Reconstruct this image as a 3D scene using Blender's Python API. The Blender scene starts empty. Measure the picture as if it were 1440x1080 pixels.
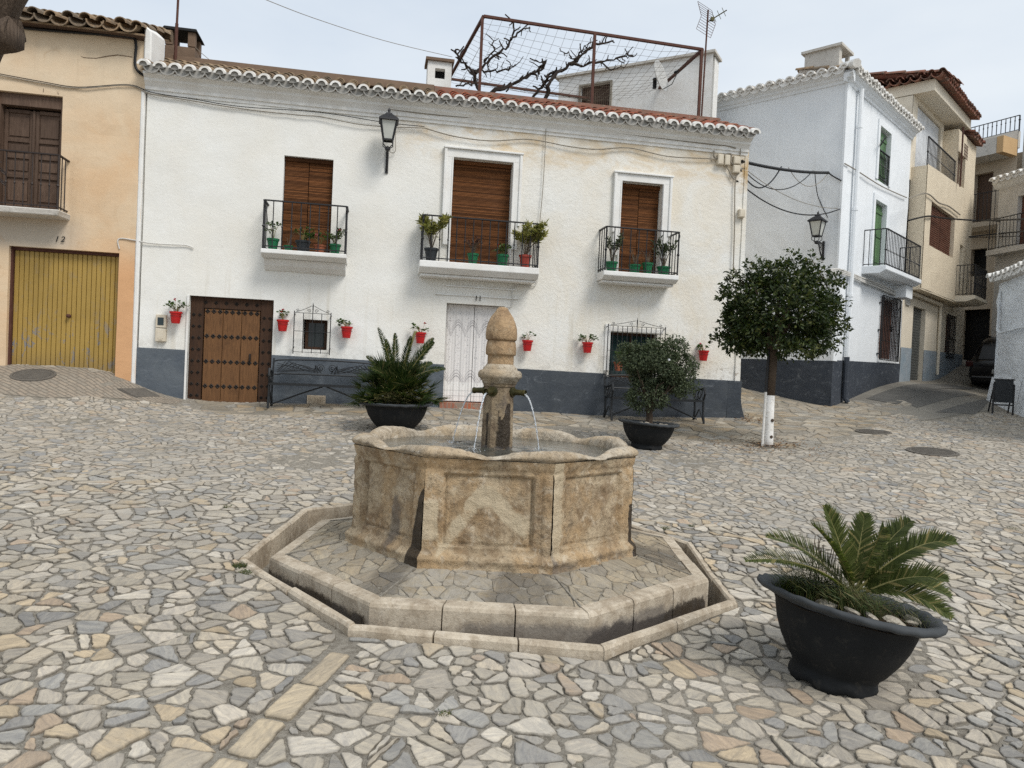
import bpy, math, random
import numpy as np
from mathutils import Vector, Matrix, noise
random.seed(7); R = math.radians; PI = math.pi
S = bpy.context.scene; COL = S.collection
U = random.uniform

# ------------------------------------------------------------------ camera
FPX, ROLL, PITCH, EYE = 1050.0, R(2.58), R(1.09), 1.55
Uw = Vector((0, math.sin(PITCH), math.cos(PITCH))); Fw = Vector((0, math.cos(PITCH), -math.sin(PITCH))); Rw = Vector((1, 0, 0))
CX = math.cos(ROLL) * Rw + math.sin(ROLL) * Uw
CY = -math.sin(ROLL) * Rw + math.cos(ROLL) * Uw
O = Vector((0, 0, EYE))
cd = bpy.data.cameras.new('camera'); cam = bpy.data.objects.new('camera', cd); COL.objects.link(cam)
M = Matrix.Identity(4)
for i in range(3): M[i][0] = CX[i]; M[i][1] = CY[i]; M[i][2] = -Fw[i]; M[i][3] = O[i]
cam.matrix_world = M
cd.sensor_fit = 'HORIZONTAL'; cd.sensor_width = 36; cd.lens = 36 * FPX / 1440; cd.clip_end = 2000; cd.clip_start = .05
S.camera = cam

def ray(x, y): return Fw + CX * ((x - 720) / FPX) - CY * ((y - 540) / FPX)
def at(x, y, Y):
    "point of the place at depth Y metres along the view of photo pixel x, y"
    d = ray(x, y); return O + d * (Y / d.y)

# ------------------------------------------------------------------ terrain (the square tilts up to the houses)
CP = [(-.1, 6, .08), (-2, 6, .155), (2, 6, 0), (0, 4, -.052), (0, 8, .20), (0, 2, -.17), (0, 0, -.28), (-5, 2, .0), (5, 2, -.36), (-5, 0, -.1), (5, 0, -.46),
      (-2, 4, .03), (2, 4, -.13), (-1.2, 4.3, .015), (.6, 4.1, -.07), (-3, 4, .065), (3, 4, -.17), (-6, 6, .29), (6, 6, -.06), (0, 10, .39), (-4, 9, .42), (4, 9, .24), (0, 12, .62), (-3, 12, .67), (4.15, 12, .53),
      (-8.38, 12.35, 1.24), (-6.75, 12.62, 1.17), (-6.2, 12.75, .93), (-5.6, 12.86, .78), (-4.2, 13.1, .77), (-1.3, 13.65, .80), (1.8, 14.2, .75), (4.6, 14.7, .80),
      (-7.5, 11, .82), (-9, 9, .75), (-10, 5, .3), (7.26, 17, 1.03), (5.68, 18.47, 1.36), (6.5, 13.4, .72), (6.3, 11.1, .55), (10.7, 16.3, 1.08), (11.2, 16.3, 1.06),
      (11.63, 18, 1.3), (10.76, 20.75, 1.70), (11.94, 22, 1.75), (13.8, 24, 1.94), (15.5, 25.8, 2.42), (14.3, 23, 1.62), (9, 13, .75), (9, 9, .3), (9, 5, -.2), (17, 28, 2.8), (12, 13, .8)]
CPa = np.array(CP)
def _k(r2): return np.where(r2 > 1e-12, r2 * np.log(np.maximum(r2, 1e-12)), 0)
_n = len(CPa); _A = np.zeros((_n + 3, _n + 3)); _d = ((CPa[:, None, :2] - CPa[None, :, :2]) ** 2).sum(-1)
_A[:_n, :_n] = _k(_d) + np.eye(_n) * .12; _A[:_n, _n] = 1; _A[:_n, _n + 1:] = CPa[:, :2]; _A[_n, :_n] = 1; _A[_n + 1:, :_n] = CPa[:, :2].T
_w = np.linalg.solve(_A, np.concatenate([CPa[:, 2], np.zeros(3)]))
def tzs(P):
    P = np.array(P, float).reshape(-1, 2); P = np.stack([np.clip(P[:, 0], -14, 19), np.clip(P[:, 1], -4, 31)], 1)
    d = ((P[:, None] - CPa[None, :, :2]) ** 2).sum(-1)
    return _k(d) @ _w[:_n] + _w[_n] + P @ _w[_n + 1:]
def tz(x, y): return float(tzs([(x, y)])[0])
def GP(px, py):
    "where the view of photo pixel px, py meets the terrain"
    d = ray(px, py); lo, hi = 1.0, 40.0; t = lo
    while t < hi:
        p = O + d * t
        if p.z < tz(p.x, p.y): break
        t += .1
    a, b = t - .1, t
    for _ in range(20):
        m = (a + b) / 2; p = O + d * m
        if p.z < tz(p.x, p.y): b = m
        else: a = m
    p = O + d * b; return Vector((p.x, p.y, tz(p.x, p.y)))

# ------------------------------------------------------------------ mesh helper
class MB:
    def __init__(s, xf=None): s.v = []; s.f = []; s.m = []; s.mi = 0; s.xf = xf; s.at = {}
    def vert(s, p):
        p = Vector(p)
        if s.xf: p = s.xf(p)
        s.v.append(p); return len(s.v) - 1
    def face(s, ix): s.f.append(tuple(ix)); s.m.append(s.mi)
    def poly(s, pts): s.face([s.vert(p) for p in pts])
    def box(s, x0, x1, y0, y1, z0, z1):
        b = [s.vert(p) for p in ((x0, y0, z0), (x1, y0, z0), (x1, y1, z0), (x0, y1, z0), (x0, y0, z1), (x1, y0, z1), (x1, y1, z1), (x0, y1, z1))]
        for q in ((0, 3, 2, 1), (4, 5, 6, 7), (0, 1, 5, 4), (1, 2, 6, 5), (2, 3, 7, 6), (3, 0, 4, 7)): s.face([b[i] for i in q])
        return s
    def hull8(s, pts):
        b = [s.vert(p) for p in pts]
        for q in ((0, 3, 2, 1), (4, 5, 6, 7), (0, 1, 5, 4), (1, 2, 6, 5), (2, 3, 7, 6), (3, 0, 4, 7)): s.face([b[i] for i in q])
    def bar(s, a, b, w, t=None, up=(0, 0, 1)):
        "rectangular bar from a to b, w wide and t thick"
        a = Vector(a); b = Vector(b); t = t or w; d = (b - a).normalized(); u = Vector(up)
        if abs(d.dot(u)) > .98: u = Vector((0, 1, 0))
        r = d.cross(u).normalized() * (w / 2); q = r.cross(d).normalized() * (t / 2)
        s.hull8([a - r - q, a + r - q, a + r + q, a - r + q, b - r - q, b + r - q, b + r + q, b - r + q])
    def tube(s, pts, r, n=6, cap=True):
        pts = [Vector(p) for p in pts]; m = len(pts); rs = r if isinstance(r, (list, tuple)) else [r] * m
        prev = None; rings = []
        for i, p in enumerate(pts):
            d = (pts[min(i + 1, m - 1)] - pts[max(i - 1, 0)])
            if d.length < 1e-9: d = Vector((0, 0, 1))
            d.normalize()
            if prev is None: u = d.orthogonal().normalized()
            else:
                u = prev - d * prev.dot(d)
                u = u.normalized() if u.length > 1e-6 else d.orthogonal().normalized()
            prev = u; w = d.cross(u)
            rings.append([s.vert(p + (u * math.cos(2 * PI * k / n) + w * math.sin(2 * PI * k / n)) * rs[i]) for k in range(n)])
        for a, b in zip(rings, rings[1:]):
            for k in range(n): s.face((a[k], a[(k + 1) % n], b[(k + 1) % n], b[k]))
        if cap: s.face(rings[0][::-1]); s.face(rings[-1])
        return s
    def lathe(s, prof, n=24, c=(0, 0, 0), rf=None, zf=None, cap=True):
        rings = []
        for (r, z) in prof:
            ring = []
            for k in range(n):
                a = 2 * PI * k / n; rr = r * (rf(a, z) if rf else 1); zz = z + (zf(a, r) if zf else 0)
                ring.append(s.vert((c[0] + rr * math.cos(a), c[1] + rr * math.sin(a), c[2] + zz)))
            rings.append(ring)
        for a, b in zip(rings, rings[1:]):
            for k in range(n): s.face((a[k], a[(k + 1) % n], b[(k + 1) % n], b[k]))
        if cap: s.face(rings[0][::-1]); s.face(rings[-1])
        return s
    def leaf(s, p, d, nrm, L, W, fold=.25):
        d = d.normalized(); side = d.cross(nrm)
        side = side.normalized() if side.length > 1e-5 else d.orthogonal().normalized()
        up = side.cross(d); m = p + d * L * .5 + up * (fold * W)
        a = s.vert(p); b = s.vert(m - side * W / 2); c = s.vert(p + d * L); e = s.vert(m + side * W / 2)
        s.face((a, b, c)); s.face((a, c, e))
    def blade(s, p, q, w, side):
        "narrow blade from p to q"
        side = side.normalized() * w / 2; m = (p + q) / 2 + (q - p) * -.12
        i = [s.vert(x) for x in (p - side * .5, p + side * .5, m + side, q, m - side)]; s.face(i)
    def build(s, name, mats, parent=None, smooth=False, bevel=0, loc=None, rot=None, seg=1, angle=None):
        me = bpy.data.meshes.new(name); me.from_pydata([tuple(v) for v in s.v], [], s.f)
        mats = mats if isinstance(mats, (list, tuple)) else [mats]
        for m in mats: me.materials.append(m)
        if len(mats) > 1: me.polygons.foreach_set('material_index', s.m)
        if smooth: me.polygons.foreach_set('use_smooth', [True] * len(s.f))
        for k, val in s.at.items():
            a = me.attributes.new(k, 'FLOAT', 'POINT'); a.data.foreach_set('value', val)
        me.validate(); me.update()
        o = bpy.data.objects.new(name, me); COL.objects.link(o)
        if parent: o.parent = parent
        if loc is not None: o.location = loc
        if rot is not None: o.rotation_euler = rot
        if bevel:
            b = o.modifiers.new('bevel', 'BEVEL'); b.width = bevel; b.segments = seg; b.limit_method = 'ANGLE'; b.angle_limit = R(40)
        return o

def tag(o, label=None, cat=None, group=None, kind=None):
    if label: o['label'] = label
    if cat: o['category'] = cat
    if group: o['group'] = group
    if kind: o['kind'] = kind
    return o
def thing(name, label, cat, loc=(0, 0, 0), rz=0, group=None, rot=None):
    o = bpy.data.objects.new(name, None); COL.objects.link(o); o.location = loc; o.rotation_euler = rot or (0, 0, rz); o.empty_display_size = .2
    return tag(o, label, cat, group)

# ------------------------------------------------------------------ materials
class NT:
    def __init__(s, name):
        m = bpy.data.materials.new(name); m.use_nodes = True; s.m = m; s.t = m.node_tree; s.n = s.t.nodes; s.l = s.t.links
        s.b = s.n['Principled BSDF']; s.out = s.n['Material Output']; s.tc = s.n.new('ShaderNodeTexCoord').outputs['Object']
    def put(s, sock, val):
        if isinstance(val, bpy.types.NodeSocket): s.l.new(val, sock)
        elif isinstance(val, (tuple, list)) and len(val) == 3 and sock.type == 'RGBA': sock.default_value = (*val, 1)
        else: sock.default_value = val
    def map(s, scale=(1, 1, 1), rot=(0, 0, 0), vec=None):
        n = s.n.new('ShaderNodeMapping'); s.put(n.inputs['Vector'], vec or s.tc); n.inputs['Scale'].default_value = scale if isinstance(scale, tuple) else (scale,) * 3
        n.inputs['Rotation'].default_value = rot; return n.outputs[0]
    def noise(s, scale, detail=4, rough=.55, vec=None, dist=0):
        n = s.n.new('ShaderNodeTexNoise'); s.put(n.inputs['Vector'], vec or s.tc); n.inputs['Scale'].default_value = scale; n.inputs['Detail'].default_value = detail
        n.inputs['Roughness'].default_value = rough; n.inputs['Distortion'].default_value = dist; return n.outputs['Fac']
    def vor(s, scale, feature='F1', vec=None, out='Distance', rand=1):
        n = s.n.new('ShaderNodeTexVoronoi'); n.feature = feature; s.put(n.inputs['Vector'], vec or s.tc); n.inputs['Scale'].default_value = scale; n.inputs['Randomness'].default_value = rand; return n.outputs[out]
    def wave(s, scale, vec=None, dir='X', prof='SIN', dist=0, detail=2):
        n = s.n.new('ShaderNodeTexWave'); n.bands_direction = dir; n.wave_profile = prof; s.put(n.inputs['Vector'], vec or s.tc); n.inputs['Scale'].default_value = scale; n.inputs['Distortion'].default_value = dist; n.inputs['Detail'].default_value = detail; return n.outputs['Fac']
    def ramp(s, fac, stops, interp='LINEAR'):
        n = s.n.new('ShaderNodeValToRGB'); n.color_ramp.interpolation = interp; e = n.color_ramp.elements
        while len(e) < len(stops): e.new(.5)
        for i, (p, c) in enumerate(stops): e[i].position = p; e[i].color = (c, c, c, 1) if isinstance(c, (int, float)) else (*c, 1)
        s.put(n.inputs[0], fac); return n.outputs[0]
    def mix(s, fac, a, b, mode='MIX'):
        n = s.n.new('ShaderNodeMix'); n.data_type = 'RGBA'; n.blend_type = mode; s.put(n.inputs[0], fac); s.put(n.inputs[6], a); s.put(n.inputs[7], b); return n.outputs[2]
    def math(s, op, a, b=0, clamp=False):
        n = s.n.new('ShaderNodeMath'); n.operation = op; n.use_clamp = clamp; s.put(n.inputs[0], a); s.put(n.inputs[1], b); return n.outputs[0]
    def rng(s, v, a, b, c=0, d=1):
        n = s.n.new('ShaderNodeMapRange'); n.interpolation_type = 'SMOOTHSTEP'; s.put(n.inputs[0], v)
        for i, x in enumerate((a, b, c, d)): n.inputs[i + 1].default_value = x
        return n.outputs[0]
    def sep(s, vec=None):
        n = s.n.new('ShaderNodeSeparateXYZ'); s.put(n.inputs[0], vec or s.tc); return n.outputs
    def attr(s, name):
        n = s.n.new('ShaderNodeAttribute'); n.attribute_name = name; return n.outputs['Fac']
    def isl(s): return s.n.new('ShaderNodeNewGeometry').outputs['Random Per Island']
    def obr(s): return s.n.new('ShaderNodeObjectInfo').outputs['Random']
    def bump(s, h, strength=.3, dist=.02, prev=None):
        n = s.n.new('ShaderNodeBump'); s.put(n.inputs['Height'], h); n.inputs['Strength'].default_value = strength; n.inputs['Distance'].default_value = dist
        if prev: s.l.new(prev, n.inputs['Normal'])
        return n.outputs[0]
    def fin(s, col=None, rough=.8, nrm=None, metal=0, spec=.3):
        if col is not None: s.put(s.b.inputs['Base Color'], col)
        s.put(s.b.inputs['Roughness'], rough); s.b.inputs['Metallic'].default_value = metal; s.b.inputs['Specular IOR Level'].default_value = spec
        if nrm is not None: s.l.new(nrm, s.b.inputs['Normal'])
        return s.m

def mottled(name, c1, c2, sc=3, rough=.85, bs=.3, bsc=30, bd=.01, c3=None, metal=0, spec=.3, fine=None):
    t = NT(name); f = t.ramp(t.noise(sc, 6, .62), [(.32, 0), (.68, 1)]); c = t.mix(f, c1, c2)
    if c3: c = t.mix(t.ramp(t.noise(sc * 3.7, 5, .7, dist=.4), [(.56, 0), (.7, 1)]), c, c3)
    if fine: c = t.mix(fine, c, t.mix(t.noise(sc * 25, 3), (.5, .5, .5), (1, 1, 1)), 'MULTIPLY')
    return t.fin(c, rough, t.bump(t.noise(bsc, 5, .6), bs, bd), metal, spec)

def m_whitewash():
    t = NT('whitewash_plaster'); x, y, z = t.sep()
    c = t.mix(t.ramp(t.noise(.7, 5, .6), [(.35, 0), (.7, 1)]), (.80, .80, .77), (.75, .725, .66))
    warm = t.math('MULTIPLY', t.rng(x, 3.5, 9.5), t.ramp(t.noise(.9, 5, .65, dist=.6), [(.38, 0), (.62, .75)]))
    c = t.mix(warm, c, (.73, .665, .55))
    band = t.math('MULTIPLY', t.math('MULTIPLY', t.rng(z, 5.15, 5.6), t.rng(x, 3.6, 5)), t.ramp(t.noise(1.6, 6, .7, vec=t.map((1, 1, 2.2)), dist=.5), [(.42, 0), (.66, .8)]))
    c = t.mix(band, c, (.62, .47, .28))
    stre = t.ramp(t.noise(6, 4, .6, vec=t.map((1, 1, .06))), [(.55, 0), (.75, .55)])
    low = t.math('MULTIPLY', t.math('SUBTRACT', 1, t.rng(z, 2.6, 3.4)), stre)
    c = t.mix(t.math('MULTIPLY', low, .85), c, (.50, .44, .33)); spl = t.math('MULTIPLY', t.math('SUBTRACT', 1, t.rng(z, 1.55, 1.95)), t.ramp(t.noise(7, 6, .75), [(.46, 0), (.62, .5)])); c = t.mix(spl, c, (.46, .44, .41))
    corner = t.math('MULTIPLY', t.rng(x, 10.5, 10.95), t.math('MULTIPLY', t.rng(z, 4.9, 5.8), t.ramp(t.noise(4, 5, .7), [(.45, 0), (.6, 1)])))
    c = t.mix(corner, c, (.45, .30, .13))
    fl = t.math('MULTIPLY', t.ramp(t.noise(14, 6, .75, dist=.5), [(.57, 0), (.63, 1)]), t.math('MULTIPLY', t.math('SUBTRACT', 1, t.rng(z, 1.75, 2.0)), t.rng(x, 9.2, 10.1)))
    c = t.mix(t.math('MULTIPLY', fl, .7), c, (.30, .25, .19))
    sp = t.ramp(t.noise(22, 4, .8), [(.70, 0), (.76, .5)]); c = t.mix(sp, c, (.58, .53, .45))
    fine = t.math('ADD', t.noise(13, 7, .68, dist=.4), t.math('MULTIPLY', t.noise(55, 4, .65), .45))
    amt = t.math('ADD', .45, t.math('MULTIPLY', t.rng(x, 3.5, 5.5), .55)); h = t.math('ADD', t.math('MULTIPLY', fine, amt), t.math('MULTIPLY', t.noise(3.2, 4, .5), .8))
    return t.fin(c, .92, t.bump(h, .55, .022), spec=.15)
def m_plain_white(name, c1=(.80, .81, .81), c2=(.74, .755, .76), bs=.35, sc=1.2, bsc=9):
    t = NT(name); c = t.mix(t.ramp(t.noise(sc, 5, .6), [(.35, 0), (.7, 1)]), c1, c2)
    c = t.mix(t.ramp(t.noise(5, 4, .6, vec=t.map((1, 1, .05))), [(.58, 0), (.8, .35)]), c, (.56, .55, .52))
    return t.fin(c, .9, t.bump(t.noise(bsc, 6, .65, dist=.4), bs, .06 if bs >= 1 else .02), spec=.15)
def m_wainscot(name='slate_paint', c1=(.082, .098, .118), c2=(.125, .142, .158)):
    t = NT(name); x, y, z = t.sep()
    c = t.mix(t.ramp(t.noise(2.2, 6, .65, dist=.8), [(.35, 0), (.7, 1)]), c1, c2)
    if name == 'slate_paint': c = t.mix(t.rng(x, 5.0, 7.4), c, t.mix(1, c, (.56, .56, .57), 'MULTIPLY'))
    c = t.mix(t.ramp(t.noise(3.5, 6, .7, vec=t.map((1, 1, 2)), dist=1.2), [(.56, 0), (.75, .6)]), c, (.22, .24, .26))
    c = t.mix(t.ramp(t.noise(16, 5, .75), [(.66, 0), (.74, .5)]), c, (.33, .32, .30))
    return t.fin(c, .8, t.bump(t.noise(9, 6, .65, dist=.4), .5, .025), spec=.25)
def m_ochre():
    t = NT('ochre_render'); x, y, z = t.sep()
    c = t.mix(t.ramp(t.noise(.9, 6, .65, dist=.6), [(.35, 0), (.65, 1)]), (.66, .462, .285), (.69, .545, .38))
    up = t.math('MULTIPLY', t.rng(z, 5.0, 6.2), t.ramp(t.noise(.8, 5, .6), [(.3, .3), (.6, 1)])); c = t.mix(up, c, (.69, .565, .41))
    lowr = t.math('MULTIPLY', t.math('SUBTRACT', 1, t.rng(z, 2.8, 3.6)), t.rng(x, -.8, -.3)); c = t.mix(lowr, c, (.62, .36, .19))
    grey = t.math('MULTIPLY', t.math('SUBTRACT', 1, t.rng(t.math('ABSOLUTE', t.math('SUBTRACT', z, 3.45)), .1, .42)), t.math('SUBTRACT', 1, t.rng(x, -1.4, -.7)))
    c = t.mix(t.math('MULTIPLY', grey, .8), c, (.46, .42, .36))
    c = t.mix(t.ramp(t.noise(3, 6, .75, dist=.7), [(.60, 0), (.72, .45)]), c, (.46, .29, .15))
    c = t.mix(t.ramp(t.noise(5, 4, .6, vec=t.map((1, 1, .08))), [(.6, 0), (.8, .3)]), c, (.40, .30, .2))
    return t.fin(c, .92, t.bump(t.noise(14, 6, .65), .35, .015), spec=.12)
def m_stone(name, base, dark, pale, tan=None, attrs=False, bs=.5, pit=.5):
    t = NT(name)
    c = t.mix(t.ramp(t.noise(6, 7, .7, dist=.6), [(.42, 0), (.60, 1)]), base, dark)
    if tan: c = t.mix(t.ramp(t.noise(3.1, 5, .6, dist=.3), [(.45, 0), (.62, .9)]), c, tan)
    c = t.mix(t.ramp(t.noise(11, 6, .7, dist=.6), [(.54, 0), (.68, .75)]), c, pale)
    c = t.mix(t.ramp(t.noise(34, 5, .75), [(.53, 0), (.63, pit)]), c, (.12, .09, .06)); c = t.mix(t.ramp(t.noise(2.2, 6, .7, dist=.7), [(.50, 0), (.68, .55)]), c, t.mix(1, c, (.5, .46, .42), 'MULTIPLY'))
    c = t.mix(t.ramp(t.noise(9, 6, .75, dist=.8), [(.56, 0), (.66, .75 * pit)]), c, (.12, .095, .07))
    h = t.math('ADD', t.noise(18, 7, .75), t.math('MULTIPLY', t.noise(70, 4, .7), .5))
    rough = .85
    if attrs:
        edge = t.math('ADD', t.math('MULTIPLY', t.noise(9, 6, .72, dist=.5), .7), t.math('MULTIPLY', t.noise(48, 4, .7), .3))
        pl = t.rng(t.math('ADD', t.attr('pale'), t.math('MULTIPLY', t.math('SUBTRACT', edge, .5), .9)), .4, .62); c = t.mix(t.math('MULTIPLY', pl, .8), c, (.56, .47, .33))
        st = t.rng(t.math('ADD', t.attr('stain'), t.math('MULTIPLY', t.math('SUBTRACT', edge, .5), .9)), .4, .62); c = t.mix(t.math('MULTIPLY', st, .93), c, (.028, .02, .013))
        gr = t.rng(t.math('ADD', t.attr('grime'), t.math('MULTIPLY', t.math('SUBTRACT', edge, .5), 1.2)), .35, .75); c = t.mix(t.math('MULTIPLY', gr, .65), c, (.11, .10, .095))
        rough = t.math('SUBTRACT', .88, t.math('MULTIPLY', st, .6))
    return t.fin(c, rough, t.bump(h, bs, .02), spec=.25)
def m_paving(name, stops, bs=.35, cover=True, edge=.85, wet=False, mortar=(.30, .28, .245)):
    t = NT(name); i = t.isl()
    c = t.ramp(i, stops, 'CONSTANT')
    shift = t.n.new('ShaderNodeVectorMath'); shift.operation = 'ADD'; t.put(shift.inputs[0], t.tc)
    cmb = t.n.new('ShaderNodeCombineXYZ'); 
    for k, q in enumerate((37., 91., 53.)): t.put(cmb.inputs[k], t.math('MULTIPLY', i, q))
    t.put(shift.inputs[1], cmb.outputs[0]); vr = t.n.new('ShaderNodeVectorRotate'); vr.rotation_type = 'Z_AXIS'; t.put(vr.inputs['Vector'], shift.outputs[0]); t.put(vr.inputs['Angle'], t.math('MULTIPLY', i, 300.))
    v = vr.outputs[0]
    vein = t.noise(9, 6, .65, vec=t.map((1, 4.5, 1), vec=v), dist=.6)
    c = t.mix(t.ramp(vein, [(.34, 0), (.66, 1)]), t.mix(1, c, (.74, .74, .76), 'MULTIPLY'), t.mix(1, c, (1.16, 1.13, 1.08), 'MULTIPLY'))
    c = t.mix(t.ramp(t.noise(26, 5, .7, vec=v), [(.58, 0), (.72, .55)]), c, t.mix(1, c, (.62, .58, .52), 'MULTIPLY'))
    br = t.math('FRACT', t.math('MULTIPLY', i, 57.31)); c = t.mix(1, c, t.ramp(br, [(0, .80), (1, 1.10)]), 'MULTIPLY')
    if cover:
        mk = t.math('MULTIPLY', t.ramp(t.noise(.42, 3, .5), [(.47, 0), (.66, 1)]), t.ramp(t.noise(13, 5, .7), [(.36, 0), (.58, 1)]))
        c = t.mix(t.math('MULTIPLY', mk, .72), c, t.mix(t.noise(40, 3), mortar, tuple(1.25 * q for q in mortar)))
        dk = t.ramp(t.noise(1.3, 5, .65, dist=.5), [(.56, 0), (.72, .4)]); c = t.mix(dk, c, t.mix(1, c, (.55, .53, .5), 'MULTIPLY'))
    ed = t.math('MULTIPLY', t.attr('edge'), t.ramp(t.noise(19, 4, .7), [(.3, .35), (.65, 1)])); c = t.mix(t.math('MULTIPLY', ed, edge), c, (.085, .075, .06))
    c = t.mix(t.ramp(t.noise(75, 4, .75), [(.55, 0), (.72, .5)]), c, t.mix(1, c, (.5, .47, .43), 'MULTIPLY'))
    c = t.mix(t.math('MULTIPLY', t.rng(t.attr('wet'), .35, .75), .6), c, t.mix(1, c, (.28, .28, .30), 'MULTIPLY'))
    return t.fin(c, t.math('SUBTRACT', .78, t.math('MULTIPLY', t.attr('wet'), .3)), t.bump(t.math('ADD', vein, t.math('MULTIPLY', t.noise(60, 5, .7), .6)), bs, .008), spec=.3)
def m_mortar():
    t = NT('mortar'); c = t.mix(t.ramp(t.noise(1.1, 6, .65, dist=.4), [(.35, 0), (.65, 1)]), (.245, .224, .188), (.34, .312, .264))
    c = t.mix(t.ramp(t.noise(26, 6, .8), [(.42, .0), (.62, .75)]), c, (.125, .108, .086)); c = t.mix(t.ramp(t.vor(70), [(.08, .7), (.25, 0)]), c, (.40, .37, .31))
    c = t.mix(t.ramp(t.noise(.9, 4, .6), [(.6, 0), (.75, .25)]), c, (.10, .12, .06))
    return t.fin(c, .95, t.bump(t.noise(90, 5, .75), .8, .012), spec=.1)
def m_tiles(name, cols):
    t = NT(name); c = t.ramp(t.isl(), cols, 'CONSTANT')
    c = t.mix(t.ramp(t.noise(7, 6, .7), [(.45, 0), (.65, .8)]), c, (.13, .105, .08))
    c = t.mix(t.ramp(t.noise(19, 5, .7), [(.58, 0), (.7, .7)]), c, (.34, .31, .24))
    return t.fin(c, .92, t.bump(t.noise(40, 5), .4, .01), spec=.1)
def m_wood(name, c1, c2, axis=(9, 9, .8), bs=.4, rough=.75):
    t = NT(name); n = t.noise(4, 6, .65, vec=t.map(axis), dist=1.2)
    c = t.mix(t.ramp(n, [(.3, 0), (.7, 1)]), c1, c2)
    c = t.mix(1, c, t.ramp(t.isl(), [(0, .75), (1, 1.15)]), 'MULTIPLY')
    c = t.mix(t.ramp(t.noise(3, 5, .7), [(.55, 0), (.75, .6)]), c, tuple(.5 * q for q in c1))
    return t.fin(c, rough, t.bump(n, bs, .01), spec=.3)
def m_blind():
    t = NT('cane_blind'); x, y, z = t.sep()
    w = t.wave(14, vec=t.map((.05, 1, 1)), dir='Z', dist=.6); n = t.noise(3, 5, .7, vec=t.map((1.5, 1, 22)))
    c = t.mix(t.ramp(n, [(.3, 0), (.7, 1)]), (.095, .036, .013), (.19, .076, .026)); c = t.mix(1, c, t.ramp(t.isl(), [(0, .45), (1, 1.35)]), 'MULTIPLY')
    c = t.mix(t.ramp(t.noise(1.2, 4, .6), [(.5, 0), (.75, .45)]), c, (.19, .085, .04))
    return t.fin(c, .8, t.bump(w, .7, .01), spec=.2)
def m_paint(name, c, rough=.45, chip=None, sc=4, dirt=.35, metal=0):
    t = NT(name); col = t.mix(t.ramp(t.noise(sc, 5, .65), [(.35, 0), (.7, 1)]), c, tuple(q * .72 for q in c))
    if chip: col = t.mix(t.ramp(t.noise(sc * 4, 6, .75, dist=.4), [(.645, 0), (.68, 1)]), col, chip)
    return t.fin(col, rough, t.bump(t.noise(30, 4), .15, .01), metal, .4)
def m_garage():
    t = NT('yellow_paint'); x, y, z = t.sep()
    c = t.mix(t.ramp(t.noise(2.2, 6, .65, vec=t.map((1, 1, .5))), [(.35, 0), (.7, 1)]), (.39, .255, .062), (.30, .195, .045))
    lowm = t.math('SUBTRACT', 1, t.rng(z, 1.5, 2.3, 0, .85)); 
    c = t.mix(t.math('MULTIPLY', t.ramp(t.noise(7, 6, .72, vec=t.map((1, 1, .5)), dist=.5), [(.565, 0), (.60, 1)]), lowm), c, (.20, .20, .21))
    c = t.mix(t.ramp(t.noise(24, 5, .75), [(.68, 0), (.71, 1)]), c, (.14, .085, .04))
    c = t.mix(t.math('SUBTRACT', 1, t.rng(z, 1.2, 1.65, .45, 1)), c, (.22, .15, .06))
    return t.fin(c, .55, t.bump(t.noise(20, 4), .15, .01), spec=.4)
def m_leaf(name, stops, rough=.5, trans=.22, spec=.4):
    t = NT(name); c = t.ramp(t.isl(), stops); c = t.mix(t.ramp(t.noise(2.4, 3), [(.35, 0), (.65, .6)]), c, t.mix(1, c, (.62, .66, .55), 'MULTIPLY'))
    t.fin(c, rough, None, 0, spec); tr = t.n.new('ShaderNodeBsdfTranslucent'); t.put(tr.inputs[0], t.mix(1, c, (1.3, 1.5, .6), 'MULTIPLY'))
    mx = t.n.new('ShaderNodeMixShader'); mx.inputs[0].default_value = trans; t.l.new(t.b.outputs[0], mx.inputs[1]); t.l.new(tr.outputs[0], mx.inputs[2]); t.l.new(mx.outputs[0], t.out.inputs[0]); return t.m
def m_lace():
    t = NT('lace_curtain'); x, y, z = t.sep()
    arch = t.math('ABSOLUTE', t.math('SINE', t.math('MULTIPLY', x, 11.8)))            # scalloped arcs hanging between the folds
    def band(z0, amp, w): return t.math('LESS_THAN', t.math('ABSOLUTE', t.math('SUBTRACT', t.math('SUBTRACT', z, z0), t.math('MULTIPLY', arch, amp))), w)
    p = 0
    for z0, amp, w in ((1.22, .17, .012), (1.27, .17, .009), (1.33, .17, .007), (2.12, .22, .011), (2.17, .22, .009), (2.23, .20, .007), (1.02, 0, .006), (1.12, 0, .005)):
        b = band(z0, amp, w); p = b if p == 0 else t.math('MAXIMUM', p, b)
    dots = t.math('MULTIPLY', t.math('LESS_THAN', t.vor(30), .28), t.math('MULTIPLY', t.rng(z, 1.5, 1.6), t.ramp(t.wave(1.87, vec=t.map((1, 0, 0)), dir='X'), [(.4, 0), (.6, 1)])))
    p = t.math('MAXIMUM', p, t.math('MULTIPLY', dots, .8))
    c = t.mix(t.math('MULTIPLY', p, .72), (.70, .68, .665), (.24, .23, .24)); c = t.mix(t.math('LESS_THAN', z, 1.28), c, t.mix(t.math('MULTIPLY', p, .6), (.78, .77, .75), (.36, .35, .35)))
    return t.fin(c, .9, t.bump(t.vor(120), .2, .003), spec=.1)
def m_glass(name, c=(.02, .025, .025), rough=.08):
    t = NT(name); return t.fin(c, rough, None, 0, .35)
def m_water():
    t = NT('basin_water'); h = t.math('ADD', t.noise(7, 4, .6, dist=.8), t.math('MULTIPLY', t.noise(22, 3, .6, dist=.5), .5))
    c = t.mix(t.ramp(t.noise(3, 4), [(.4, 0), (.7, 1)]), (.055, .055, .045), (.10, .10, .09))
    return t.fin(c, .06, t.bump(h, .32, .03), spec=.5)
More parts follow.
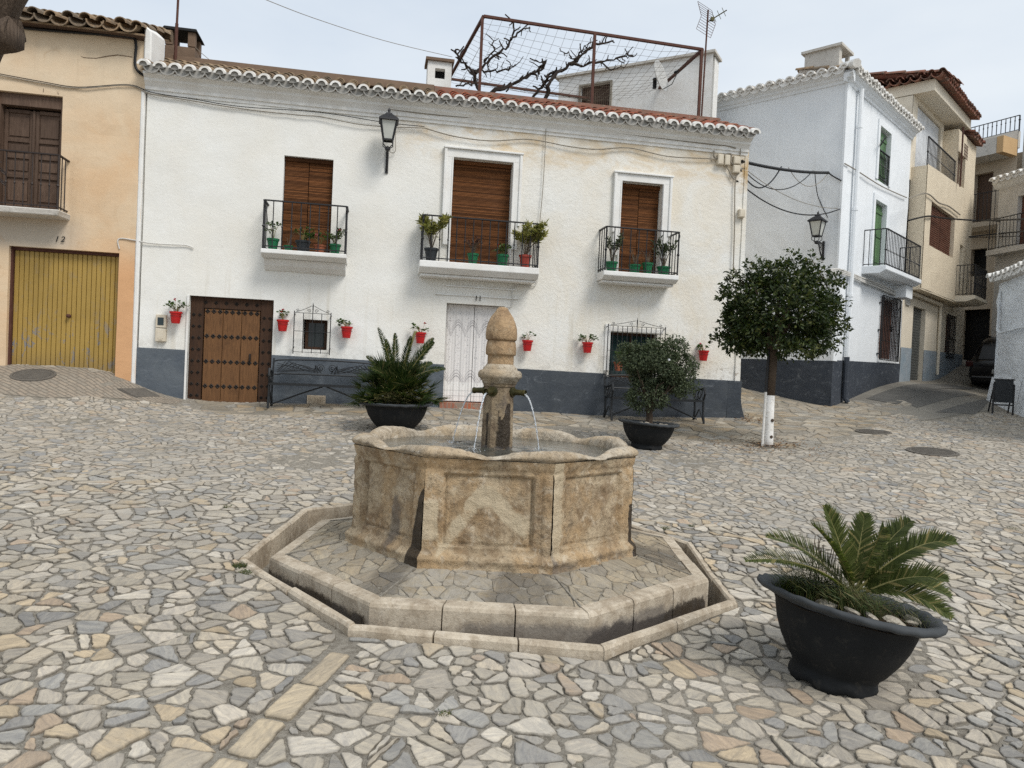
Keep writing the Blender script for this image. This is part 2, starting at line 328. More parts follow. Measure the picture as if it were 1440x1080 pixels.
def m_jet():
    t = NT('falling_water'); t.fin((.9, .95, 1), .12, t.bump(t.noise(60, 3), .5, .01), 0, .5); t.b.inputs['Transmission Weight'].default_value = .65; t.b.inputs['IOR'].default_value = 1.33; return t.m
def m_asphalt():
    t = NT('street_concrete'); c = t.mix(t.ramp(t.noise(.7, 5, .6, dist=.5), [(.35, 0), (.65, 1)]), (.21, .195, .168), (.28, .26, .222))
    c = t.mix(t.ramp(t.noise(120, 3, .7), [(.4, 0), (.7, .5)]), c, (.08, .075, .07)); return t.fin(c, .9, t.bump(t.noise(130, 4), .4, .008), spec=.2)
def m_brick(name, c1, c2, mort, sc=1, w=.26, h=.075, rot=0, bs=.8):
    t = NT(name); n = t.n.new('ShaderNodeTexBrick'); v = t.map(1, (0, 0, rot)); dv = t.n.new('ShaderNodeVectorMath'); dv.operation = 'ADD'; t.put(dv.inputs[0], v)
    nz = t.n.new('ShaderNodeTexNoise'); t.put(nz.inputs['Vector'], t.tc); nz.inputs['Scale'].default_value = 3; sc2 = t.n.new('ShaderNodeVectorMath'); sc2.operation = 'SCALE'; t.put(sc2.inputs[0], nz.outputs['Color']); sc2.inputs['Scale'].default_value = .07
    t.put(dv.inputs[1], sc2.outputs[0]); t.put(n.inputs['Vector'], dv.outputs[0]); t.put(n.inputs['Color1'], c1); t.put(n.inputs['Color2'], c2); t.put(n.inputs['Mortar'], mort)
    n.inputs['Scale'].default_value = sc; n.inputs['Brick Width'].default_value = w; n.inputs['Row Height'].default_value = h; n.inputs['Mortar Size'].default_value = .011; n.inputs['Mortar Smooth'].default_value = .3; n.inputs['Bias'].default_value = -.1
    c = t.mix(t.ramp(t.noise(5, 5, .7), [(.4, 0), (.7, .7)]), n.outputs['Color'], (.22, .19, .155))
    return t.fin(c, .85, t.bump(t.math('SUBTRACT', 1, n.outputs['Fac']), bs, .02), spec=.2)

MT = dict(irond=m_paint('old_dark_iron', (.03, .02, .017), .6), carglass=m_glass('car_rear_glass', (.006, .007, .008), .25), tilebrown=m_tiles('brown_clay_tile', [(0, (.24, .10, .07)), (.3, (.20, .095, .07)), (.55, (.28, .135, .095)), (.8, (.17, .10, .08))]), white=m_whitewash(), white2=m_plain_white('limewash_cool', (.79, .815, .835), (.73, .76, .785), .25), trim=m_plain_white('white_trim', (.80, .80, .78), (.72, .70, .66), .3, 3, 14),
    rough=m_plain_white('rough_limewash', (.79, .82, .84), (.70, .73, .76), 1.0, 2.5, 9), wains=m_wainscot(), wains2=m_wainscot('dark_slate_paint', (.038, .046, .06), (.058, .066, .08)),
    ochre=m_ochre(), beige=mottled('beige_roughcast', (.74, .64, .485), (.66, .565, .425), 1.5, .9, .9, 60, .02), beige2=mottled('cream_render', (.75, .68, .56), (.68, .61, .49), 2, .9, .4, 40, .01), bluep=m_wainscot('blue_grey_paint', (.23, .29, .34), (.31, .34, .37)),
    backw=mottled('grey_beige_render', (.54, .46, .36), (.47, .40, .31), 1.5, .9, .4, 30, .01), greyw=mottled('weathered_grey_render', (.60, .57, .52), (.50, .47, .42), 2.2, .92, .6, 20, .02, (.36, .34, .30)),  # backw is a mottled grey beige
    tile=m_tiles('old_clay_tile', [(0, (.24, .17, .11)), (.25, (.30, .21, .13)), (.5, (.20, .155, .11)), (.75, (.34, .25, .16))]),
    tilered=m_tiles('red_clay_tile', [(0, (.33, .10, .06)), (.3, (.27, .095, .06)), (.55, (.38, .14, .08)), (.8, (.22, .11, .08))]),
    tilewhite=m_plain_white('limewashed_tile', (.80, .79, .76), (.64, .61, .56), .4, 6, 20), tilecanal=m_plain_white('shade_grey_canal_tile', (.36, .35, .325), (.27, .26, .24), .4, 6, 20),  # canal tile colour darkened to carry the shade under the eave
    iron=m_paint('black_iron', (.018, .018, .02), .5), iron2=m_paint('grey_cast_iron', (.014, .016, .018), .55), rust=mottled('rusty_steel', (.075, .03, .022), (.11, .05, .035), 8, .8, .4, 60, .005),
    blind=m_blind(), olddoor=m_wood('weathered_dark_wood', (.075, .045, .03), (.13, .085, .06)), door=m_wood('varnished_wood', (.085, .040, .016), (.175, .085, .034)), doorframe=m_wood('dark_varnished_wood', (.028, .014, .008), (.06, .028, .013)), stud=m_paint('iron_stud', (.02, .015, .012), .5),
    garage=m_garage(), lace=m_lace(), glass=m_glass('dark_window_glass'), greenglass=m_glass('green_window_glass', (.02, .04, .04)), frosted=mottled('frosted_glass', (.56, .57, .53), (.48, .49, .45), 3, .35, .1, 60, .003),
    redpot=m_paint('red_plastic', (.52, .012, .012), .5), greenpot=m_paint('green_plastic', (.012, .15, .06), .45), darkpot=m_paint('charcoal_plastic', (.03, .035, .04), .5), terrac=mottled('terracotta', (.36, .12, .06), (.29, .09, .045), 6, .8, .2, 40, .005), redclay=m_paint('red_clay_plastic', (.36, .055, .035), .55),
    blackpot=mottled('black_plastic_planter', (.010, .011, .012), (.017, .018, .019), 4, .74, .3, 40, .004, (.032, .030, .027), spec=.16), potrim=mottled('faded_planter_rim', (.035, .039, .043), (.055, .06, .064), 7, .75, .3, 40, .004), soil=mottled('dry_soil', (.10, .065, .04), (.17, .115, .07), 14, .95, 1, 60, .03, (.24, .17, .11)),
    leafo=m_leaf('orange_tree_leaf', [(0, (.016, .028, .009)), (.5, (.032, .052, .015)), (.85, (.07, .088, .025)), (1, (.14, .145, .045))], .42, .22, .3), leafs=m_leaf('grey_shrub_leaf', [(0, (.04, .055, .032)), (.5, (.075, .095, .055)), (1, (.13, .15, .09))], .65, .15, .18),
    leafp=m_leaf('fan_palm_leaf', [(0, (.014, .028, .008)), (.6, (.032, .052, .014)), (.9, (.075, .085, .03)), (1, (.16, .13, .06))], .62, .2, .15), leafc=m_leaf('cycad_leaf', [(0, (.048, .064, .02)), (.5, (.095, .115, .035)), (.88, (.125, .145, .05)), (1, (.38, .30, .14))], .45, .25, .25), rachis=m_paint('frond_stem', (.22, .20, .07), .5),
    grass=m_leaf('dry_tuft', [(0, (.03, .055, .015)), (.6, (.07, .10, .03)), (1, (.24, .19, .09))], .6), leafg=m_leaf('geranium_leaf', [(0, (.035, .075, .02)), (1, (.10, .16, .045))], .55), leafy=m_leaf('yellow_green_leaf', [(0, (.11, .12, .025)), (.6, (.26, .25, .06)), (1, (.38, .33, .12))], .55), leafr=m_leaf('reddish_leaf', [(0, (.05, .02, .015)), (1, (.13, .05, .035))], .55),
    flower=m_paint('red_petal', (.50, .01, .035), .6), pink=m_paint('pink_petal', (.62, .10, .18), .6), twig=mottled('bare_twig', (.10, .075, .05), (.16, .12, .085), 12, .9, .4, 50, .004), vine=mottled('vine_bark', (.022, .016, .013), (.04, .03, .024), 12, .95, .8, 40, .01),
    bark=mottled('bark', (.09, .065, .045), (.055, .04, .03), 9, .95, .7, 35, .015), limetrunk=mottled('limewashed_bark', (.80, .79, .76), (.70, .68, .64), 7, .9, .5, 25, .01, (.45, .40, .33)), deadwood=m_wood('old_tree_bark', (.06, .042, .03), (.15, .11, .08), (14, 14, 1.2), 1.2, .95),
    fstone=m_stone('fountain_stone', (.50, .40, .27), (.27, .19, .115), (.63, .54, .41), (.47, .325, .18), True, .9), rim=m_stone('fountain_rim_stone', (.53, .46, .36), (.30, .245, .175), (.70, .63, .52), (.50, .39, .26), False, .9), shaft=m_stone('fountain_shaft_stone', (.33, .255, .165), (.165, .12, .08), (.44, .36, .25), None, True, .9), cap=m_stone('pinecone_stone', (.48, .33, .19), (.32, .21, .12), (.58, .46, .31), None, False, .9), kerbs=m_stone('kerb_stone', (.53, .46, .36), (.38, .315, .235), (.62, .55, .45), None, True, .4, .28),
    bronze=mottled('aged_bronze', (.10, .085, .03), (.05, .05, .025), 18, .5, .3, 60, .003, metal=.6), water=m_water(), jet=m_jet(), mortar=m_mortar(), street=m_asphalt(), lightstrip=mottled('pale_concrete', (.36, .325, .265), (.29, .26, .21), 3, .92, .5, 60, .008), patch=mottled('dark_street_grey', (.10, .097, .09), (.14, .134, .122), 2.5, .92, .5, 110, .008),
    pave=m_paving('crazy_paving_stone', [(0, (.40, .36, .298)), (.15, (.44, .40, .338)), (.28, (.37, .337, .285)), (.42, (.42, .373, .303)), (.53, (.41, .342, .255)), (.58, (.31, .305, .29)), (.66, (.48, .445, .385)), (.74, (.335, .315, .28)), (.83, (.27, .268, .26)), (.87, (.42, .38, .318)), (.96, (.385, .315, .245))]),
    pavenear=m_paving('crazy_paving_stone_near', [(0, (.42, .38, .31)), (.14, (.48, .435, .365)), (.26, (.38, .345, .29)), (.38, (.46, .405, .32)), (.48, (.45, .37, .26)), (.55, (.31, .302, .28)), (.63, (.52, .48, .41)), (.73, (.34, .32, .285)), (.81, (.27, .262, .246)), (.86, (.45, .41, .34)), (.96, (.41, .325, .24))]),
    slab=m_paving('slate_slab', [(0, (.31, .265, .20)), (.2, (.36, .31, .235)), (.4, (.265, .235, .185)), (.55, (.34, .27, .18)), (.7, (.40, .36, .29)), (.85, (.29, .275, .24))]), plat=m_paving('platform_slate', [(0, (.33, .28, .205)), (.25, (.36, .30, .21)), (.45, (.30, .26, .195)), (.6, (.345, .305, .235)), (.8, (.375, .325, .24)), (.92, (.30, .27, .22))], .9, True, .22), strip=m_paving('tan_strip_stone', [(0, (.45, .38, .275)), (.5, (.43, .365, .27)), (.8, (.41, .355, .28))], .4, True),
    brickp=m_brick('brick_paving', (.33, .275, .215), (.28, .25, .205), (.19, .165, .135), 1, .24, .075, .5), sill=m_brick('red_brick_step', (.40, .13, .07), (.33, .10, .055), (.30, .22, .17), 1, .075, .3, 0, .4),
    gravel=mottled('fallen_leaf', (.22, .13, .07), (.30, .20, .12), 30, .9, .2, 40, .01), rock=m_stone('planter_rock', (.46, .42, .35), (.33, .29, .23), (.60, .56, .48)), boxw=mottled('cream_plastic', (.66, .60, .49), (.55, .48, .37), 6, .6, .1, 40, .003), alu=m_paint('brushed_panel', (.45, .45, .43), .4, metal=.5), screen=m_glass('dark_screen', (.03, .045, .05), .2), wire=m_paint('cable_black', (.012, .012, .013), .55), wireg=mottled('old_cable', (.20, .175, .14), (.30, .27, .22), 9, .8, .1, 40, .002), wirew=mottled('limewashed_cable', (.66, .65, .62), (.50, .48, .44), 9, .85, .1, 40, .002),
    greenw=m_wood('green_painted_wood', (.075, .145, .06), (.10, .19, .085), (9, 9, .5), .2, .5), browns=m_paint('brown_shutter', (.13, .055, .035), .55), greys=m_paint('grey_roller_door', (.10, .105, .10), .5), wpanel=m_paint('white_panel', (.72, .74, .76), .4), carb=m_paint('black_car_paint', (.006, .006, .007), .12), rubber=m_paint('tyre_rubber', (.012, .012, .012), .8), lamp=m_paint('red_lens', (.03, .004, .004), .15), plate=m_paint('number_plate', (.55, .55, .53), .4), choc=mottled('brown_chimney', (.14, .095, .065), (.19, .13, .09), 4, .95, .5, 40, .01), dark=m_paint('matt_black', (.008, .008, .008), .95), dishm=m_paint('dish_grey', (.60, .60, .58), .4), ochrep=mottled('orange_render', (.56, .38, .20), (.50, .33, .17), 3, .9, .3, 40, .01), manh=mottled('cast_manhole', (.10, .09, .078), (.15, .135, .115), 20, .8, .9, 50, .01), ink=m_paint('black_paint', (.012, .012, .012), .6), board=mottled('chalkboard', (.018, .02, .023), (.03, .033, .036), 3, .6, .1, 40, .002))

# ------------------------------------------------------------------ frames of the houses
WA = R(10.5); WU = Vector((math.cos(WA), math.sin(WA), 0)); WI = Vector((-math.sin(WA), math.cos(WA), 0)); W0 = Vector((-6.38, 12.718, 0))
def wf(u, y, z): return W0 + WU * u + WI * y + Vector((0, 0, z))           # white house: along, inward, up
TA = R(47); TU = Vector((math.cos(TA), math.sin(TA), 0)); TI = Vector((-math.sin(TA), math.cos(TA), 0)); T0 = Vector((7.256, 17, 0))
def tf(u, y, z): return T0 + TU * u + TI * y + Vector((0, 0, z))           # houses up the street
FC = Vector((-.1, 5.95, 0)); FTH = -.415
def kz(x, y): return .087 + .030 * (y - 5.95) - .032 * (x + .1)                 # tilted kerb plane

# ------------------------------------------------------------------ ground
def inpoly(x, y, P):
    c = False; j = len(P) - 1
    for i in range(len(P)):
        if (P[i][1] > y) != (P[j][1] > y) and x < (P[j][0] - P[i][0]) * (y - P[i][1]) / (P[j][1] - P[i][1]) + P[i][0]: c = not c
        j = i
    return c
def clip(poly, nx, ny, d):
    "keep nx*x+ny*y <= d"
    out = []; m = len(poly)
    for i in range(m):
        a = poly[i]; b = poly[(i + 1) % m]; da = nx * a[0] + ny * a[1] - d; db = nx * b[0] + ny * b[1] - d
        if da <= 0: out.append(a)
        if (da < 0 < db) or (db < 0 < da):
            t = da / (da - db); out.append((a[0] + (b[0] - a[0]) * t, a[1] + (b[1] - a[1]) * t))
    return out
def area(p): return .5 * sum(p[i][0] * p[(i + 1) % len(p)][1] - p[(i + 1) % len(p)][0] * p[i][1] for i in range(len(p)))
def cen(p): return (sum(q[0] for q in p) / len(p), sum(q[1] for q in p) / len(p))

def stones(x0, x1, y0, y1, sp, amin, amax, gap, keep, sx=1.0, rough=.007, crop=None):
    "irregular stone outlines: warped cells, each split until small enough"
    nx = int((x1 - x0) / (sp * sx)) + 1; ny = int((y1 - y0) / sp) + 1
    pt = {}
    for i in range(-2, nx + 2):
        for j in range(-2, ny + 2): pt[i, j] = (x0 + (i + U(.02, .98)) * sp * sx, y0 + (j + U(.02, .98)) * sp)
    res = []
    for (i, j), p in pt.items():
        if not (0 <= i < nx and 0 <= j < ny) or not keep(*p): continue
        c = [(p[0] - sp * 2, p[1] - sp * 2), (p[0] + sp * 2, p[1] - sp * 2), (p[0] + sp * 2, p[1] + sp * 2), (p[0] - sp * 2, p[1] + sp * 2)]
        for di in range(-2, 3):
            for dj in range(-2, 3):
                q = pt.get((i + di, j + dj))
                if q and (di or dj):
                    n = (q[0] - p[0], q[1] - p[1]); c = clip(c, n[0], n[1], (q[0] ** 2 + q[1] ** 2 - p[0] ** 2 - p[1] ** 2) / 2)
        if crop: c = crop(c)
        st = [c]
        while st:
            c = st.pop()
            if len(c) < 3: continue
            A = area(c)
            if A < .0022: continue
            if A > U(amin, amax):
                m = cen(c); best = max(range(len(c)), key=lambda k: math.hypot(c[k][0] - m[0], c[k][1] - m[1]))
                a = math.atan2(c[best][1] - m[1], c[best][0] - m[0]) + U(-.5, .5); o = U(-.04, .04)
                n = (math.cos(a), math.sin(a)); d = n[0] * m[0] + n[1] * m[1] + o
                st += [clip(c, n[0], n[1], d), clip(c, -n[0], -n[1], -d)]; continue
            for k in range(len(c)):
                pass
            e = c; g0 = U(*gap)
            for k in range(len(c)):
                a = c[k]; b = c[(k + 1) % len(c)]; l = math.hypot(b[0] - a[0], b[1] - a[1])
                if l < 1e-5: continue
                n = ((b[1] - a[1]) / l, -(b[0] - a[0]) / l); e = clip(e, n[0], n[1], n[0] * a[0] + n[1] * a[1] - g0 * U(.5, 1.5))
                if len(e) < 3: break
            if len(e) < 3 or area(e) < .0013: continue
            res.append(e)
    return res
def stone_mesh(mb, polys, zfun, h=.010, rough=.006, step=.05, sink=None):
    allp = []; idx = []; eat = mb.at.setdefault('edge', [])
    for e in polys:
        pts = []
        for k in range(len(e)):
            a = e[k]; b = e[(k + 1) % len(e)]; l = math.hypot(b[0] - a[0], b[1] - a[1])
            if l < .012: pts.append(a); continue
            p_ = e[k - 1]; q_ = e[(k + 2) % len(e)]; sh = lambda o, v, w: 1 if ((o[0] - v[0]) * (w[0] - v[0]) + (o[1] - v[1]) * (w[1] - v[1])) > .25 * math.hypot(o[0] - v[0], o[1] - v[1]) * math.hypot(w[0] - v[0], w[1] - v[1]) else 0
            c = min(.014, l * .18) / l; c0 = min(.032 / l, .3) if sh(p_, a, b) else c; c1 = min(.032 / l, .3) if sh(a, b, q_) else c; m = max(1, int(l / step))
            for q in range(m + 1):
                t = c0 + (1 - c0 - c1) * q / m; w = rough if 0 < q < m else rough * .5
                pts.append((a[0] + (b[0] - a[0]) * t + U(-w, w), a[1] + (b[1] - a[1]) * t + U(-w, w)))
        if len(pts) >= 3: idx.append((len(allp), len(pts))); allp += pts
    Z = zfun(np.array(allp))
    for s0, m in idx:
        P = allp[s0:s0 + m]; cx, cy = cen(P); zc = float(np.mean(Z[s0:s0 + m])); hh = h * U(.4, 1.5); tx, ty = U(-.02, .02), U(-.02, .02)
        dn = sink(cx, cy) if sink else 0
        r0 = [mb.vert((x, y, Z[s0 + i] - .02)) for i, (x, y) in enumerate(P)]
        r1 = [mb.vert((cx + (x - cx) * .985, cy + (y - cy) * .985, Z[s0 + i] + hh * .55 - dn)) for i, (x, y) in enumerate(P)]
        r2 = [mb.vert((cx + (x - cx) * .93, cy + (y - cy) * .93, Z[s0 + i] + hh - dn + tx * (x - cx) + ty * (y - cy))) for i, (x, y) in enumerate(P)]
        r3 = [mb.vert((cx + (x - cx) * .80, cy + (y - cy) * .80, Z[s0 + i] + hh + .0015 - dn + tx * (x - cx) + ty * (y - cy))) for i, (x, y) in enumerate(P)]
        for a, b in ((r0, r1), (r1, r2), (r2, r3)):
            for i in range(m): mb.face((a[i], a[(i + 1) % m], b[(i + 1) % m], b[i]))
        mb.face(r3); eat += [1.0] * (2 * m) + [.35] * m + [0.0] * m

def sheet(name, poly, mat, cell=.35, dz=.004):
    "ground sheet over a polygon, following the terrain"
    xs = [p[0] for p in poly]; ys = [p[1] for p in poly]; mb = MB(); cells = []
    x0, y0 = min(xs), min(ys); nx = int((max(xs) - x0) / cell) + 1; ny = int((max(ys) - y0) / cell) + 1
    ccw = poly if area(poly) > 0 else poly[::-1]
    P = []; F = []
    for i in range(nx):
        for j in range(ny):
            c = [(x0 + i * cell, y0 + j * cell), (x0 + (i + 1) * cell, y0 + j * cell), (x0 + (i + 1) * cell, y0 + (j + 1) * cell), (x0 + i * cell, y0 + (j + 1) * cell)]
            for k in range(len(ccw)):                      # convex polygons only
                a = ccw[k]; b = ccw[(k + 1) % len(ccw)]; l = math.hypot(b[0] - a[0], b[1] - a[1]); n = ((b[1] - a[1]) / l, -(b[0] - a[0]) / l)
                c = clip(c, n[0], n[1], n[0] * a[0] + n[1] * a[1])
                if len(c) < 3: break
            if len(c) >= 3: F.append((len(P), len(c))); P += c
    Z = tzs(P) + dz
    for s0, m in F: mb.face([mb.vert((P[s0 + i][0], P[s0 + i][1], Z[s0 + i])) for i in range(m)])
    return tag(mb.build(name, mat, smooth=True), kind='structure')

fine = lambda L, a, b: sorted({round(v, 3) for v in [q for q in L if not a < q < b] + [a + (b - a) * k / 70 for k in range(71)]})
xs = fine([-400, -120, -50, -25] + [x * .3 for x in range(-50, 70)] + [25, 50, 120, 400], -2.25, 2.05); ys = fine([-400, -100, -30, -10] + [y * .3 for y in range(-20, 108)] + [40, 80, 200, 500], 3.8, 8.1)
mb = MB(); G = np.array([(x, y) for y in ys for x in xs]); Z = tzs(G)
def kerb_in(x, y, r):
    return all((x - FC.x) * math.cos(FTH + PI / 8 + k * PI / 4) + (y - FC.y) * math.sin(FTH + PI / 8 + k * PI / 4) < r for k in range(8))
for (x, y), z in zip(G, Z): mb.v.append(Vector((x, y, z - (.5 if kerb_in(x, y, 1.715) else 0))))
W = len(xs)
for j in range(len(ys) - 1):
    for i in range(W - 1): mb.face((j * W + i, j * W + i + 1, (j + 1) * W + i + 1, (j + 1) * W + i))
tag(mb.build('ground', MT['mortar'], smooth=True), kind='structure')

def wpt(u, d): p = wf(u, -d, 0); return (p.x, p.y)
def tpt(u, d): p = tf(u, -d, 0); return (p.x, p.y)
BRK = [wpt(.75, .0), wpt(.55, .75), (-5.45, 12.15), (-6.6, 11.35), (-14, 10.3), (-14, 12.6), wpt(-6.5, .03)]
BRK = [wpt(.78, .0), (-5.5, 12.25), (-6.9, 11.15), (-14, 10.2), (-14, 11.5), wpt(-.1, -.02)]
SLABP = [wpt(.85, 0), wpt(1.15, .95), wpt(5.2, 1.5), wpt(8.3, 1.75), (4.05, 11.6), (4.9, 11.75), (6.55, 13.5), (7.6, 15.4), tpt(1.6, 1.3), tpt(1.0, 0), tpt(0, 0), (5.6, 18.6), (4.4, 20), wpt(11, 0)]
STREET = [tpt(1.0, .0), tpt(1.4, 1.25), (8.3, 14.9), (10.3, 16.2), (11.0, 17.2), (12.6, 19.6), (17.5, 24.5), (20, 30), (14, 30), tpt(12.1, .3), tpt(6, 0)]
def inoct(x, y): return kerb_in(x, y, 1.80)
def vis(x, y): return y > 1.7 and abs(x) < .72 * y + 1.6
def keep_pave(x, y):
    return vis(x, y) and y < 18 and x < 12.5 and not kerb_in(x, y, 1.70) and not inpoly(x, y, BRK) and not inpoly(x, y, SLABP) and not inpoly(x, y, STREET) and (x * math.sin(-WA) + (y) * math.cos(WA)) < 14.2
# two rows of long pale slabs that run out from the kerb
rows = [((-.85, 4.02), (-1.22, 2.0)), ((.42, 3.55), (.62, 1.6)), ((-2.1, 6.0), (-8, 8.3))]
def row_d(x, y):
    best = 9
    for a, b in rows[:1]:
        dx, dy = b[0] - a[0], b[1] - a[1]; L = math.hypot(dx, dy); t = max(0, min(1, ((x - a[0]) * dx + (y - a[1]) * dy) / L / L))
        best = min(best, math.hypot(x - a[0] - dx * t, y - a[1] - dy * t))
    return best
def crop_pave(c):
    for a, b in rows[:1]:
        m = cen(c); dx, dy = b[0] - a[0], b[1] - a[1]; L = math.hypot(dx, dy); n = (-dy / L, dx / L); s = (m[0] - a[0]) * n[0] + (m[1] - a[1]) * n[1]; t = ((m[0] - a[0]) * dx + (m[1] - a[1]) * dy) / L
        if abs(s) < .6 and -.1 < t < L + .1:
            sg = 1 if s > 0 else -1; c = clip(c, -sg * n[0], -sg * n[1], -sg * (n[0] * a[0] + n[1] * a[1]) - .085)
    m = cen(c); pr_, a = max(((m[0] - FC.x) * math.cos(q) + (m[1] - FC.y) * math.sin(q), q) for q in [FTH + PI / 8 + k * PI / 4 for k in range(8)])
    if pr_ < 2.3: c = clip(c, -math.cos(a), -math.sin(a), -(FC.x * math.cos(a) + FC.y * math.sin(a) + 1.764))   # never under the kerb
    return c
mb = MB()
near = stones(-9, 9, 1.6, 7.4, .19, .008, .037, (.0038, .009), keep_pave, 1.25, crop=crop_pave)
far = stones(-12, 12.5, 7.4, 18, .175, .009, .030, (.0025, .007), keep_pave, 1.25)
sinkf = lambda x, y: max(0, noise.noise((x * .6, y * .6, 3.1)) - .18) * .022 + (.001 * max(0, min(1, (y - 7) / 4)))
stone_mesh(mb, near, tzs, .010, .007, .034, sinkf); mb.mi = 1; stone_mesh(mb, far, tzs, .006, .007, .06, sinkf)
tag(mb.build('crazy_paving', [MT['pavenear'], MT['pave']]), kind='structure')
mb = MB(); polys = []
for a, b in rows[:1]:
    dx, dy = b[0] - a[0], b[1] - a[1]; L = math.hypot(dx, dy); d = (dx / L, dy / L); n = (-d[1], d[0]); t = .03
    while t < L:
        l = U(.26, .42); w = U(.055, .068) if a[0] < 0 else U(.045, .055)
        P = [(t, -w), (t + l, -w), (t + l, w), (t, w)]; polys.append([(a[0] + d[0] * p + n[0] * q, a[1] + d[1] * p + n[1] * q) for p, q in P]); t += l + U(.012, .03)
polys = [p if area(p) > 0 else p[::-1] for p in polys]
stone_mesh(mb, polys, tzs, .012, .005, .06); tag(mb.build('paving_strip', MT['strip']), kind='structure')
mb = MB(); stone_mesh(mb, stones(-6, 9, 10.5, 20.5, .42, .05, .13, (.002, .007), lambda x, y: inpoly(x, y, SLABP), 1.5), tzs, .007, .006, .12, lambda x, y: max(0, noise.noise((x * .8, y * .8, 9.1))) * .012)
tag(mb.build('slab_pavement', MT['slab']), kind='structure')
sheet('brick_paving', [wpt(.80, .06), (-5.55, 12.3), (-6.9, 11.2), (-13.5, 9.9), (-13.5, 11.6), wpt(-.1, .0)], MT['brickp'], dz=.005)
sheet('street', [tpt(.9, 0), (8.4, 15.2), (10.6, 16.6), (11.4, 17.6), tpt(6, 0)], MT['street'], dz=.004)
sheet('street_upper', [tpt(6, 0), (11.4, 17.6), (13.2, 20.2), (17.5, 24), (21, 31), (15, 31), tpt(12, 0)], MT['street'], dz=.004)
g = [GP(*q) for q in ((1265, 563), (1345, 548), (1375, 556), (1290, 574))]; sheet('street_patch', [(p.x, p.y) for p in g], MT['patch'], dz=.009)  # darker patches laid over the street sheet
g = [GP(*q) for q in ((1315, 580), (1395, 561), (1385, 572), (1372, 583))]; sheet('street_patch', [(p.x, p.y) for p in g], MT['patch'], dz=.009)
g = [GP(*q) for q in ((1218, 561), (1330, 541), (1372, 546), (1262, 569))]; sheet('street_patch', [(p.x, p.y) for p in g], MT['patch'], dz=.013)

# manholes lie in the paving
def manhole(px, py, r, label, sq=False):
    g = GP(px, py); t = thing('manhole_cover', label, 'manhole cover', g, U(0, 1), 'manhole covers')
    n = Vector((tz(g.x - .3, g.y) - tz(g.x + .3, g.y), tz(g.x, g.y - .3) - tz(g.x, g.y + .3), .6)).normalized(); t.rotation_euler = n.to_track_quat('Z', 'Y').to_euler()
    m = MB()
    if sq: m.box(-r, r, -r * .7, r * .7, -.02, .016)
    else:
        m.lathe([(r * .86, -.02), (r * .86, .016), (r * .6, .018), (.001, .018)], 28)
        for i in range(-4, 5):
            w = math.sqrt(max(0, (r * .78) ** 2 - (i * r * .17) ** 2)); m.box(-w, w, i * r * .17 - .012, i * r * .17 + .012, .017, .023)
    m.build('cover_plate', MT['manh'], t); m = MB()
    if sq: m.box(-r * 1.1, r * 1.1, -r * .8, r * .8, -.03, .008)
    else: m.lathe([(r, -.03), (r, .018), (r * .88, .02), (r * .88, .0)], 28, cap=False)
    m.build('cover_frame', MT['manh'], t)
manhole(1228, 608, .30, 'round iron manhole cover at the edge of the brown slabs, nearer the street'); manhole(1311, 636, .36, 'larger round iron manhole cover in pale paving, nearest the right edge')
manhole(47, 528, .32, 'round iron manhole cover in front of the yellow garage door'); manhole(197, 553, .26, 'rectangular iron drain cover at the corner of the slate blue wall base', True)

# ------------------------------------------------------------------ building helpers
def wallgrid(mb, u0, u1, z0, z1, holes, depth=.24, cell=.16, disp=.012, y=0, seed=0.0, ztop=None):
    "wall in the local plane y=0 facing -y, with real openings and reveals"
    def lines(a, b, extra):
        e = sorted({round(v, 4) for v in [a, b] + [x for x in extra if a < x < b]}); out = []
        for p, q in zip(e, e[1:]):
            n = max(1, round((q - p) / cell)); out += [p + (q - p) * k / n for k in range(n)]
        return out + [e[-1]]
    us = lines(u0, u1, [v for h in holes for v in h[:2]]); zs = lines(z0, z1, [v for h in holes for v in h[2:4]])
    def dsp(u, z): return y - disp * (noise.noise((u * 1.1 + seed, seed, z * 1.1)) + .6 * noise.noise((u * 4 + seed, 5, z * 4)))
    mid = lambda a, i: a[0] - .01 if i < 0 else (a[-1] + .01 if i > len(a) - 2 else (a[i] + a[i + 1]) / 2)
    hole = lambda i, j: any(h[0] < mid(us, i) < h[1] and h[2] < mid(zs, j) < h[3] for h in holes)
    V = {}
    def v(i, j):
        if (i, j) not in V:
            zz = zs[j]
            if ztop and j == len(zs) - 1: zz += ztop(us[i])
            V[i, j] = mb.vert((us[i], dsp(us[i], zs[j]), zz))
        return V[i, j]
    B = {}
    def bk(i, j):
        if (i, j) not in B: B[i, j] = mb.vert((us[i], y + depth, zs[j]))
        return B[i, j]
    for i in range(len(us) - 1):
        for j in range(len(zs) - 1):
            if hole(i, j):
                w_ = lambda a, b: (us[a], dsp(us[a], zs[b]), zs[b]); k_ = lambda a, b: (us[a], y + depth, zs[b])
                if not hole(i - 1, j): mb.poly((w_(i, j), w_(i, j + 1), k_(i, j + 1), k_(i, j)))
                if not hole(i + 1, j): mb.poly((w_(i + 1, j + 1), w_(i + 1, j), k_(i + 1, j), k_(i + 1, j + 1)))
                if not hole(i, j - 1): mb.poly((w_(i + 1, j), w_(i, j), k_(i, j), k_(i + 1, j)))
                if not hole(i, j + 1): mb.poly((w_(i, j + 1), w_(i + 1, j + 1), k_(i + 1, j + 1), k_(i, j + 1)))
            else: mb.face((v(i, j), v(i + 1, j), v(i + 1, j + 1), v(i, j + 1)))
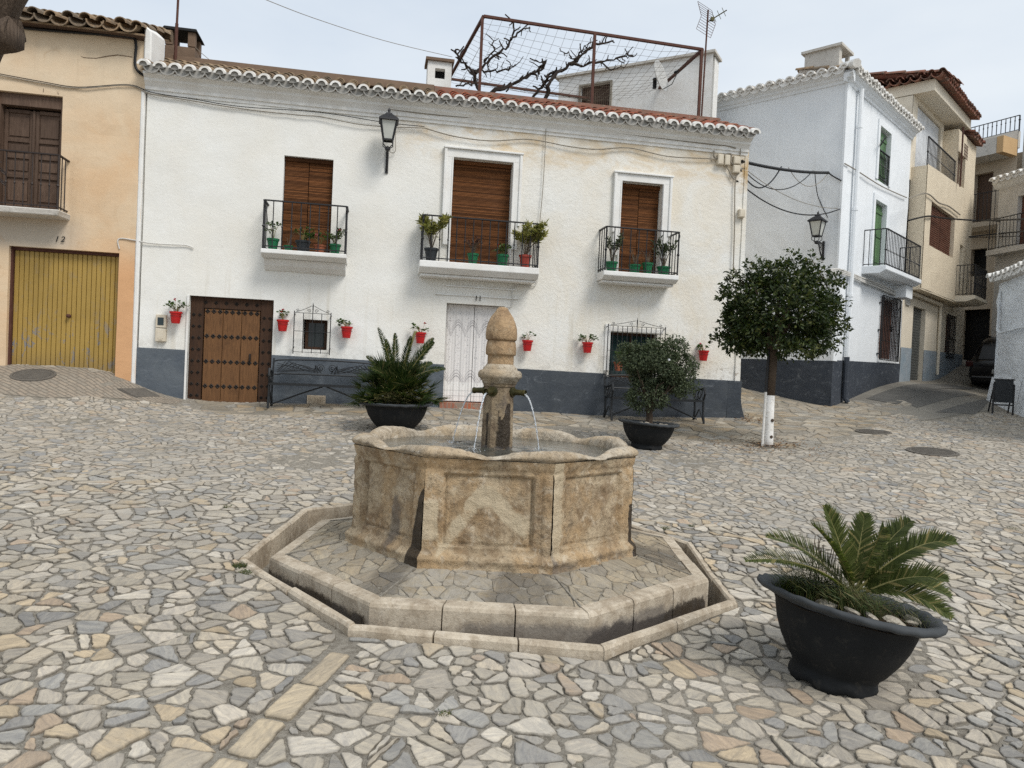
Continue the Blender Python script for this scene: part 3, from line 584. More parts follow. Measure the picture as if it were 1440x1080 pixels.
def halfpipe(mb, cx, ya, yb, za, zb, ra, rb, up=1, th=.017, n=8, front=True):
    "barrel tile from ya (eave) to yb; up=1 cover, -1 canal"
    rings = []
    for (y, z, r) in ((ya, za, ra), (yb, zb, rb)):
        o = [mb.vert((cx - r * math.cos(PI * k / n), y, z + up * r * .95 * math.sin(PI * k / n))) for k in range(n + 1)]
        q = [mb.vert((cx - (r - th) * math.cos(PI * k / n), y, z + up * (r - th) * .95 * math.sin(PI * k / n))) for k in range(n + 1)]
        rings.append((o, q))
    (o0, q0), (o1, q1) = rings
    for k in range(n):
        mb.face((o0[k], o0[k + 1], o1[k + 1], o1[k])); mb.face((q0[k], q1[k], q1[k + 1], q0[k + 1]))
        if front: mb.face((o0[k], q0[k], q0[k + 1], o0[k + 1]))
def tiles(u0, u1, z, ov=.28, slope=.45, length=1.7, pitch=.236, xf=None, white=True, jit=.008, rows=4, rad=.092):
    "eave of barrel tiles: returns (tops, white ends, canals)"
    top, end, can = MB(xf), MB(xf), MB(xf); n = int((u1 - u0) / pitch); p = (u1 - u0) / n
    for i in range(n + 1):
        cx = u0 + i * p + U(-jit, jit); dz = U(-jit, jit); oy = -ov + U(-.015, .015)
        step = length / rows
        for k in range(rows):
            ya = oy + k * step + (.11 if k == 0 and white else 0); yb = oy + (k + 1) * step + .06
            halfpipe(top, cx + U(-jit, jit), ya, yb, z + dz + (ya + ov) * slope + .012, z + dz + (yb + ov) * slope - .012, rad, rad * .84, th=.016)
        if white:
            halfpipe(end, cx, oy - .012, oy + .12, z + dz, z + dz + .12 * slope, rad + .006, rad + .002, th=.036, n=10)
            can.poly([(cx - (rad - .02) * math.cos(PI * q / 8), oy + .022, z + dz - .012 + (rad - .02) * math.sin(PI * q / 8)) for q in range(9)])
        if i < n:
            if white: can.poly([(cx + p / 2 - (p / 2) * math.cos(PI * q / 8), oy + .06, z + .012 + dz - (p / 2) * .95 * math.sin(PI * q / 8)) for q in range(9)] + [(cx + p / 2 + p * .3, oy + .06, z + .05 + dz), (cx + p / 2 - p * .3, oy + .06, z + .05 + dz)])
            halfpipe(can, cx + p / 2, oy + .03, oy + length, z + .012 + dz, z + .012 + dz + length * slope, p / 2 + .014, p / 2, -1, .020)
    return top, end, can
def railing(mb, u0, u1, proj, z0, z1, sp=.15, y=0, bar=.019, curve=0, sides=True):
    yf = y - proj; zt = z1
    P = [(u0, y, zt), (u0, yf, zt), (u1, yf, zt), (u1, y, zt)] if sides else [(u0, yf, zt), (u1, yf, zt)]
    for a, b in zip(P, P[1:]):
        mb.bar(a, b, .042, .02); a2 = (a[0], a[1], z0 + .05); b2 = (b[0], b[1], z0 + .05); mb.bar(a2, b2, .03, .016)
    n = max(2, round((u1 - u0) / sp))
    for i in range(n + 1):
        u = u0 + (u1 - u0) * i / n; w = bar * (1.7 if i in (0, n) else 1)
        mb.tube([(u, yf, z0 - .01), (u, yf, zt)], w / 2, 5); mb.tube([(u, yf, z0 + .36), (u, yf, z0 + .385), (u, yf, z0 + .41)], [w * .5, w * .95, w * .5], 5)
    if sides:
        m = max(2, round(proj / sp))
        for u in (u0, u1):
            for i in range(m): mb.tube([(u, y - proj * i / m, z0), (u, y - proj * i / m, zt)], bar / 2, 5)
def extrude_u(mb, prof, u0, u1, cap=True):
    a = [mb.vert((u0, y, z)) for y, z in prof]; b = [mb.vert((u1, y, z)) for y, z in prof]; n = len(prof)
    for i in range(n): mb.face((a[i], b[i], b[(i + 1) % n], a[(i + 1) % n]))
    if cap: mb.face(a); mb.face(b[::-1])
def box(u0, u1, y0, y1, z0, z1, xf=None): return MB(xf).box(u0, u1, y0, y1, z0, z1)
def rbox(mb, u0, u1, yy, zlo, zhi, mid=.0):
    "rounded masonry balcony slab"
    pr = [(0.02, zlo), (-yy * .75, zlo), (-yy, zlo + (zhi - zlo) * .45), (-yy, zhi), (0.02, zhi)]; extrude_u(mb, pr, u0, u1)
def textmesh(s, size, mat, name, parent, loc, rot, ext=.002, shear=0, font=None):
    c = bpy.data.curves.new('t', 'FONT'); c.body = s; c.size = size; c.extrude = ext; c.align_x = 'CENTER'; c.shear = shear; c.offset = .0012
    o = bpy.data.objects.new('t', c); COL.objects.link(o); bpy.context.view_layer.update()
    me = bpy.data.meshes.new_from_object(o.evaluated_get(bpy.context.evaluated_depsgraph_get())); bpy.data.objects.remove(o)
    me.materials.clear(); me.materials.append(mat); t = bpy.data.objects.new(name, me); COL.objects.link(t); t.parent = parent; t.location = loc; t.rotation_euler = rot; return t
def window_glass(name, u0, u1, z0, z1, y, parent, fm, gm, muntin=(1, 1), fw=.05, xf=None):
    f = MB(xf); f.box(u0, u0 + fw, y - .03, y + .03, z0, z1).box(u1 - fw, u1, y - .03, y + .03, z0, z1).box(u0 + fw, u1 - fw, y - .028, y + .028, z0, z0 + fw).box(u0 + fw, u1 - fw, y - .028, y + .028, z1 - fw, z1)
    for k in range(1, muntin[0]): x = u0 + (u1 - u0) * k / muntin[0]; f.box(x - .02, x + .02, y - .025, y + .025, z0 + fw, z1 - fw)
    for k in range(1, muntin[1]): x = z0 + (z1 - z0) * k / muntin[1]; f.box(u0 + fw, u1 - fw, y - .02, y + .02, x - .015, x + .015)
    w = f.build(name, fm, parent); MB(xf).box(u0 + fw * .5, u1 - fw * .5, y - .004, y + .004, z0 + fw * .5, z1 - fw * .5).build('pane', gm, w); return w

# ------------------------------------------------------------------ white house
wh = thing('white_house', 'long whitewashed house number 11 with slate blue base and three balconies', 'house', W0, WA)
HO = dict(wd=(.79, 2.18, .3, 2.58), w1=(2.69, 3.11, 1.75, 2.28), d11=(5.21, 6.29, .3, 2.72), w2=(8.35, 9.29, 1.50, 2.36), b1=(2.26, 3.10, 3.42, 5.12), b2=(5.22, 6.32, 3.42, 5.36), b3=(8.43, 9.25, 3.46, 5.22))
def wzt(u): return 1.645 - .0105 * u                                        # top of the painted base
m = MB(); wallgrid(m, 0, 11.0, -.2, 6.3, list(HO.values()), .26, .14, .016, 0, 3.3)
b0 = len(m.v)
m.box(.0, .05, .05, 8, -.2, 6.25); m.box(10.95, 11.0, .05, 8, -.2, 6.25); m.box(.05, 10.95, 7.9, 8, -.2, 6.25)
m.box(.05, 10.95, .6, .66, -.2, 6.2)                                        # inner wall behind the openings
m.build('wall', MT['white'], wh, smooth=True)
m = MB(); wallgrid(m, -.02, 11.0, -.2, 1.6, [h for h in HO.values() if h[2] < 1] + [(8.25, 9.39, 1.5, 3)], .02, .14, .016, -.016, 3.3, ztop=lambda u: wzt(u) - 1.6)
m.box(10.98, 11.08, -.03, .6, -.2, 1.53)
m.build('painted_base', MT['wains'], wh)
# battered corner at the right hand end
m = MB(); n = 8
prof = [(.42, -.1), (.30, .75), (.16, 1.0), (.09, 1.25), (.055, 1.53)]
for (a, za), (b, zb) in zip(prof, prof[1:]):
    q = [(10.8, -.02, za), (11.0 + a * .5, -.05 - a * .25, za), (11.0 + a * .62, .05, za), (10.98, .7, za)]; q2 = [(10.8, -.02, zb), (11.0 + b * .5, -.05 - b * .25, zb), (11.0 + b * .62, .05, zb), (10.98, .7, zb)]
    for k in range(3): m.poly([q[k], q[k + 1], q2[k + 1], q2[k]])
m.poly(q2); m.build('corner_base', MT['wains'], wh, smooth=True)
# swept plaster pilaster up the right corner
m = MB(); m.hull8([(10.93, -.035, 1.53), (11.04, -.035, 1.53), (11.04, .3, 1.53), (10.93, .3, 1.53), (10.92, -.02, 5.95), (10.985, -.02, 5.95), (10.985, .3, 5.95), (10.92, .3, 5.95)]); m.build('corner_pilaster', MT['white'], wh)
m = MB(); extrude_u(m, [(.02, 5.94), (-.02, 5.94), (-.025, 5.99), (-.05, 6.0), (-.055, 6.05), (-.09, 6.10), (-.12, 6.13), (-.125, 6.17), (-.17, 6.20), (-.20, 6.215), (-.20, 6.25), (.02, 6.25)], -.03, 10.97); m.build('cornice', MT['trim'], wh)
tp, en, ca = tiles(.0, 10.99, 6.31, .28, .415, 1.7); 
# left part of the roof is old brown tile, right part red
n = len(tp.f)
for i, f in enumerate(tp.f): tp.m[i] = 1 if sum(tp.v[k].x for k in f) / len(f) > 4.9 else 0
m = tp; m.mi = 0
m.hull8([(-.05, -.2, 6.255), (11.0, -.2, 6.255), (11.0, 1.5, 6.95), (-.05, 1.5, 6.95), (-.05, -.2, 6.28), (11.0, -.2, 6.28), (11.0, 1.5, 6.97), (-.05, 1.5, 6.97)])
m2 = MB(); extrude_u(m2, [(1.26, 6.95), (1.30, 7.115), (1.36, 7.135), (1.5, 7.13), (1.5, 6.9)], .0, 4.9); m2.mi = 1; extrude_u(m2, [(1.26, 6.95), (1.31, 7.10), (1.36, 7.115), (1.5, 7.11), (1.5, 6.9)], 4.905, 10.98); m2.build('ridge_mortar', [MT['choc'], MT['tilered']], wh); rf = m.build('roof', [MT['tile'], MT['tilered']], wh, smooth=False); en.build('tile_end', MT['tilewhite'], rf, smooth=False); ca.build('canal_tile', MT['tilecanal'], rf)
m = MB(); m.box(0.05, 11.0, 1.5, 8, 6.85, 6.95); m.build('terrace_floor', MT['tile'], wh)

def blind(name, h, y, parent, two):
    b = MB(); u0, u1, z0, z1 = h; n = int((z1 - z0) / .022)
    cols = [(u0 + .01, (u0 + u1) / 2 - .006), ((u0 + u1) / 2 + .006, u1 - .01)] if two else [(u0 + .01, u1 - .01)]
    for ca, cb in cols:
        for k in range(n):
            z = z0 + .022 * k; yy = y + U(-.003, .003); b.box(ca, cb, yy - .006, yy + .004, z, z + .019)
    b.box(u0 + .005, u1 - .005, y - .05, y + .03, z1 - .07, z1 - .005)
    return b.build(name, MT['blind'], parent)
for key, fr, sl, rl, zt in (('b1', None, (1.99, 3.41, 3.12, 3.41), (2.02, 3.38), 4.23), ('b2', (5.08, 6.46, 5.51), (4.66, 6.81, 3.20, 3.405), (4.70, 6.78), 4.2), ('b3', (8.30, 9.40, 5.36), (8.02, 9.48, 3.30, 3.45), (8.05, 9.46), 4.26)):
    h = HO[key]; k = MB(); k.box(h[0], h[1], .24, .28, h[2], h[3]); d = k.build('balcony_door', MT['doorframe'], wh)
    blind('roller_blind', h, .16 if fr else .12, d, fr is None or key == 'b3')
    if fr:
        u0, u1, zz = fr; k = MB(); w0 = h[0] - u0; w1 = u1 - h[1]
        for a, b, c, e in ((u0, h[0], h[2] + .35, h[3]), (h[1], u1, h[2] + .35, h[3]), (u0, u1, h[3], zz)):
            k.box(a, b, -.05, .02, c, e)
        k.box(u0 - .03, u0 + .02, -.075, .0, h[2] + .78, zz + .0); k.box(u1 - .02, u1 + .03, -.075, .0, h[2] + .78, zz + .0); k.box(u0 - .045, u1 + .045, -.09, .0, zz, zz + .035)
        k.box(h[0] - .03, h[0] - .002, -.06, .0, h[2], h[3]); k.box(h[1] + .002, h[1] + .03, -.06, .0, h[2], h[3])
        k.build('door_surround', MT['trim'], wh, bevel=.006)
    k = MB(); rbox(k, sl[0], sl[1], .46, sl[2], sl[3]); k.box(sl[0] + .03, sl[1] - .03, -.30, .02, sl[2] - .05, sl[2] - .003)
    if key == 'b1': k.v = []; k.f = []; k.m = []; rbox(k, sl[0], sl[1], .46, 3.28, sl[3]); extrude_u(k, [(.02, 3.08), (-.06, 3.10), (-.16, 3.17), (-.24, 3.277), (.02, 3.277)], sl[0] + .02, sl[1] - .02)
    bal = k.build('balcony', MT['trim'], wh, bevel=.012, seg=2)
    k = MB(); railing(k, rl[0], rl[1], .42, sl[3], zt); 
    for uu in rl:
        for a in range(7): k.tube([(uu, -.42 - .05 * math.sin(a / 6 * PI), zt - .03 - .1 * a / 6), (uu, -.42 - .05 * math.sin((a + 1) / 6 * PI), zt - .03 - .1 * (a + 1) / 6)], .008, 4)
    k.build('railing', MT['iron'], bal)
# studded wooden door
h = HO['wd']; zb = .74
m = MB(); fw = .22
m.box(h[0] + .005, h[0] + fw, .07, .14, zb, h[3]); m.box(h[1] - fw, h[1] - .005, .07, .14, zb, h[3]); m.box(h[0] + fw + .002, h[1] - fw - .002, .072, .14, h[3] - .20, h[3])
wd = m.build('wooden_door', MT['doorframe'], wh, bevel=.006)
m = MB(); a, b = h[0] + fw + .012, h[1] - fw - .012; n = 3
for k in range(n): m.box(a + (b - a) * k / n + .003, a + (b - a) * (k + 1) / n - .003, .085, .13, zb + .02, h[3] - .21)
m.box(a, b, .06, .09, zb + .0, zb + .045); m.build('door_leaf', MT['door'], wd, bevel=.006)
m = MB()
def studq(u, z, y, r=.028):
    for ang in range(4):
        c = (u + r * .8 * math.cos(ang * PI / 2), y, z + r * .8 * math.sin(ang * PI / 2)); pts = [(c[0] + r * .8 * math.cos(q * PI / 2), y, c[2] + r * .8 * math.sin(q * PI / 2)) for q in range(4)]
        for q in range(4): m.poly([pts[q], pts[(q + 1) % 4], (c[0], y - .016, c[2])])
    m.lathe([(.012, -.0), (.012, .012), (.001, .018)], 6, (0, 0, 0)) if False else None
for z in (h[3] - .25, h[3] - .68, h[3] - 1.12, h[3] - 1.55):
    for k in range(9): u = a + (b - a) * (k + .5) / 9; studq(u, z, .083)
for u in (h[0] + .06, h[0] + .16, h[1] - .16, h[1] - .06):
    for k in range(8): studq(u, zb + .12 + k * .2, .068, .022)
for k in range(6): studq(h[0] + .25 + k * .17, h[3] - .1, .07, .024)
m.build('door_stud', MT['stud'], wd)
m = MB(); m.box(b - .16, b - .13, .06, .085, 1.45, 1.62); m.tube([(b - .145, .06, 1.6), (b - .145, .03, 1.57), (b - .145, .03, 1.5), (b - .145, .06, 1.47)], .008); m.build('handle', MT['stud'], wd)
box(h[0] - .04, h[1] + .04, -.08, .2, .62, zb - .004).build('doorstep', MT['sill'], wh)
m = MB(); m.box(h[0] - .035, h[0] - .002, -.03, .05, zb, h[3] + .0); m.build('door_jamb', MT['trim'], wh)
# lace door
h = HO['d11']; m = MB(); n = 90
for half in range(2):
    a = h[0] + .02 + half * .525; w = .515
    for k in range(n):
        u = a + w * k / n; u2 = a + w * (k + 1) / n; f = lambda q: (.17 + .007 * math.sin(q * 46) + .0035 * math.sin(q * 113 + 1))
        zl, zh = .925, h[3] - .01; m.poly([(u, f(u), zl), (u2, f(u2), zl), (u2, f(u2) + .0, zh), (u, f(u), zh)])
m2 = MB(); m2.box(h[0], h[1], .27, .3, .6, h[3]); d = m2.build('front_door', MT['doorframe'], wh); m.build('lace_curtain', MT['lace'], d, smooth=True)
m = MB(); m.box(h[0] - .06, h[1] + .06, -.05, .25, .55, .905); m.build('doorstep', MT['sill'], wh, bevel=.006)
m = MB(); m.tube([(h[0] + .01, .19, h[3] - .05), (h[1] - .01, .19, h[3] - .05)], .012); m.build('curtain_rod', MT['iron'], d)
m = MB(); m.box(h[0] - .22, h[1] + .25, -.028, .02, h[3] + .14, h[3] + .16); m.box(h[0] - .03, h[1] + .2, -.034, .02, h[3] + .3, h[3] + .32); m.build('plaster_ledge', MT['trim'], wh)
for q in (5.745, 5.815): textmesh('1', .13, MT['ink'], 'number_digit', wh, (q, -.03, 2.79), (PI / 2, 0, 0))
# windows with iron grilles
h = HO['w1']; window_glass('window', h[0] + .03, h[1] - .01, h[2], h[3], .2, wh, MT['doorframe'], MT['glass'])
h = HO['w2']; window_glass('window', h[0], h[1], h[2], h[3], .2, wh, MT['doorframe'], MT['greenglass'], (2, 1))
def grille(u0, u1, z0, z1, nb, par, scroll=.13):
    m = MB(); y = -.13
    for z in (z1, (z0 + z1) / 2 + .03, z0 + .015): m.bar((u0, y, z), (u1, y, z), .02, .008)
    for z in (z1 - .02, z0 + .1):
        for u in (u0, u1): m.bar((u, y, z), (u, .02, z), .014)
    for k in range(nb + 1):
        u = u0 + (u1 - u0) * k / nb; e = k in (0, nb); m.tube([(u, y, z0 - (.02 if e else 0)), (u, y, z1 + (.03 if e else 0))], .009 if e else .007, 5)
    c = (u0 + u1) / 2; hw = (u1 - u0) / 2
    for sg in (-1, 1):
        P = []
        for t in range(25):                                # scrolled cresting
            q = t / 24; P.append((c + sg * hw * (.06 + .86 * q), y, z1 + .015 + scroll * (1 - q) ** 1.3 * .9))
        m.tube(P, .006, 4)
        for cx, r in ((c + sg * hw * .2, .035), (c + sg * hw * .82, .028)):
            m.tube([(cx + sg * r * (1 - t / 22) * math.cos(t * .42), y, z1 + .04 + r * (1 - t / 22) * math.sin(t * .42)) for t in range(20)], .005, 4)
    m.tube([(c, y, z1), (c, y, z1 + scroll), (c, y, z1 + scroll + .06)], [.007, .012, .002], 6)
    m.build('window_grille', MT['iron'], par)
grille(2.55, 3.17, 1.68, 2.38, 4, wh); grille(8.26, 9.40, 1.47, 2.47, 12, wh, .11)
m = MB(); m.box(8.24, 8.345, -.03, .0, 1.62, 2.5); m.box(8.346, 9.41, -.02, .0, 2.375, 2.45); m.build('window_surround', MT['trim'], wh)
m = MB(); m.box(2.81, 3.13, -.035, .0, .79, .94)
for k in range(6): m.box(2.84, 3.1, -.04, -.03, .805 + k * .022, .815 + k * .022)
m.build('vent_tile', MT['kerbs'], wh)

# ------------------------------------------------------------------ ochre house
oh = thing('ochre_house', 'peeling ochre house number 12 with yellow garage door and old wooden balcony door', 'house', W0, WA)
OHH = [(-2.03, -.35, .6, 3.22), (-2.28, -1.30, 3.84, 5.74)]
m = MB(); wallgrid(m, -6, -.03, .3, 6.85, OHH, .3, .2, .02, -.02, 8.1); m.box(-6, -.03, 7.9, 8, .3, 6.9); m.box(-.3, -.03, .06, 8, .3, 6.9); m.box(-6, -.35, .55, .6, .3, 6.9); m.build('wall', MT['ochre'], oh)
m = MB(); m.hull8([(-.06, -.08, 6.2), (.06, -.08, 6.2), (.10, .55, 6.2), (-.06, .55, 6.2), (-.06, -.08, 7.04), (.05, -.08, 6.97), (.10, .55, 7.08), (-.06, .55, 7.22)]); m.box(-.1, -.026, -.04, .2, 1.0, 6.0)
m.build('party_wall', MT['trim'], oh, bevel=.02)
tp, en, ca = tiles(-6, -.12, 6.92, .34, .36, 1.6, .25, white=False, jit=.02, rad=.098); m = tp
m.hull8([(-6, -.25, 6.8), (-.05, -.25, 6.8), (-.05, 1.5, 7.43), (-6, 1.5, 7.43), (-6, -.25, 6.83), (-.05, -.25, 6.83), (-.05, 1.5, 7.46), (-6, 1.5, 7.46)])
m.tube([(-6, 1.4, 7.52), (-.02, 1.4, 7.50)], .11, 8); rf = m.build('roof', MT['tile'], oh); ca.build('canal_tile', MT['tile'], rf)
m = MB(); extrude_u(m, [(.02, 6.80), (-.03, 6.805), (-.08, 6.83), (-.16, 6.85), (-.16, 6.87), (.02, 6.87)], -6, -.06); m.build('eave_board', MT['olddoor'], oh)
m = MB()
for P in ([(36, 78), (59, 79)],): pass
for px in ([(61, 130), (62, 112), (68, 107), (70, 98), (80, 91), (84, 80), (92, 73), (102, 70), (108, 77), (118, 81), (135, 82), (150, 79), (165, 77), (186, 80)], [(82, 133), (79, 116), (76, 105), (80, 97), (79, 91)]):
    Q = []
    for q in px:
        d = ray(*q); n_ = -WI; p = O + d * (((W0 + n_ * .016) - O).dot(n_) / d.dot(n_)) - W0; Q.append((p.dot(WU), p.dot(WI), p.z))
    m.tube(Q, [.011 if 1 < i < 4 else .007 for i in range(len(Q))], 4)
m.build('wall_crack', MT['choc'], oh)
m = MB(); z0 = 1.18; u0, u1 = -2.0, -.37; n = 22
for k in range(n):
    a = u0 + (u1 - u0) * k / n; b = u0 + (u1 - u0) * (k + 1) / n; dzb = .03 if k >= 11 else .0
    m.box(a + .004, b - .004, .11, .15, z0 + .05 - dzb, 3.17)
gd = None
for k0, k1 in ((0, 11), (11, 22)): pass
m.box(u0, (u0 + u1) / 2 - .006, .1, .16, z0 - .0, z0 + .06); m.box((u0 + u1) / 2 + .006, u1, .1, .16, z0 - .03, z0 + .03)
m.box(u0, u1, .145, .17, z0 - .1, 3.17)
gd = m.build('garage_door', MT['garage'], oh, bevel=.006)
m = MB(); m.lathe([(.03, 0), (.03, .015), (.02, .02), (.02, .04), (.032, .05), (.03, .07), (.001, .075)], 12); m.build('door_knob', MT['rust'], gd, smooth=True, loc=((u0 + u1) / 2 + .05, .11, 2.12), rot=(PI / 2, 0, 0))
m = MB(); m.box(-2.03, -.35, .08, .2, 3.17, 3.22); m.box(-2.06, -2.0, .05, .2, .9, 3.22); m.build('door_frame', MT['rust'], oh)
for q, ch_ in ((-1.315, '1'), (-1.225, '2')): textmesh(ch_, .135, MT['ink'], 'number_digit', oh, (q, -.045, 3.335), (PI / 2, 0, 0), shear=.25)
m = MB(); h = OHH[1]; m.box(h[0], h[1], .05, .3, h[3] - .2, h[3] - .003)
for (a, b, c) in ((-2.24, -1.80, .16), (-1.76, -1.34, .14)):
    m.box(a, b, c + .03, c + .06, 3.9, 5.5)
    for z0_, z1_ in ((3.95, 4.35), (4.45, 4.68), (4.76, 4.96), (5.02, 5.42)):
        m.box(a + .07, b - .07, c + .012, c + .04, z0_ + .05, z1_ - .03); 
    m.box(a, a + .055, c, c + .05, 3.9, 5.5); m.box(b - .055, b, c, c + .05, 3.9, 5.5)
    for z in (3.9, 4.38, 4.7, 4.97, 5.45): m.box(a + .056, b - .056, c + .002, c + .05, z, z + .06)
m.box(-1.80, -1.76, .12, .2, 3.9, 5.5); m.box(-1.335, -1.30, .02, .25, 3.84, 5.54); m.box(-2.28, -2.245, .02, .25, 3.84, 5.54)
m.build('balcony_door', MT['olddoor'], oh, bevel=.005)
m = MB(); m.hull8([(-4.4, -.42, 3.68), (-1.17, -.42, 3.70), (-1.13, .02, 3.70), (-4.4, .02, 3.68), (-4.4, -.44, 3.80), (-1.14, -.44, 3.80), (-1.12, .02, 3.80), (-4.4, .02, 3.80)])
bal = m.build('balcony', MT['greyw'], oh, bevel=.015); m = MB(); railing(m, -4.36, -1.18, .40, 3.80, 4.68, .125)
for c0 in (-2.06, -3.0):                                   # scroll medallion in the bars
    for sg in (-1, 1):
        for z, r in ((4.34, .085), (4.17, .085)):
            m.tube([(c0 + sg * (.07 + r * (1 - t / 26) * math.cos(t * .4 + 2)), -.405, z + r * (1 - t / 26) * math.sin(t * .4)) for t in range(24)], .009, 4)
    m.tube([(c0, -.405, 4.02), (c0, -.405, 4.5)], .008, 5); m.tube([(c0 - .05, -.405, 4.48), (c0, -.405, 4.52), (c0 + .05, -.405, 4.48)], .008, 4)
m.build('railing', MT['irond'], bal)

# ------------------------------------------------------------------ on the roof of the white house
def lw(p): q = p - W0; return Vector((q.dot(WU), q.dot(WI), q.z))
def wl(px, py, Y): return lw(at(px, py, Y))
pg = thing('pergola', 'rusty steel terrace pergola with sagging wire mesh above the red roof tiles', 'pergola', wf(8, 1.66, 6.9), WA)
pl = lambda u, y, z: Vector((u - 8, y - 1.66, z - 6.9))
FL, FR, BL, BR = (5.86, 1.64, 8.74), (10.66, 1.67, 8.66), (5.52, 5.37, 8.82), (10.6, 5.37, 8.7)
m = MB()
for a, b in ((FL, FR), (FL, BL), (BL, BR), (FR, BR)): m.bar(pl(*a), pl(*b), .06, .05)
m.build('top_frame', MT['rust'], pg)
for u, y, z in ((5.84, 1.65, 8.72), (8.22, 1.62, 8.68), (10.64, 1.67, 8.64), (5.5, 5.37, 8.8), (10.6, 5.37, 8.68)):
    m = MB(); m.bar(pl(u, y, 6.88), pl(u, y, z), .055); m.build('post', MT['rust'], pg)
m = MB(); nu, ny = 24, 17
def sag(i, j): a, b = i / nu, j / ny; return pl(5.86 + (10.6 - 5.86) * a - .3 * b * (1 - a), 1.66 + 3.7 * b, 8.73 - .06 * a - .42 * math.sin(PI * a) ** .8 * math.sin(PI * b) ** .8 + .03 * noise.noise((a * 9, b * 9, 2)))
for i in range(nu + 1): m.tube([sag(i, j) for j in range(ny + 1)], .0034, 3, False)
for j in range(ny + 1): m.tube([sag(i, j) for i in range(nu + 1)], .0034, 3, False)
for i in range(3): m.tube([pl(5.85, 1.64, 8.2 - .5 * i), pl(5.6 , 5.37, 8.3 - .5 * i)], .003, 3, False)
m.build('wire_mesh', MT['wireg'], pg)
# bare vine trained over the mesh
vn = thing('grape_vine', 'bare dark grape vine with twisted branches climbing through the pergola mesh', 'vine', wf(6.2, 3.2, 6.9), WA)
m = MB()
def vbranch(P, r0, r1, sub=True):
    P = [Vector((*q[:3],)) for q in P]; Q = []
    for a, b in zip(P, P[1:]):
        for k in range(5): Q.append(a.lerp(b, k / 5) + Vector((U(-.03, .03), U(-.05, .05), U(-.035, .035))))
    Q.append(P[-1]); n = len(Q); rs = [1.12 * (r0 + (r1 - r0) * i / (n - 1)) * U(.75, 1.35) for i in range(n)]
    m.tube([q - Vector((6.2, 3.2, 6.9)) for q in Q], rs, 5)
    if sub:
        for i in range(2, n):
            if random.random() < .7:
                d = (Q[i] - Q[i - 1]).normalized(); e = Vector((d.z * random.choice((-1, 1)), U(-.6, .6), abs(d.x) * random.choice((-1, 1, 1)))) + d * .5; L = U(.07, .24)
                T = [Q[i], Q[i] + e * L * .5 + Vector((U(-.03, .03), 0, U(-.03, .03))), Q[i] + e * L]
                m.tube([q - Vector((6.2, 3.2, 6.9)) for q in T], [r1 * 1.2, r1 * 1.0, r1 * .9], 4)
V = lambda px, py, Y=17: wl(px, py, Y)
vbranch([V(672, 128), V(665, 100), V(650, 88), V(640, 70)], .035, .018); vbranch([V(668, 105), V(690, 82), V(712, 68), V(722, 45), V(720, 32)], .032, .016); vbranch([V(718, 55), V(735, 42), V(745, 38)], .02, .012)
vbranch([V(680, 88), V(695, 72), V(692, 55)], .02, .011); vbranch([V(668, 100), V(690, 100), V(715, 98), V(725, 92)], .022, .011); vbranch([V(690, 130, 16.4), V(722, 118, 16.8), V(748, 105), V(765, 95)], .038, .022); vbranch([V(748, 106), V(768, 88), V(745, 82)], .022, .011)
vbranch([V(768, 138, 16.6), V(773, 112, 16.6), V(790, 98), V(815, 82), V(835, 62), V(862, 57)], .04, .016); vbranch([V(748, 138, 17.3), V(765, 118, 17.3), V(770, 108, 17), V(785, 100)], .036, .02); vbranch([V(800, 92), V(822, 92), V(850, 84), V(880, 80), V(890, 78)], .028, .012)
vbranch([V(808, 86), V(818, 72), V(830, 60)], .02, .01); vbranch([V(842, 86), V(858, 98), V(878, 95)], .018, .009); vbranch([V(808, 86), V(800, 75), V(788, 72)], .016, .009); vbranch([V(640, 118, 16.6), V(660, 120, 16.6), V(672, 112)], .018, .01)
m.build('branch', MT['vine'], vn)
# rooftop room
ra = math.atan2(wl(1003, 80, 18).y - wl(787, 95, 20).y, wl(1003, 80, 18).x - wl(787, 95, 20).x)
rl0 = wl(787, 95, 20); rr = thing('rooftop_room', 'small white rooftop room with shuttered window behind the pergola', 'rooftop room', wf(rl0.x, rl0.y, 6.9), WA + ra)
L = (wl(1003, 80, 18) - rl0); L.z = 0; L = L.length
m = MB(); wallgrid(m, 0, L, 0, 2.45, [(.65, 1.48, 1.38 - .1, 2.12)], .15, .3, .012, 0, 5.5, lambda u: -.10 * u / L * 0); m.box(0, L, .16, .55, 0, 2.4); m.build('wall', MT['trim'], rr)
m = MB(); m.box(-.1, L + .06, -.08, .6, 2.43, 2.49); m.build('roof', MT['greyw'], rr)
m = MB()
for k in range(14): m.box(.67 + k * .058, .67 + k * .058 + .045, .08, .12, 1.3, 2.1)
m.box(.65, 1.48, .11, .14, 1.28, 2.12); w = m.build('window_shutter', MT['olddoor'], rr); m = MB(); m.box(.6, 1.53, -.03, .0, 2.12, 2.17); m.box(.6, .65, -.03, 0, 1.28, 2.12); m.box(1.48, 1.53, -.03, 0, 1.28, 2.12); m.build('frame', MT['wireg'], w)
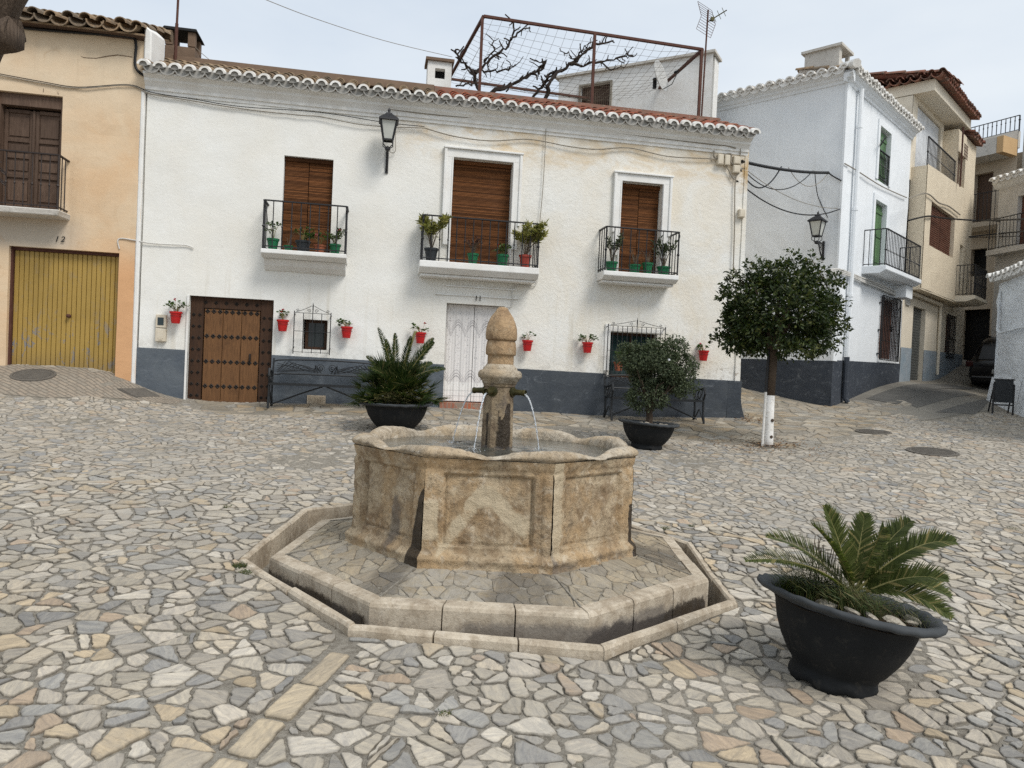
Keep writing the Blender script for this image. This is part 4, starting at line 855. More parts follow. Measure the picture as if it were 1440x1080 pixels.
# satellite dish
p = wf(*wl(922, 118, 17.75)); ds = thing('satellite_dish', 'grey satellite dish mounted on the white rooftop room wall', 'satellite dish', p, 0)
m = MB(); ax = Vector((.8, -.55, .22)).normalized(); q = ax.to_track_quat('Z', 'Y').to_matrix()
for (ra_, rb_) in (((0.002, .36)),): pass
prof = [(.001 + .36 * k / 7, .085 * (k / 7) ** 2) for k in range(8)]
m2 = MB(lambda v: q @ v + Vector((.03, -.1, .12))); m2.lathe(prof + [(.37, .088), (.36, .075)] + [(.001 + .35 * k / 7, .085 * (k / 7) ** 2 - .012) for k in range(6, -1, -1)], 26, cap=False); m2.build('reflector', MT['dishm'], ds, smooth=True)
m = MB(); c0 = Vector((.03, -.1, .12)); m.tube([c0 + q @ Vector((0, -.33, .06)), c0 + q @ Vector((0, -.3, .3)), c0 + q @ Vector((0, -.06, .5))], .011); m.build('feed_arm', MT['greys'], ds)
m = MB(); e = c0 + q @ Vector((0, -.06, .5)); m.tube([e, e - ax * .1], [.032, .03], 8); m.build('receiver', MT['ink'], ds)
m = MB(); m.tube([c0 - ax * .01, c0 - ax * .12, Vector((-.02, .06, .04))], .02); m.box(-.05, .03, .03, .12, -.08, .16); m.build('bracket', MT['iron'], ds)
# aerial
p = wf(10.98, 2.3, 6.9); an = thing('television_aerial', 'tall TV aerial on a thin pole at the right end of the roof', 'antenna', p, WA)
m = MB(); m.tube([(0, 0, 0), (.02, 0, 1.5), (.04, 0, 2.95)], .019, 6); m.build('mast', MT['rust'], an)
m = MB(); m.tube([(.04, 0, 2.68), (.44, -.1, 2.95)], .013, 5)
for t in (.25, .5, .75): c = Vector((.04, 0, 2.68)).lerp(Vector((.44, -.1, 2.95)), t + .1); m.tube([c - Vector((.05, .0, -.09)), c + Vector((.05, 0, -.09))], .006, 4)
m.box(.1, .17, -.06, .0, 2.7, 2.78); m.build('boom', MT['bronze'], an)
m = MB()
for sg in (-1, 1):
    for k in range(6): a = Vector((.04 - .05 * k * .4, -.04, 2.7 + sg * (.03 + .055 * k))); m.tube([a - Vector((.2, .06, -.05)), a + Vector((.2, .06, -.05))], .0045, 4)
    m.tube([(-.16, -.1, 2.75), (-.26, -.1, 2.75 + sg * .3)], .006, 4); m.tube([(.24, .02, 2.65), (.14, .02, 2.65 + sg * .3)], .006, 4)
m.build('reflector_grid', MT['rust'], an)
# mast at the left, chimneys
ms = thing('roof_mast', 'thin reddish brown steel mast rising in front of the brown chimney', 'mast', wf(.08, 1.29, 6.7), WA); m = MB(); m.tube([(0, 0, 0), (.01, 0, 1.0)], .03, 8); m.build('lower_tube', MT['rust'], ms); m = MB(); m.tube([(.01, 0, .95), (.04, 0, 3.2)], .022, 8); m.build('upper_tube', MT['rust'], ms)
ch = thing('chimney', 'square brown rendered chimney with open sides at the left end of the roof', 'chimney', wf(-.08, 2.5, 6.8), WA)
m = MB(); w = .28; m.box(-w, w, -w, w, 0, .85)
for sx, sy in ((-1, -1), (1, -1), (1, 1), (-1, 1)): cx, cy = sx * (w - .07), sy * (w - .07); m.box(cx - .07, cx + .07, cy - .07, cy + .07, .86, 1.15)
m.build('stack', MT['choc'], ch, bevel=.01); m = MB(); m.hull8([(-.33, -.33, 1.15), (.33, -.33, 1.15), (.33, .33, 1.15), (-.33, .33, 1.15), (-.3, -.3, 1.21), (.3, -.3, 1.21), (.3, .3, 1.21), (-.3, .3, 1.21)]); m.build('cap', MT['dark'], ch)
ch = thing('chimney', 'short white chimney with one dark opening left of the pergola', 'chimney', wf(5.1, 3.1, 6.8), WA)
m = MB(); wallgrid(m, -.26, .26, 0, 1.42, [(-.1, .12, 1.05, 1.27)], .2, .2, .008, -.22); m.box(-.26, .26, -.01, .25, 0, 1.4); m.box(-.26, -.24, -.21, -.01, 0, 1.4); m.box(.24, .26, -.21, -.01, 0, 1.4); m.build('stack', MT['trim'], ch); box(-.12, .14, -.05, -.02, 1.03, 1.29).build('flue_shade_panel', MT['dark'], ch)  # black panel stands in for the dark inside the flue
m = MB(); m.box(-.31, .31, -.28, .3, 1.42, 1.48); m.build('cap', MT['choc'], ch)

# ------------------------------------------------------------------ house up the street (white, green shutters)
h2 = thing('corner_house', 'white corner house with green shutters and near black painted base', 'house', T0, TA)
LX = lambda v: Vector((v.y, v.x, v.z))                      # left face: along becomes depth
H2 = [(2.34, 3.19, 6.70, 8.03), (2.28, 3.15, 4.50, 6.19), (3.18, 4.62, 2.28, 3.86)]
m = MB(); wallgrid(m, 0, 5.0, .3, 8.5, H2, .28, .25, .012, 0, 1.7); m.box(.02, 4.98, 6, 6.1, .3, 8.4); m.box(4.9, 5.0, .05, 6, .3, 8.4); m.box(.05, 4.9, .55, .6, .3, 8.4)
m.xf = LX; wallgrid(m, 0, 6.2, .3, 8.5, [], .2, .3, .02, 0, 6.6); m.build('wall', MT['white2'], h2)
m = MB(); wallgrid(m, -.02, 5.01, .3, 2.1, [], .02, .25, .012, -.014, 1.7, lambda u: .02 * u); m.xf = LX; wallgrid(m, -.02, 6.2, .3, 2.08, [], .02, .3, .02, -.014, 6.6, lambda u: .0 * u); m.build('painted_base', MT['wains2'], h2)
prc = [(.02, 8.36), (-.03, 8.36), (-.04, 8.42), (-.09, 8.45), (-.10, 8.50), (-.17, 8.54), (-.17, 8.59), (.02, 8.59)]
m = MB(); extrude_u(m, prc, -.17, 5.05); m.xf = LX; extrude_u(m, prc, -.1675, 6.2); m.build('cornice', MT['white2'], h2)
allp = []
t1 = tiles(.0, 5.1, 8.63, .26, .2, 1.4, .215, rad=.084); t2 = tiles(.0, 6.2, 8.632, .26, .2, 1.4, .24, xf=LX)
top = MB()
for src in (t1[0], t2[0]):
    b = len(top.v); top.v += src.v; top.f += [tuple(i + b for i in f) for f in src.f]; top.m += src.m
top.hull8([(-.15, -.15, 8.56), (5.05, -.15, 8.56), (5.0, 1.5, 8.88), (1.5, 1.5, 8.88), (-.15, -.15, 8.58), (5.05, -.15, 8.58), (5.0, 1.5, 8.9), (1.5, 1.5, 8.9)])
top.hull8([(-.15, -.15, 8.56), (-.15, 6.2, 8.56), (1.5, 6.2, 8.88), (1.5, 1.5, 8.88), (-.15, -.15, 8.58), (-.15, 6.2, 8.58), (1.5, 6.2, 8.9), (1.5, 1.5, 8.9)])
top.box(1.5, 4.9, 1.5, 6, 8.8, 8.89)
rf = top.build('roof', MT['tile'], h2)
for k, nm, mt in ((1, 'tile_end', 'tilewhite'), (2, 'canal_tile', 'tilewhite')):
    a = MB()
    for src in (t1[k], t2[k]):
        b = len(a.v); a.v += src.v; a.f += [tuple(i + b for i in f) for f in src.f]; a.m += src.m
    if k == 1: a.tube([(-.3, -.3, 8.64), (.3, .3, 8.86)], [.1, .1], 8)
    a.build(nm, MT[mt], rf)
m = MB(); m.box(.12, .78, .25, 1.05, 8.75, 9.02); m.box(.14, .34, .25, 1.05, 9.02, 9.32) if False else None
m.box(.12, .20, .25, 1.05, 9.02, 9.3); m.box(.20, .28, .25, .33, 9.02, 9.3); m.box(.70, .78, .25, .33, 9.02, 9.3); m.box(.20, .78, .97, 1.05, 9.02, 9.3); ck = m.build('chimney', MT['greyw'], h2)
m = MB(); m.box(.06, .84, .18, 1.12, 9.3, 9.36); m.build('cap', MT['greyw'], ck); box(.22, .72, .45, .5, 9.0, 9.29).build('flue_shade_panel', MT['dark'], ck)  # black panel painted as the shade within the open stack
def shutters(h, par, nm, y=.12):
    m = MB(); c = (h[0] + h[1]) / 2
    for a, b in ((h[0] + .02, c - .005), (c + .005, h[1] - .02)):
        n = 3
        for k in range(n): m.box(a + (b - a) * k / n + .003, a + (b - a) * (k + 1) / n - .003, y, y + .04, h[2] + .02, h[3] - .04)
        for z in (h[2] + .2, (h[2] + h[3]) / 2, h[3] - .25): m.box(a, b, y - .02, y, z, z + .07)
    m.box(h[0], h[1], y + .05, y + .08, h[2], h[3]); return m.build(nm, MT['greenw'], par)
w = shutters(H2[0], h2, 'window', .08); m = MB(); railing(m, 2.36, 3.17, .0, 6.72, 7.45, .11, -.01, sides=False); m.tube([(2.0, -.25, 7.6), (2.4, -.02, 7.55)], .02); m.build('window_bar', MT['iron'], w)
shutters(H2[1], h2, 'balcony_door', .08)
m = MB()
for h in H2[:2]:
    m.box(h[0] - .14, h[0] - .002, -.035, .02, h[2], h[3] + .14); m.box(h[1] + .002, h[1] + .14, -.035, .02, h[2], h[3] + .14); m.box(h[0] - .002, h[1] + .002, -.035, .02, h[3] + .002, h[3] + .14)
m.build('plaster_surround', MT['white2'], h2)
m = MB(); rbox(m, 1.62, 4.6, .55, 4.26, 4.44); m.box(4.05, 4.6, -.35, .02, 3.92, 4.255); bal = m.build('balcony', MT['white2'], h2, bevel=.01); m = MB(); railing(m, 1.68, 4.54, .5, 4.44, 5.32, .12); m.build('railing', MT['iron'], bal)
m = MB()
for k in range(9): m.box(3.2 + k * .157, 3.2 + k * .157 + .15, .16, .2, 2.3, 3.84)
w = m.build('window', MT['browns'], h2); m = MB(); g0, g1, z0, z1 = 3.12, 4.66, 2.24, 3.9
for k in range(13): m.bar((g0 + (g1 - g0) * k / 12, -.06, z0), (g0 + (g1 - g0) * k / 12, -.06, z1), .018 if k % 12 else .035)
for z in (z0, z0 + .5, (z0 + z1) / 2 + .35, z1): m.bar((g0, -.065, z), (g1, -.065, z), .03 if z in (z0, z1) else .02, .012)
for z in (z0 + .15, 3.0, z1 - .2):
    for u in (g0, g1): m.bar((u, -.06, z), (u + (.1 if u == g1 else -.1), -.01, z), .035)
m.lathe([(.001, -.1), (.05, -.03), (.02, 0), (.05, .03), (.001, .1)], 8, (3.9, -.075, 3.1)); m.build('window_grille', MT['iron'], w)
m = MB(); m.tube([(.66, -.1, 8.4), (.66, -.09, 2.3), (.66, -.09, 2.22)], .055, 8); 
for z in (7.5, 5.6, 3.6): m.tube([(.66, -.095, z), (.66, -.095, z + .07)], .068, 8)
dp = m.build('drainpipe', MT['white2'], h2, smooth=False); m = MB(); m.tube([(.66, -.09, 2.2), (.66, -.09, 1.25), (.68, -.16, 1.14)], .064, 8); m.build('pipe_shoe', MT['wains2'], dp)
m = MB(); m.hull8([(-.03, -.03, 2.08), (.22, -.03, 2.08), (.22, .02, 2.08), (-.03, .02, 2.08), (-.03, -.03, 8.36), (.22, -.03, 8.36), (.22, .02, 8.36), (-.03, .02, 8.36)]); m.build('corner_quoin', MT['white2'], h2)

# ------------------------------------------------------------------ beige house with the overhanging upper floor
h3 = thing('beige_house', 'beige house with an overhanging upper storey and brown shutters, beyond the white corner house', 'house', tf(5.02, 0, 0), TA)
q = -5.02
m = MB(); wallgrid(m, 5.03 + q, 12.1 + q, .8, 4.6, [(6.05 + q, 7.35 + q, 1, 3.9), (9.73 + q, 10.85 + q, 2.64, 3.94)], .25, .3, .01, 0, 2.2); m.box(7.05, 7.08, .03, 5, .8, 4.6); m.box(.02, 7.0, .4, .45, .8, 4.6); m.build('ground_floor_wall', MT['beige2'], h3)
m = MB(); wallgrid(m, 5.04 + q, 12.11 + q, .8, 2.66, [(6.05 + q, 7.35 + q, 1, 3)], .02, .3, .01, -.012, 2.2, lambda u: .016 * u); m.build('painted_base', MT['bluep'], h3)
JT = 5.18
m = MB(); wallgrid(m, JT + q, 10.55 + q, 4.3, 7.68, [(5.73 + q, 8.37 + q, 5.55, 6.77), (9.15 + q, 9.6 + q, 4.6, 6.1)], .2, .35, .01, -.4, 4.1, lambda u: .04 * u); wallgrid(m, 8.25 + q, 10.55 + q, 7.82, 9.45, [(8.32 + q, 9.24 + q, 7.83, 8.8)], .2, .35, .01, -.4, 4.1)
m.box(JT + q, JT + q + .1, -.38, .02, 4.3, 7.65); m.box(JT + q, 10.5 + q, -.39, .02, 4.26, 4.30); m.box(8.25 + q, 8.35 + q, -.39, .1, 7.66, 9.45); m.box(10.45 + q, 10.55 + q, -.38, 6, 4.3, 9.4); m.box(.1, 5.3, .4, .45, 4.6, 9.5); m.box(JT + .1 + q, 8.24 + q, -.39, .0, 7.3, 7.32); m.build('upper_floor', MT['beige'], h3)
m = MB(); wallgrid(m, 5.05 + q, 8.3 + q, 7.3, 9.65, [(5.5 + q, 8.0 + q, 7.4, 9.5)], .1, .4, .006, .02, 2); m.xf = LX; wallgrid(m, .03, 3.2, 7.3, 9.6, [], .1, .5, .01, .03, 7); m.build('terrace_wall', MT['beige2'], h3)
m = MB()
for k in range(2): m.box(5.52 + q + k * 1.24, 5.52 + q + k * 1.24 + 1.2, .08, .11, 7.4, 9.48)
m.build('balcony_door', MT['wpanel'], h3, bevel=.01)
m = MB(); m.hull8([(.02, -.5, 9.62), (4.2, -.5, 9.66), (4.2, 3.2, 9.66), (.02, 3.2, 9.62), (.02, -.5, 9.93), (4.2, -.5, 9.95), (4.2, 3.2, 9.95), (.02, 3.2, 9.93)]); m.build('roof_slab', MT['beige2'], h3)
t1 = tiles(.0, 4.3, 10.02, .75, .2, 2.0, .22, white=False); t2 = tiles(-.7, 3.2, 10.022, .18, .12, 2.0, .25, xf=LX, white=False); t3 = tiles(4.3, 5.6, 9.56, .62, .3, 1.2, .22, white=False); top = MB()
for tt in (t1, t2, t3):
    for src in (tt[0], tt[2]):
        b = len(top.v); top.v += src.v; top.f += [tuple(i + b for i in f) for f in src.f]; top.m += src.m
top.hull8([(0, -.6, 9.96), (4.25, -.6, 9.96), (4.25, 3, 10.4), (.8, 3, 10.4), (0, -.6, 9.98), (4.25, -.6, 9.98), (4.25, 3, 10.43), (.8, 3, 10.43)]); top.hull8([(4.28, -.55, 9.46), (5.6, -.55, 9.46), (5.6, 2, 10.2), (4.28, 2, 10.2), (4.28, -.55, 9.5), (5.6, -.55, 9.5), (5.6, 2, 10.25), (4.28, 2, 10.25)])
top.build('roof', MT['tilebrown'], h3)
m = MB(); railing(m, JT + .06 + q, 8.2 + q, .0, 7.66, 8.45, .13, -.36, sides=False); m.build('railing', MT['iron'], h3)
m = MB(); c = 7.05 + q
for a, b in ((5.75 + q, c - .01), (c + .01, 8.35 + q)):
    m.box(a, b, -.30, -.25, 5.57, 6.75)
    for k in range(18): m.box(a + .05, b - .05, -.312, -.30, 5.62 + k * .06, 5.66 + k * .06)
m.build('window_shutter', MT['browns'], h3); box(8.36 + q, 9.2 + q, -.25, -.21, 7.85, 8.78).build('window', MT['olddoor'], h3); box(9.17 + q, 9.58 + q, -.25, -.21, 4.6, 6.08).build('balcony_door', MT['wpanel'], h3)
m = MB()
for k in range(30): m.box(6.08 + q, 7.32 + q, .12, .15, 1.5 + k * .08, 1.5 + k * .08 + .07)
m.box(6.06 + q, 7.34 + q, .14, .17, 1.3, 3.9); m.build('roller_door', MT['greys'], h3)
m = MB(); m.box(9.75 + q, 10.83 + q, .12, .16, 2.66, 3.92); w = m.build('window', MT['browns'], h3); m = MB()
for k in range(8): m.bar((9.76 + q + k * .151, -.04, 2.6), (9.76 + q + k * .151, -.04, 3.96), .018)
for z in (2.6, 3.2, 3.96): m.bar((9.74 + q, -.045, z), (10.84 + q, -.045, z), .025)
m.build('window_grille', MT['iron'], w)
m = MB(); rbox(m, 8.85 + q, 10.55 + q, .95, 4.28, 4.46); bal = m.build('balcony', MT['beige2'], h3); m = MB(); railing(m, 8.9 + q, 10.5 + q, .5, 4.46, 5.4, .1, -.4); m.build('railing', MT['iron'], bal)
m = MB(); m.tube([(5.4 + q, -.1, 4.2), (8.6 + q, -.1, 4.16)], .06, 6); m.tube([(8.7 + q, -.06, 4.2), (8.75 + q, -.06, 2.0)], .045, 6); m.build('drainpipe', MT['beige2'], h3)
m = MB(); m.poly([(5.3 + q, -.03, 3.85), (5.62 + q, -.03, 3.85), (5.62 + q, -.03, 4.12), (5.46 + q, -.03, 4.3), (5.3 + q, -.03, 4.12)]); m.box(5.3 + q, 5.62 + q, -.028, .0, 3.85, 4.12); m.build('street_plaque', MT['plate'], h3)
m = MB(); m.bar((8.3 + q, -.5, 7.7), (8.3 + q, -.5, 9.5), .04); ta = m
for k in range(5): ta.tube([(8.35 + q + k * .1, -.55, 8.6), (8.35 + q + k * .1, -.55, 9.0)], .008, 4); ta.tube([(8.33 + q, -.55, 8.6 + k * .1), (8.8 + q, -.55, 8.6 + k * .1)], .008, 4)
ta.build('aerial', MT['rust'], h3)
m = MB()                                                     # corrugated porch roof in the gap above the corner house
for k in range(26):
    a, b = .3 + k * .12, .3 + (k + 1) * .12; m.poly([(-.6, a, 9.05 + .04 * (k % 2)), (-.6, b, 9.05 + .04 * ((k + 1) % 2)), (.02, b, 9.25 + .04 * ((k + 1) % 2)), (.02, a, 9.25 + .04 * (k % 2))])
m.build('porch_roof', MT['tilewhite'], h3)

# ------------------------------------------------------------------ end of the street and right side
def fr(o, ang):
    o = Vector(o); X = Vector((math.cos(ang), math.sin(ang), 0)); Y = Vector((-math.sin(ang), math.cos(ang), 0))
    def uz(px, py, off=0):
        d = ray(px, py); t = ((o - O).dot(Y) - off) / d.dot(Y); p = O + d * t - o; return p.dot(X), p.z + o.z
    return uz
BO = (13.5, 32.0, 0); BA = R(-62); bu = fr(BO, BA)
b4 = thing('terraced_house', 'tall grey beige house closing the street, with a railed roof terrace on top', 'house', BO, BA)
def rect(uz, a, b, off=0): p = uz(*a, off); q = uz(*b, off); return [min(p[0], q[0]), max(p[0], q[0]), min(p[1], q[1]), max(p[1], q[1])]
D1 = rect(bu, (1354, 436), (1389, 502)); D2 = rect(bu, (1366, 351), (1386, 387)); D3 = rect(bu, (1371, 246), (1393, 314)); uE = bu(1426, 300)[0]; D1[2] = 1.0
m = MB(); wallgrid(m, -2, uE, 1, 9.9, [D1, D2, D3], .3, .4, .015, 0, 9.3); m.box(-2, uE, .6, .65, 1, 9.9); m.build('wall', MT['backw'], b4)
ztop = bu(1400, 205)[1]
m = MB(); wallgrid(m, -1.5, uE, 9.9, bu(1425, 185)[1], [], .2, .5, .012, -.05, 3); m.box(-1.5, uE, 0, .12, 9.9, bu(1425, 185)[1] - .02); m.build('terrace_parapet', MT['greyw'], b4)
m = MB(); zs = bu(1425, 219)[1]; m.box(-1.6, uE - .2, -.9, -.07, zs - .05, zs + .5); m.build('canopy', MT['greyw'], b4); box(uE - .19, uE + .02, -.9, -.07, zs - .05, zs + .5).build('canopy_end', MT['ochrep'], b4)
m = MB(); zt = bu(1425, 164)[1]; railing(m, -1.4, uE, .0, bu(1425, 185)[1] - .02, zt, .15, .02, .03, sides=False); m.build('terrace_railing', MT['iron'], b4)
m = MB(); m.box(uE + .003, uE + 1.5, .3, 5, 1, bu(1426, 180)[1]); m.build('side_wing', MT['greyw'], b4)
box(D1[0] + .02, D1[1] - .02, .2, .25, 1.5, D1[3]).build('garage_door', MT['dark'], b4); box(D2[0], D2[1], .2, .25, D2[2], D2[3]).build('window', MT['dark'], b4); box(D3[0], D3[1], .2, .25, D3[2], D3[3]).build('balcony_door', MT['olddoor'], b4)
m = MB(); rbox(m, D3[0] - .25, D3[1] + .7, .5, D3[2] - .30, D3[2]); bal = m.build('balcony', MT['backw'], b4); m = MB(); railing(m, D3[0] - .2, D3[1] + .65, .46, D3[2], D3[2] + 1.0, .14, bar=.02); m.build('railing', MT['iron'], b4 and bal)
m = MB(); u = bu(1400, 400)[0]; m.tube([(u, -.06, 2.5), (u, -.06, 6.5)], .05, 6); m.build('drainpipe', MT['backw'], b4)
m = MB(); m.box(-2, uE, -.5, -.02, 1.6, D1[2] + 1.45); m.box(-2, uE, -.9, -.5, 1.5, 2.3); m.build('front_step', MT['lightstrip'], b4)

RO = (15.1, 24.2, 0); RA = R(-80); ru = fr(RO, RA); b5 = thing('balcony_house', 'grey white house with a tiled eave and iron balcony, at the right edge', 'house', RO, RA)
W5 = rect(ru, (1432, 276), (1452, 345)); e0 = ru(1405, 270)[0]; ze = 8.1; W5[1] = max(W5[1], W5[0] + 1.0)
m = MB(); wallgrid(m, e0, e0 + 8, 1, ze, [W5], .25, .3, .02, 0, 4); m.box(e0, e0 + .1, .03, 6, 1, ze); m.box(e0, e0 + 8, .5, .55, 1, ze); m.build('wall', MT['greyw'], b5)
box(W5[0], W5[1], .15, .2, W5[2], W5[3]).build('balcony_door', MT['browns'], b5)
tt = tiles(e0 + .0, e0 + 6, ze + .12, .3, .3, 1.4, .25); rf = tt[0].build('roof', MT['tile'], b5); tt[1].build('tile_end', MT['tilewhite'], rf); tt[2].build('canal_tile', MT['tilewhite'], rf)
m = MB(); extrude_u(m, [(.02, ze - .15), (-.06, ze - .1), (-.15, ze), (-.2, ze + .05), (.02, ze + .05)], e0 - .1, e0 + 6); m.build('cornice', MT['trim'], b5)
m = MB(); m.box(e0 + .05, e0 + 5, -.4, .02, W5[2] - .16, W5[2]); bal = m.build('balcony', MT['greyw'], b5); m = MB(); railing(m, e0 + .1, e0 + 4.9, .36, W5[2], W5[2] + .95, .13, bar=.016); m.build('railing', MT['iron'], bal)

LO = (11.66, 18.1, 0); LA = R(-104); lu = fr(LO, LA)
b6 = thing('low_house', 'low house of thickly limewashed rubble with an uneven tiled eave, at the right edge', 'house', LO, LA)
m = MB(); wallgrid(m, 0, 7, .2, 4.15, [], .2, .11, .07, 0, 12.5, lambda u: .03 * u); v0 = len(m.v)
def bulge(v): return v
m.xf = lambda v: Vector((v.y, v.x, v.z)); 
wallgrid(m, 0, 5, .2, 4.15, [], .2, .15, .05, 0, 2.5)
m.build('wall', MT['rough'], b6, smooth=True)
m = MB()
for k in range(12):                                         # battered foot of the wall
    a, b = k * .6 - .05, k * .6 + .6; m.hull8([(a, -.30, .3), (b, -.30, .3), (b, .05, .3), (a, .05, .3), (a, -.03, 1.9), (b, -.03, 1.9), (b, .05, 1.9), (a, .05, 1.9)])
m.build('battered_foot', MT['rough'], b6)
tt = tiles(-.1, 7, 4.32, .22, .22, 2.0, .26, jit=.02); rf = tt[0].build('roof', MT['tilewhite'], b6); tt[1].build('tile_end', MT['tilewhite'], rf); tt[2].build('canal_tile', MT['tilewhite'], rf)
m = MB(); m.hull8([(-.1, -.15, 4.2), (7, -.15, 4.2), (7, 4, 4.9), (-.1, 4, 4.9), (-.1, -.15, 4.23), (7, -.15, 4.23), (7, 4, 4.95), (-.1, 4, 4.95)]); m.build('roof_deck', MT['tilewhite'], b6)
m = MB(); m.tube([(.25, -.06, 3.95), (.27, -.08, 3.0), (.5, -.08, 2.94), (2, -.08, 3.0)], .03, 6); m.build('service_pipe', MT['rough'], b6)

# black car behind the low house
c0 = Vector((14.10, 23.1, 0)); fw_ = Vector((math.sin(R(40)), math.cos(R(40)), 0)); rt = Vector((fw_.y, -fw_.x, 0)); cc = c0 + rt * .88
zr = tz(cc.x, cc.y); zf_ = tz(cc.x + fw_.x * 4, cc.y + fw_.y * 4)
car = thing('parked_car', 'black hatchback car parked behind the corner of the low white house', 'car', (cc.x, cc.y, zr), 0, rot=(math.atan2(zf_ - zr, 4), 0, -R(40)))
sec = [(-.02, .42, .80, .95, .62), (.0, .30, .86, .99, .70), (.25, .22, .88, 1.16, .74), (.62, .2, .88, 1.46, .66), (1.2, .2, .88, 1.52, .66), (2.0, .2, .88, 1.50, .66), (2.7, .2, .88, 1.30, .70), (3.2, .2, .88, .98, .78), (3.9, .22, .84, .86, .7), (4.1, .3, .76, .7, .6)]
m = MB(); rings = []
for (y, zb_, w, zt_, wt) in sec:
    mid = min(zt_ - .03, .95); rings.append([m.vert(p) for p in ((-w * .86, y, zb_), (-w, y, zb_ + .15), (-w, y, min(.6, mid)), (-w * .96, y, mid), (-wt * (.98), y, zt_ - .03), (-wt * .8, y, zt_), (wt * .8, y, zt_), (wt * .98, y, zt_ - .03), (w * .96, y, mid), (w, y, min(.6, mid)), (w, y, zb_ + .15), (w * .86, y, zb_))])
for a, b in zip(rings, rings[1:]):
    for k in range(12): m.face((a[k], a[(k + 1) % 12], b[(k + 1) % 12], b[k]))
m.face(rings[0][::-1]); m.face(rings[-1]); bd = m.build('body', MT['carb'], car, smooth=True)
m = MB(); m.hull8([(-.62, -.0, 1.0), (.62, -.0, 1.0), (.56, .28, 1.36), (-.56, .28, 1.36), (-.62, -.012, 1.02), (.62, -.012, 1.02), (.56, .24, 1.38), (-.56, .24, 1.38)]); m.poly([(-.6, .0, 1.04), (.6, .0, 1.04), (.56, .36, 1.42), (-.56, .36, 1.42)]); m.build('rear_window', MT['carglass'], car)
for sx in (-1, 1):
    m = MB(); m.box(sx * .86 - .1, sx * .86 + .04 if sx > 0 else sx * .86 + .1, -.04, .12, .78, .96); m.build('rear_light', MT['lamp'], car, bevel=.03, seg=2)
m = MB(); m.box(-.26, .26, -.055, -.02, .60, .71); pt = m.build('number_plate', MT['plate'], car); m = MB()
for k in range(6): m.box(-.22 + k * .075, -.18 + k * .075, -.058, -.055, .625, .69)
m.build('plate_characters', MT['ink'], pt)
m = MB(); m.box(-.82, .82, -.07, .1, .33, .52); m.build('bumper', MT['carb'], car, bevel=.05, seg=3)
for sx in (-1, 1):
    for y in (.75, 3.3):
        m = MB(); m.lathe([(.2, -.1), (.29, -.11), (.315, -.06), (.315, .06), (.29, .11), (.2, .1)], 20); w = m.build('wheel', MT['rubber'], car, loc=(sx * .76, y, .31), rot=(0, PI / 2, 0)); m = MB(); m.lathe([(.2, -.08), (.05, -.1 * 0 - .09), (.05, .09), (.2, .08)], 14); m.build('rim', MT['greys'], w)

# folding notice board
g = Vector((10.62, 16.15, 0)); g.z = tz(g.x, g.y); nb = thing('notice_stand', 'black metal stand with a small blank board in front of the rough white wall', 'sign stand', g, R(-18))
m = MB(); m.box(-.17, .17, -.05, -.02, .26, .74); m.build('board', MT['board'], nb, bevel=.005); m = MB(); m.box(-.19, .19, -.055, -.015, .74, .77); m.box(-.17, .17, -.05, -.02, .19, .22); m.build('board_edge', MT['iron'], nb)
for sx in (-1, 1): m = MB(); m.bar((sx * .19, -.035, -.03), (sx * .19, -.035, .66), .03); m.build('leg', MT['iron'], nb); m = MB(); m.bar((sx * .19, .3, -.0), (sx * .17, -.02, .7), .025); m.build('rear_leg', MT['iron'], nb)

# ------------------------------------------------------------------ fountain
ft = thing('fountain', 'octagonal weathered stone fountain with a pinecone topped pillar and four bronze spouts', 'fountain', FC, FTH)
def ov(k, r, z=0): return Vector((r * math.cos(k * PI / 4), r * math.sin(k * PI / 4), z))
def octp(a, r):                                             # point on the octagon outline (circumradius r) at angle a
    q = a % (PI / 4); return r * math.cos(PI / 8) / math.cos(q - PI / 8)
cs, sn = math.cos(FTH), math.sin(FTH)
def kloc(v): x = FC.x + v.x * cs - v.y * sn; y = FC.y + v.x * sn + v.y * cs; return max(kz(x, y), tz(x, y) + .03)
# kerb of separate blocks following the slope
m = MB(); stn = []
for k in range(8):
    nb_ = 2 if k in (0, 4, 3, 7) else 3; nb_ = 2 if k % 2 else 3
    for b in range(nb_):
        t0 = b / nb_ + (.004 if b else 0); t1 = (b + 1) / nb_ - (.004 if b < nb_ - 1 else 0)
        dz = U(-.006, .006); dr_ = U(-.008, .008); Q = []
        for z_, ins in ((-.42, 0), (.0, 0), (.0, 1)):
            pass
        seg = 5; strips = []
        for i in range(seg + 1):
            t = t0 + (t1 - t0) * i / seg; o = ov(k, 1.903 + dr_).lerp(ov(k + 1, 1.903 + dr_), t); n_ = ov(k, 1.838 + dr_).lerp(ov(k + 1, 1.838 + dr_), t); z = kloc(o) + dz + U(-.002, .002)
            jo = U(-.004, .004); o = o * (1 + jo); strips.append([(o.x, o.y, z - .45), (o.x, o.y, z - .022), (o.x * .993, o.y * .993, z - .004), (n_.x * 1.008, n_.y * 1.008, z), (n_.x, n_.y, z - .014), (n_.x, n_.y, z - .45)])
        idx = [[m.vert(p) for p in s_] for s_ in strips]
        for a_, b_ in zip(idx, idx[1:]):
            for j in range(6): m.face((a_[j], b_[j], b_[(j + 1) % 6], a_[(j + 1) % 6]))
        m.face(idx[0]); m.face(idx[-1][::-1])
m.at = {k: [0.0] * len(m.v) for k in ('pale', 'stain')}; m.at['grime'] = [.5 if v.z < kz(FC.x + v.x * cs - v.y * sn, FC.y + v.x * sn + v.y * cs) - .03 and v.xy.length > 1.75 else (.75 if v.z < kz(FC.x + v.x * cs - v.y * sn, FC.y + v.x * sn + v.y * cs) - .05 else .05) for v in m.v]
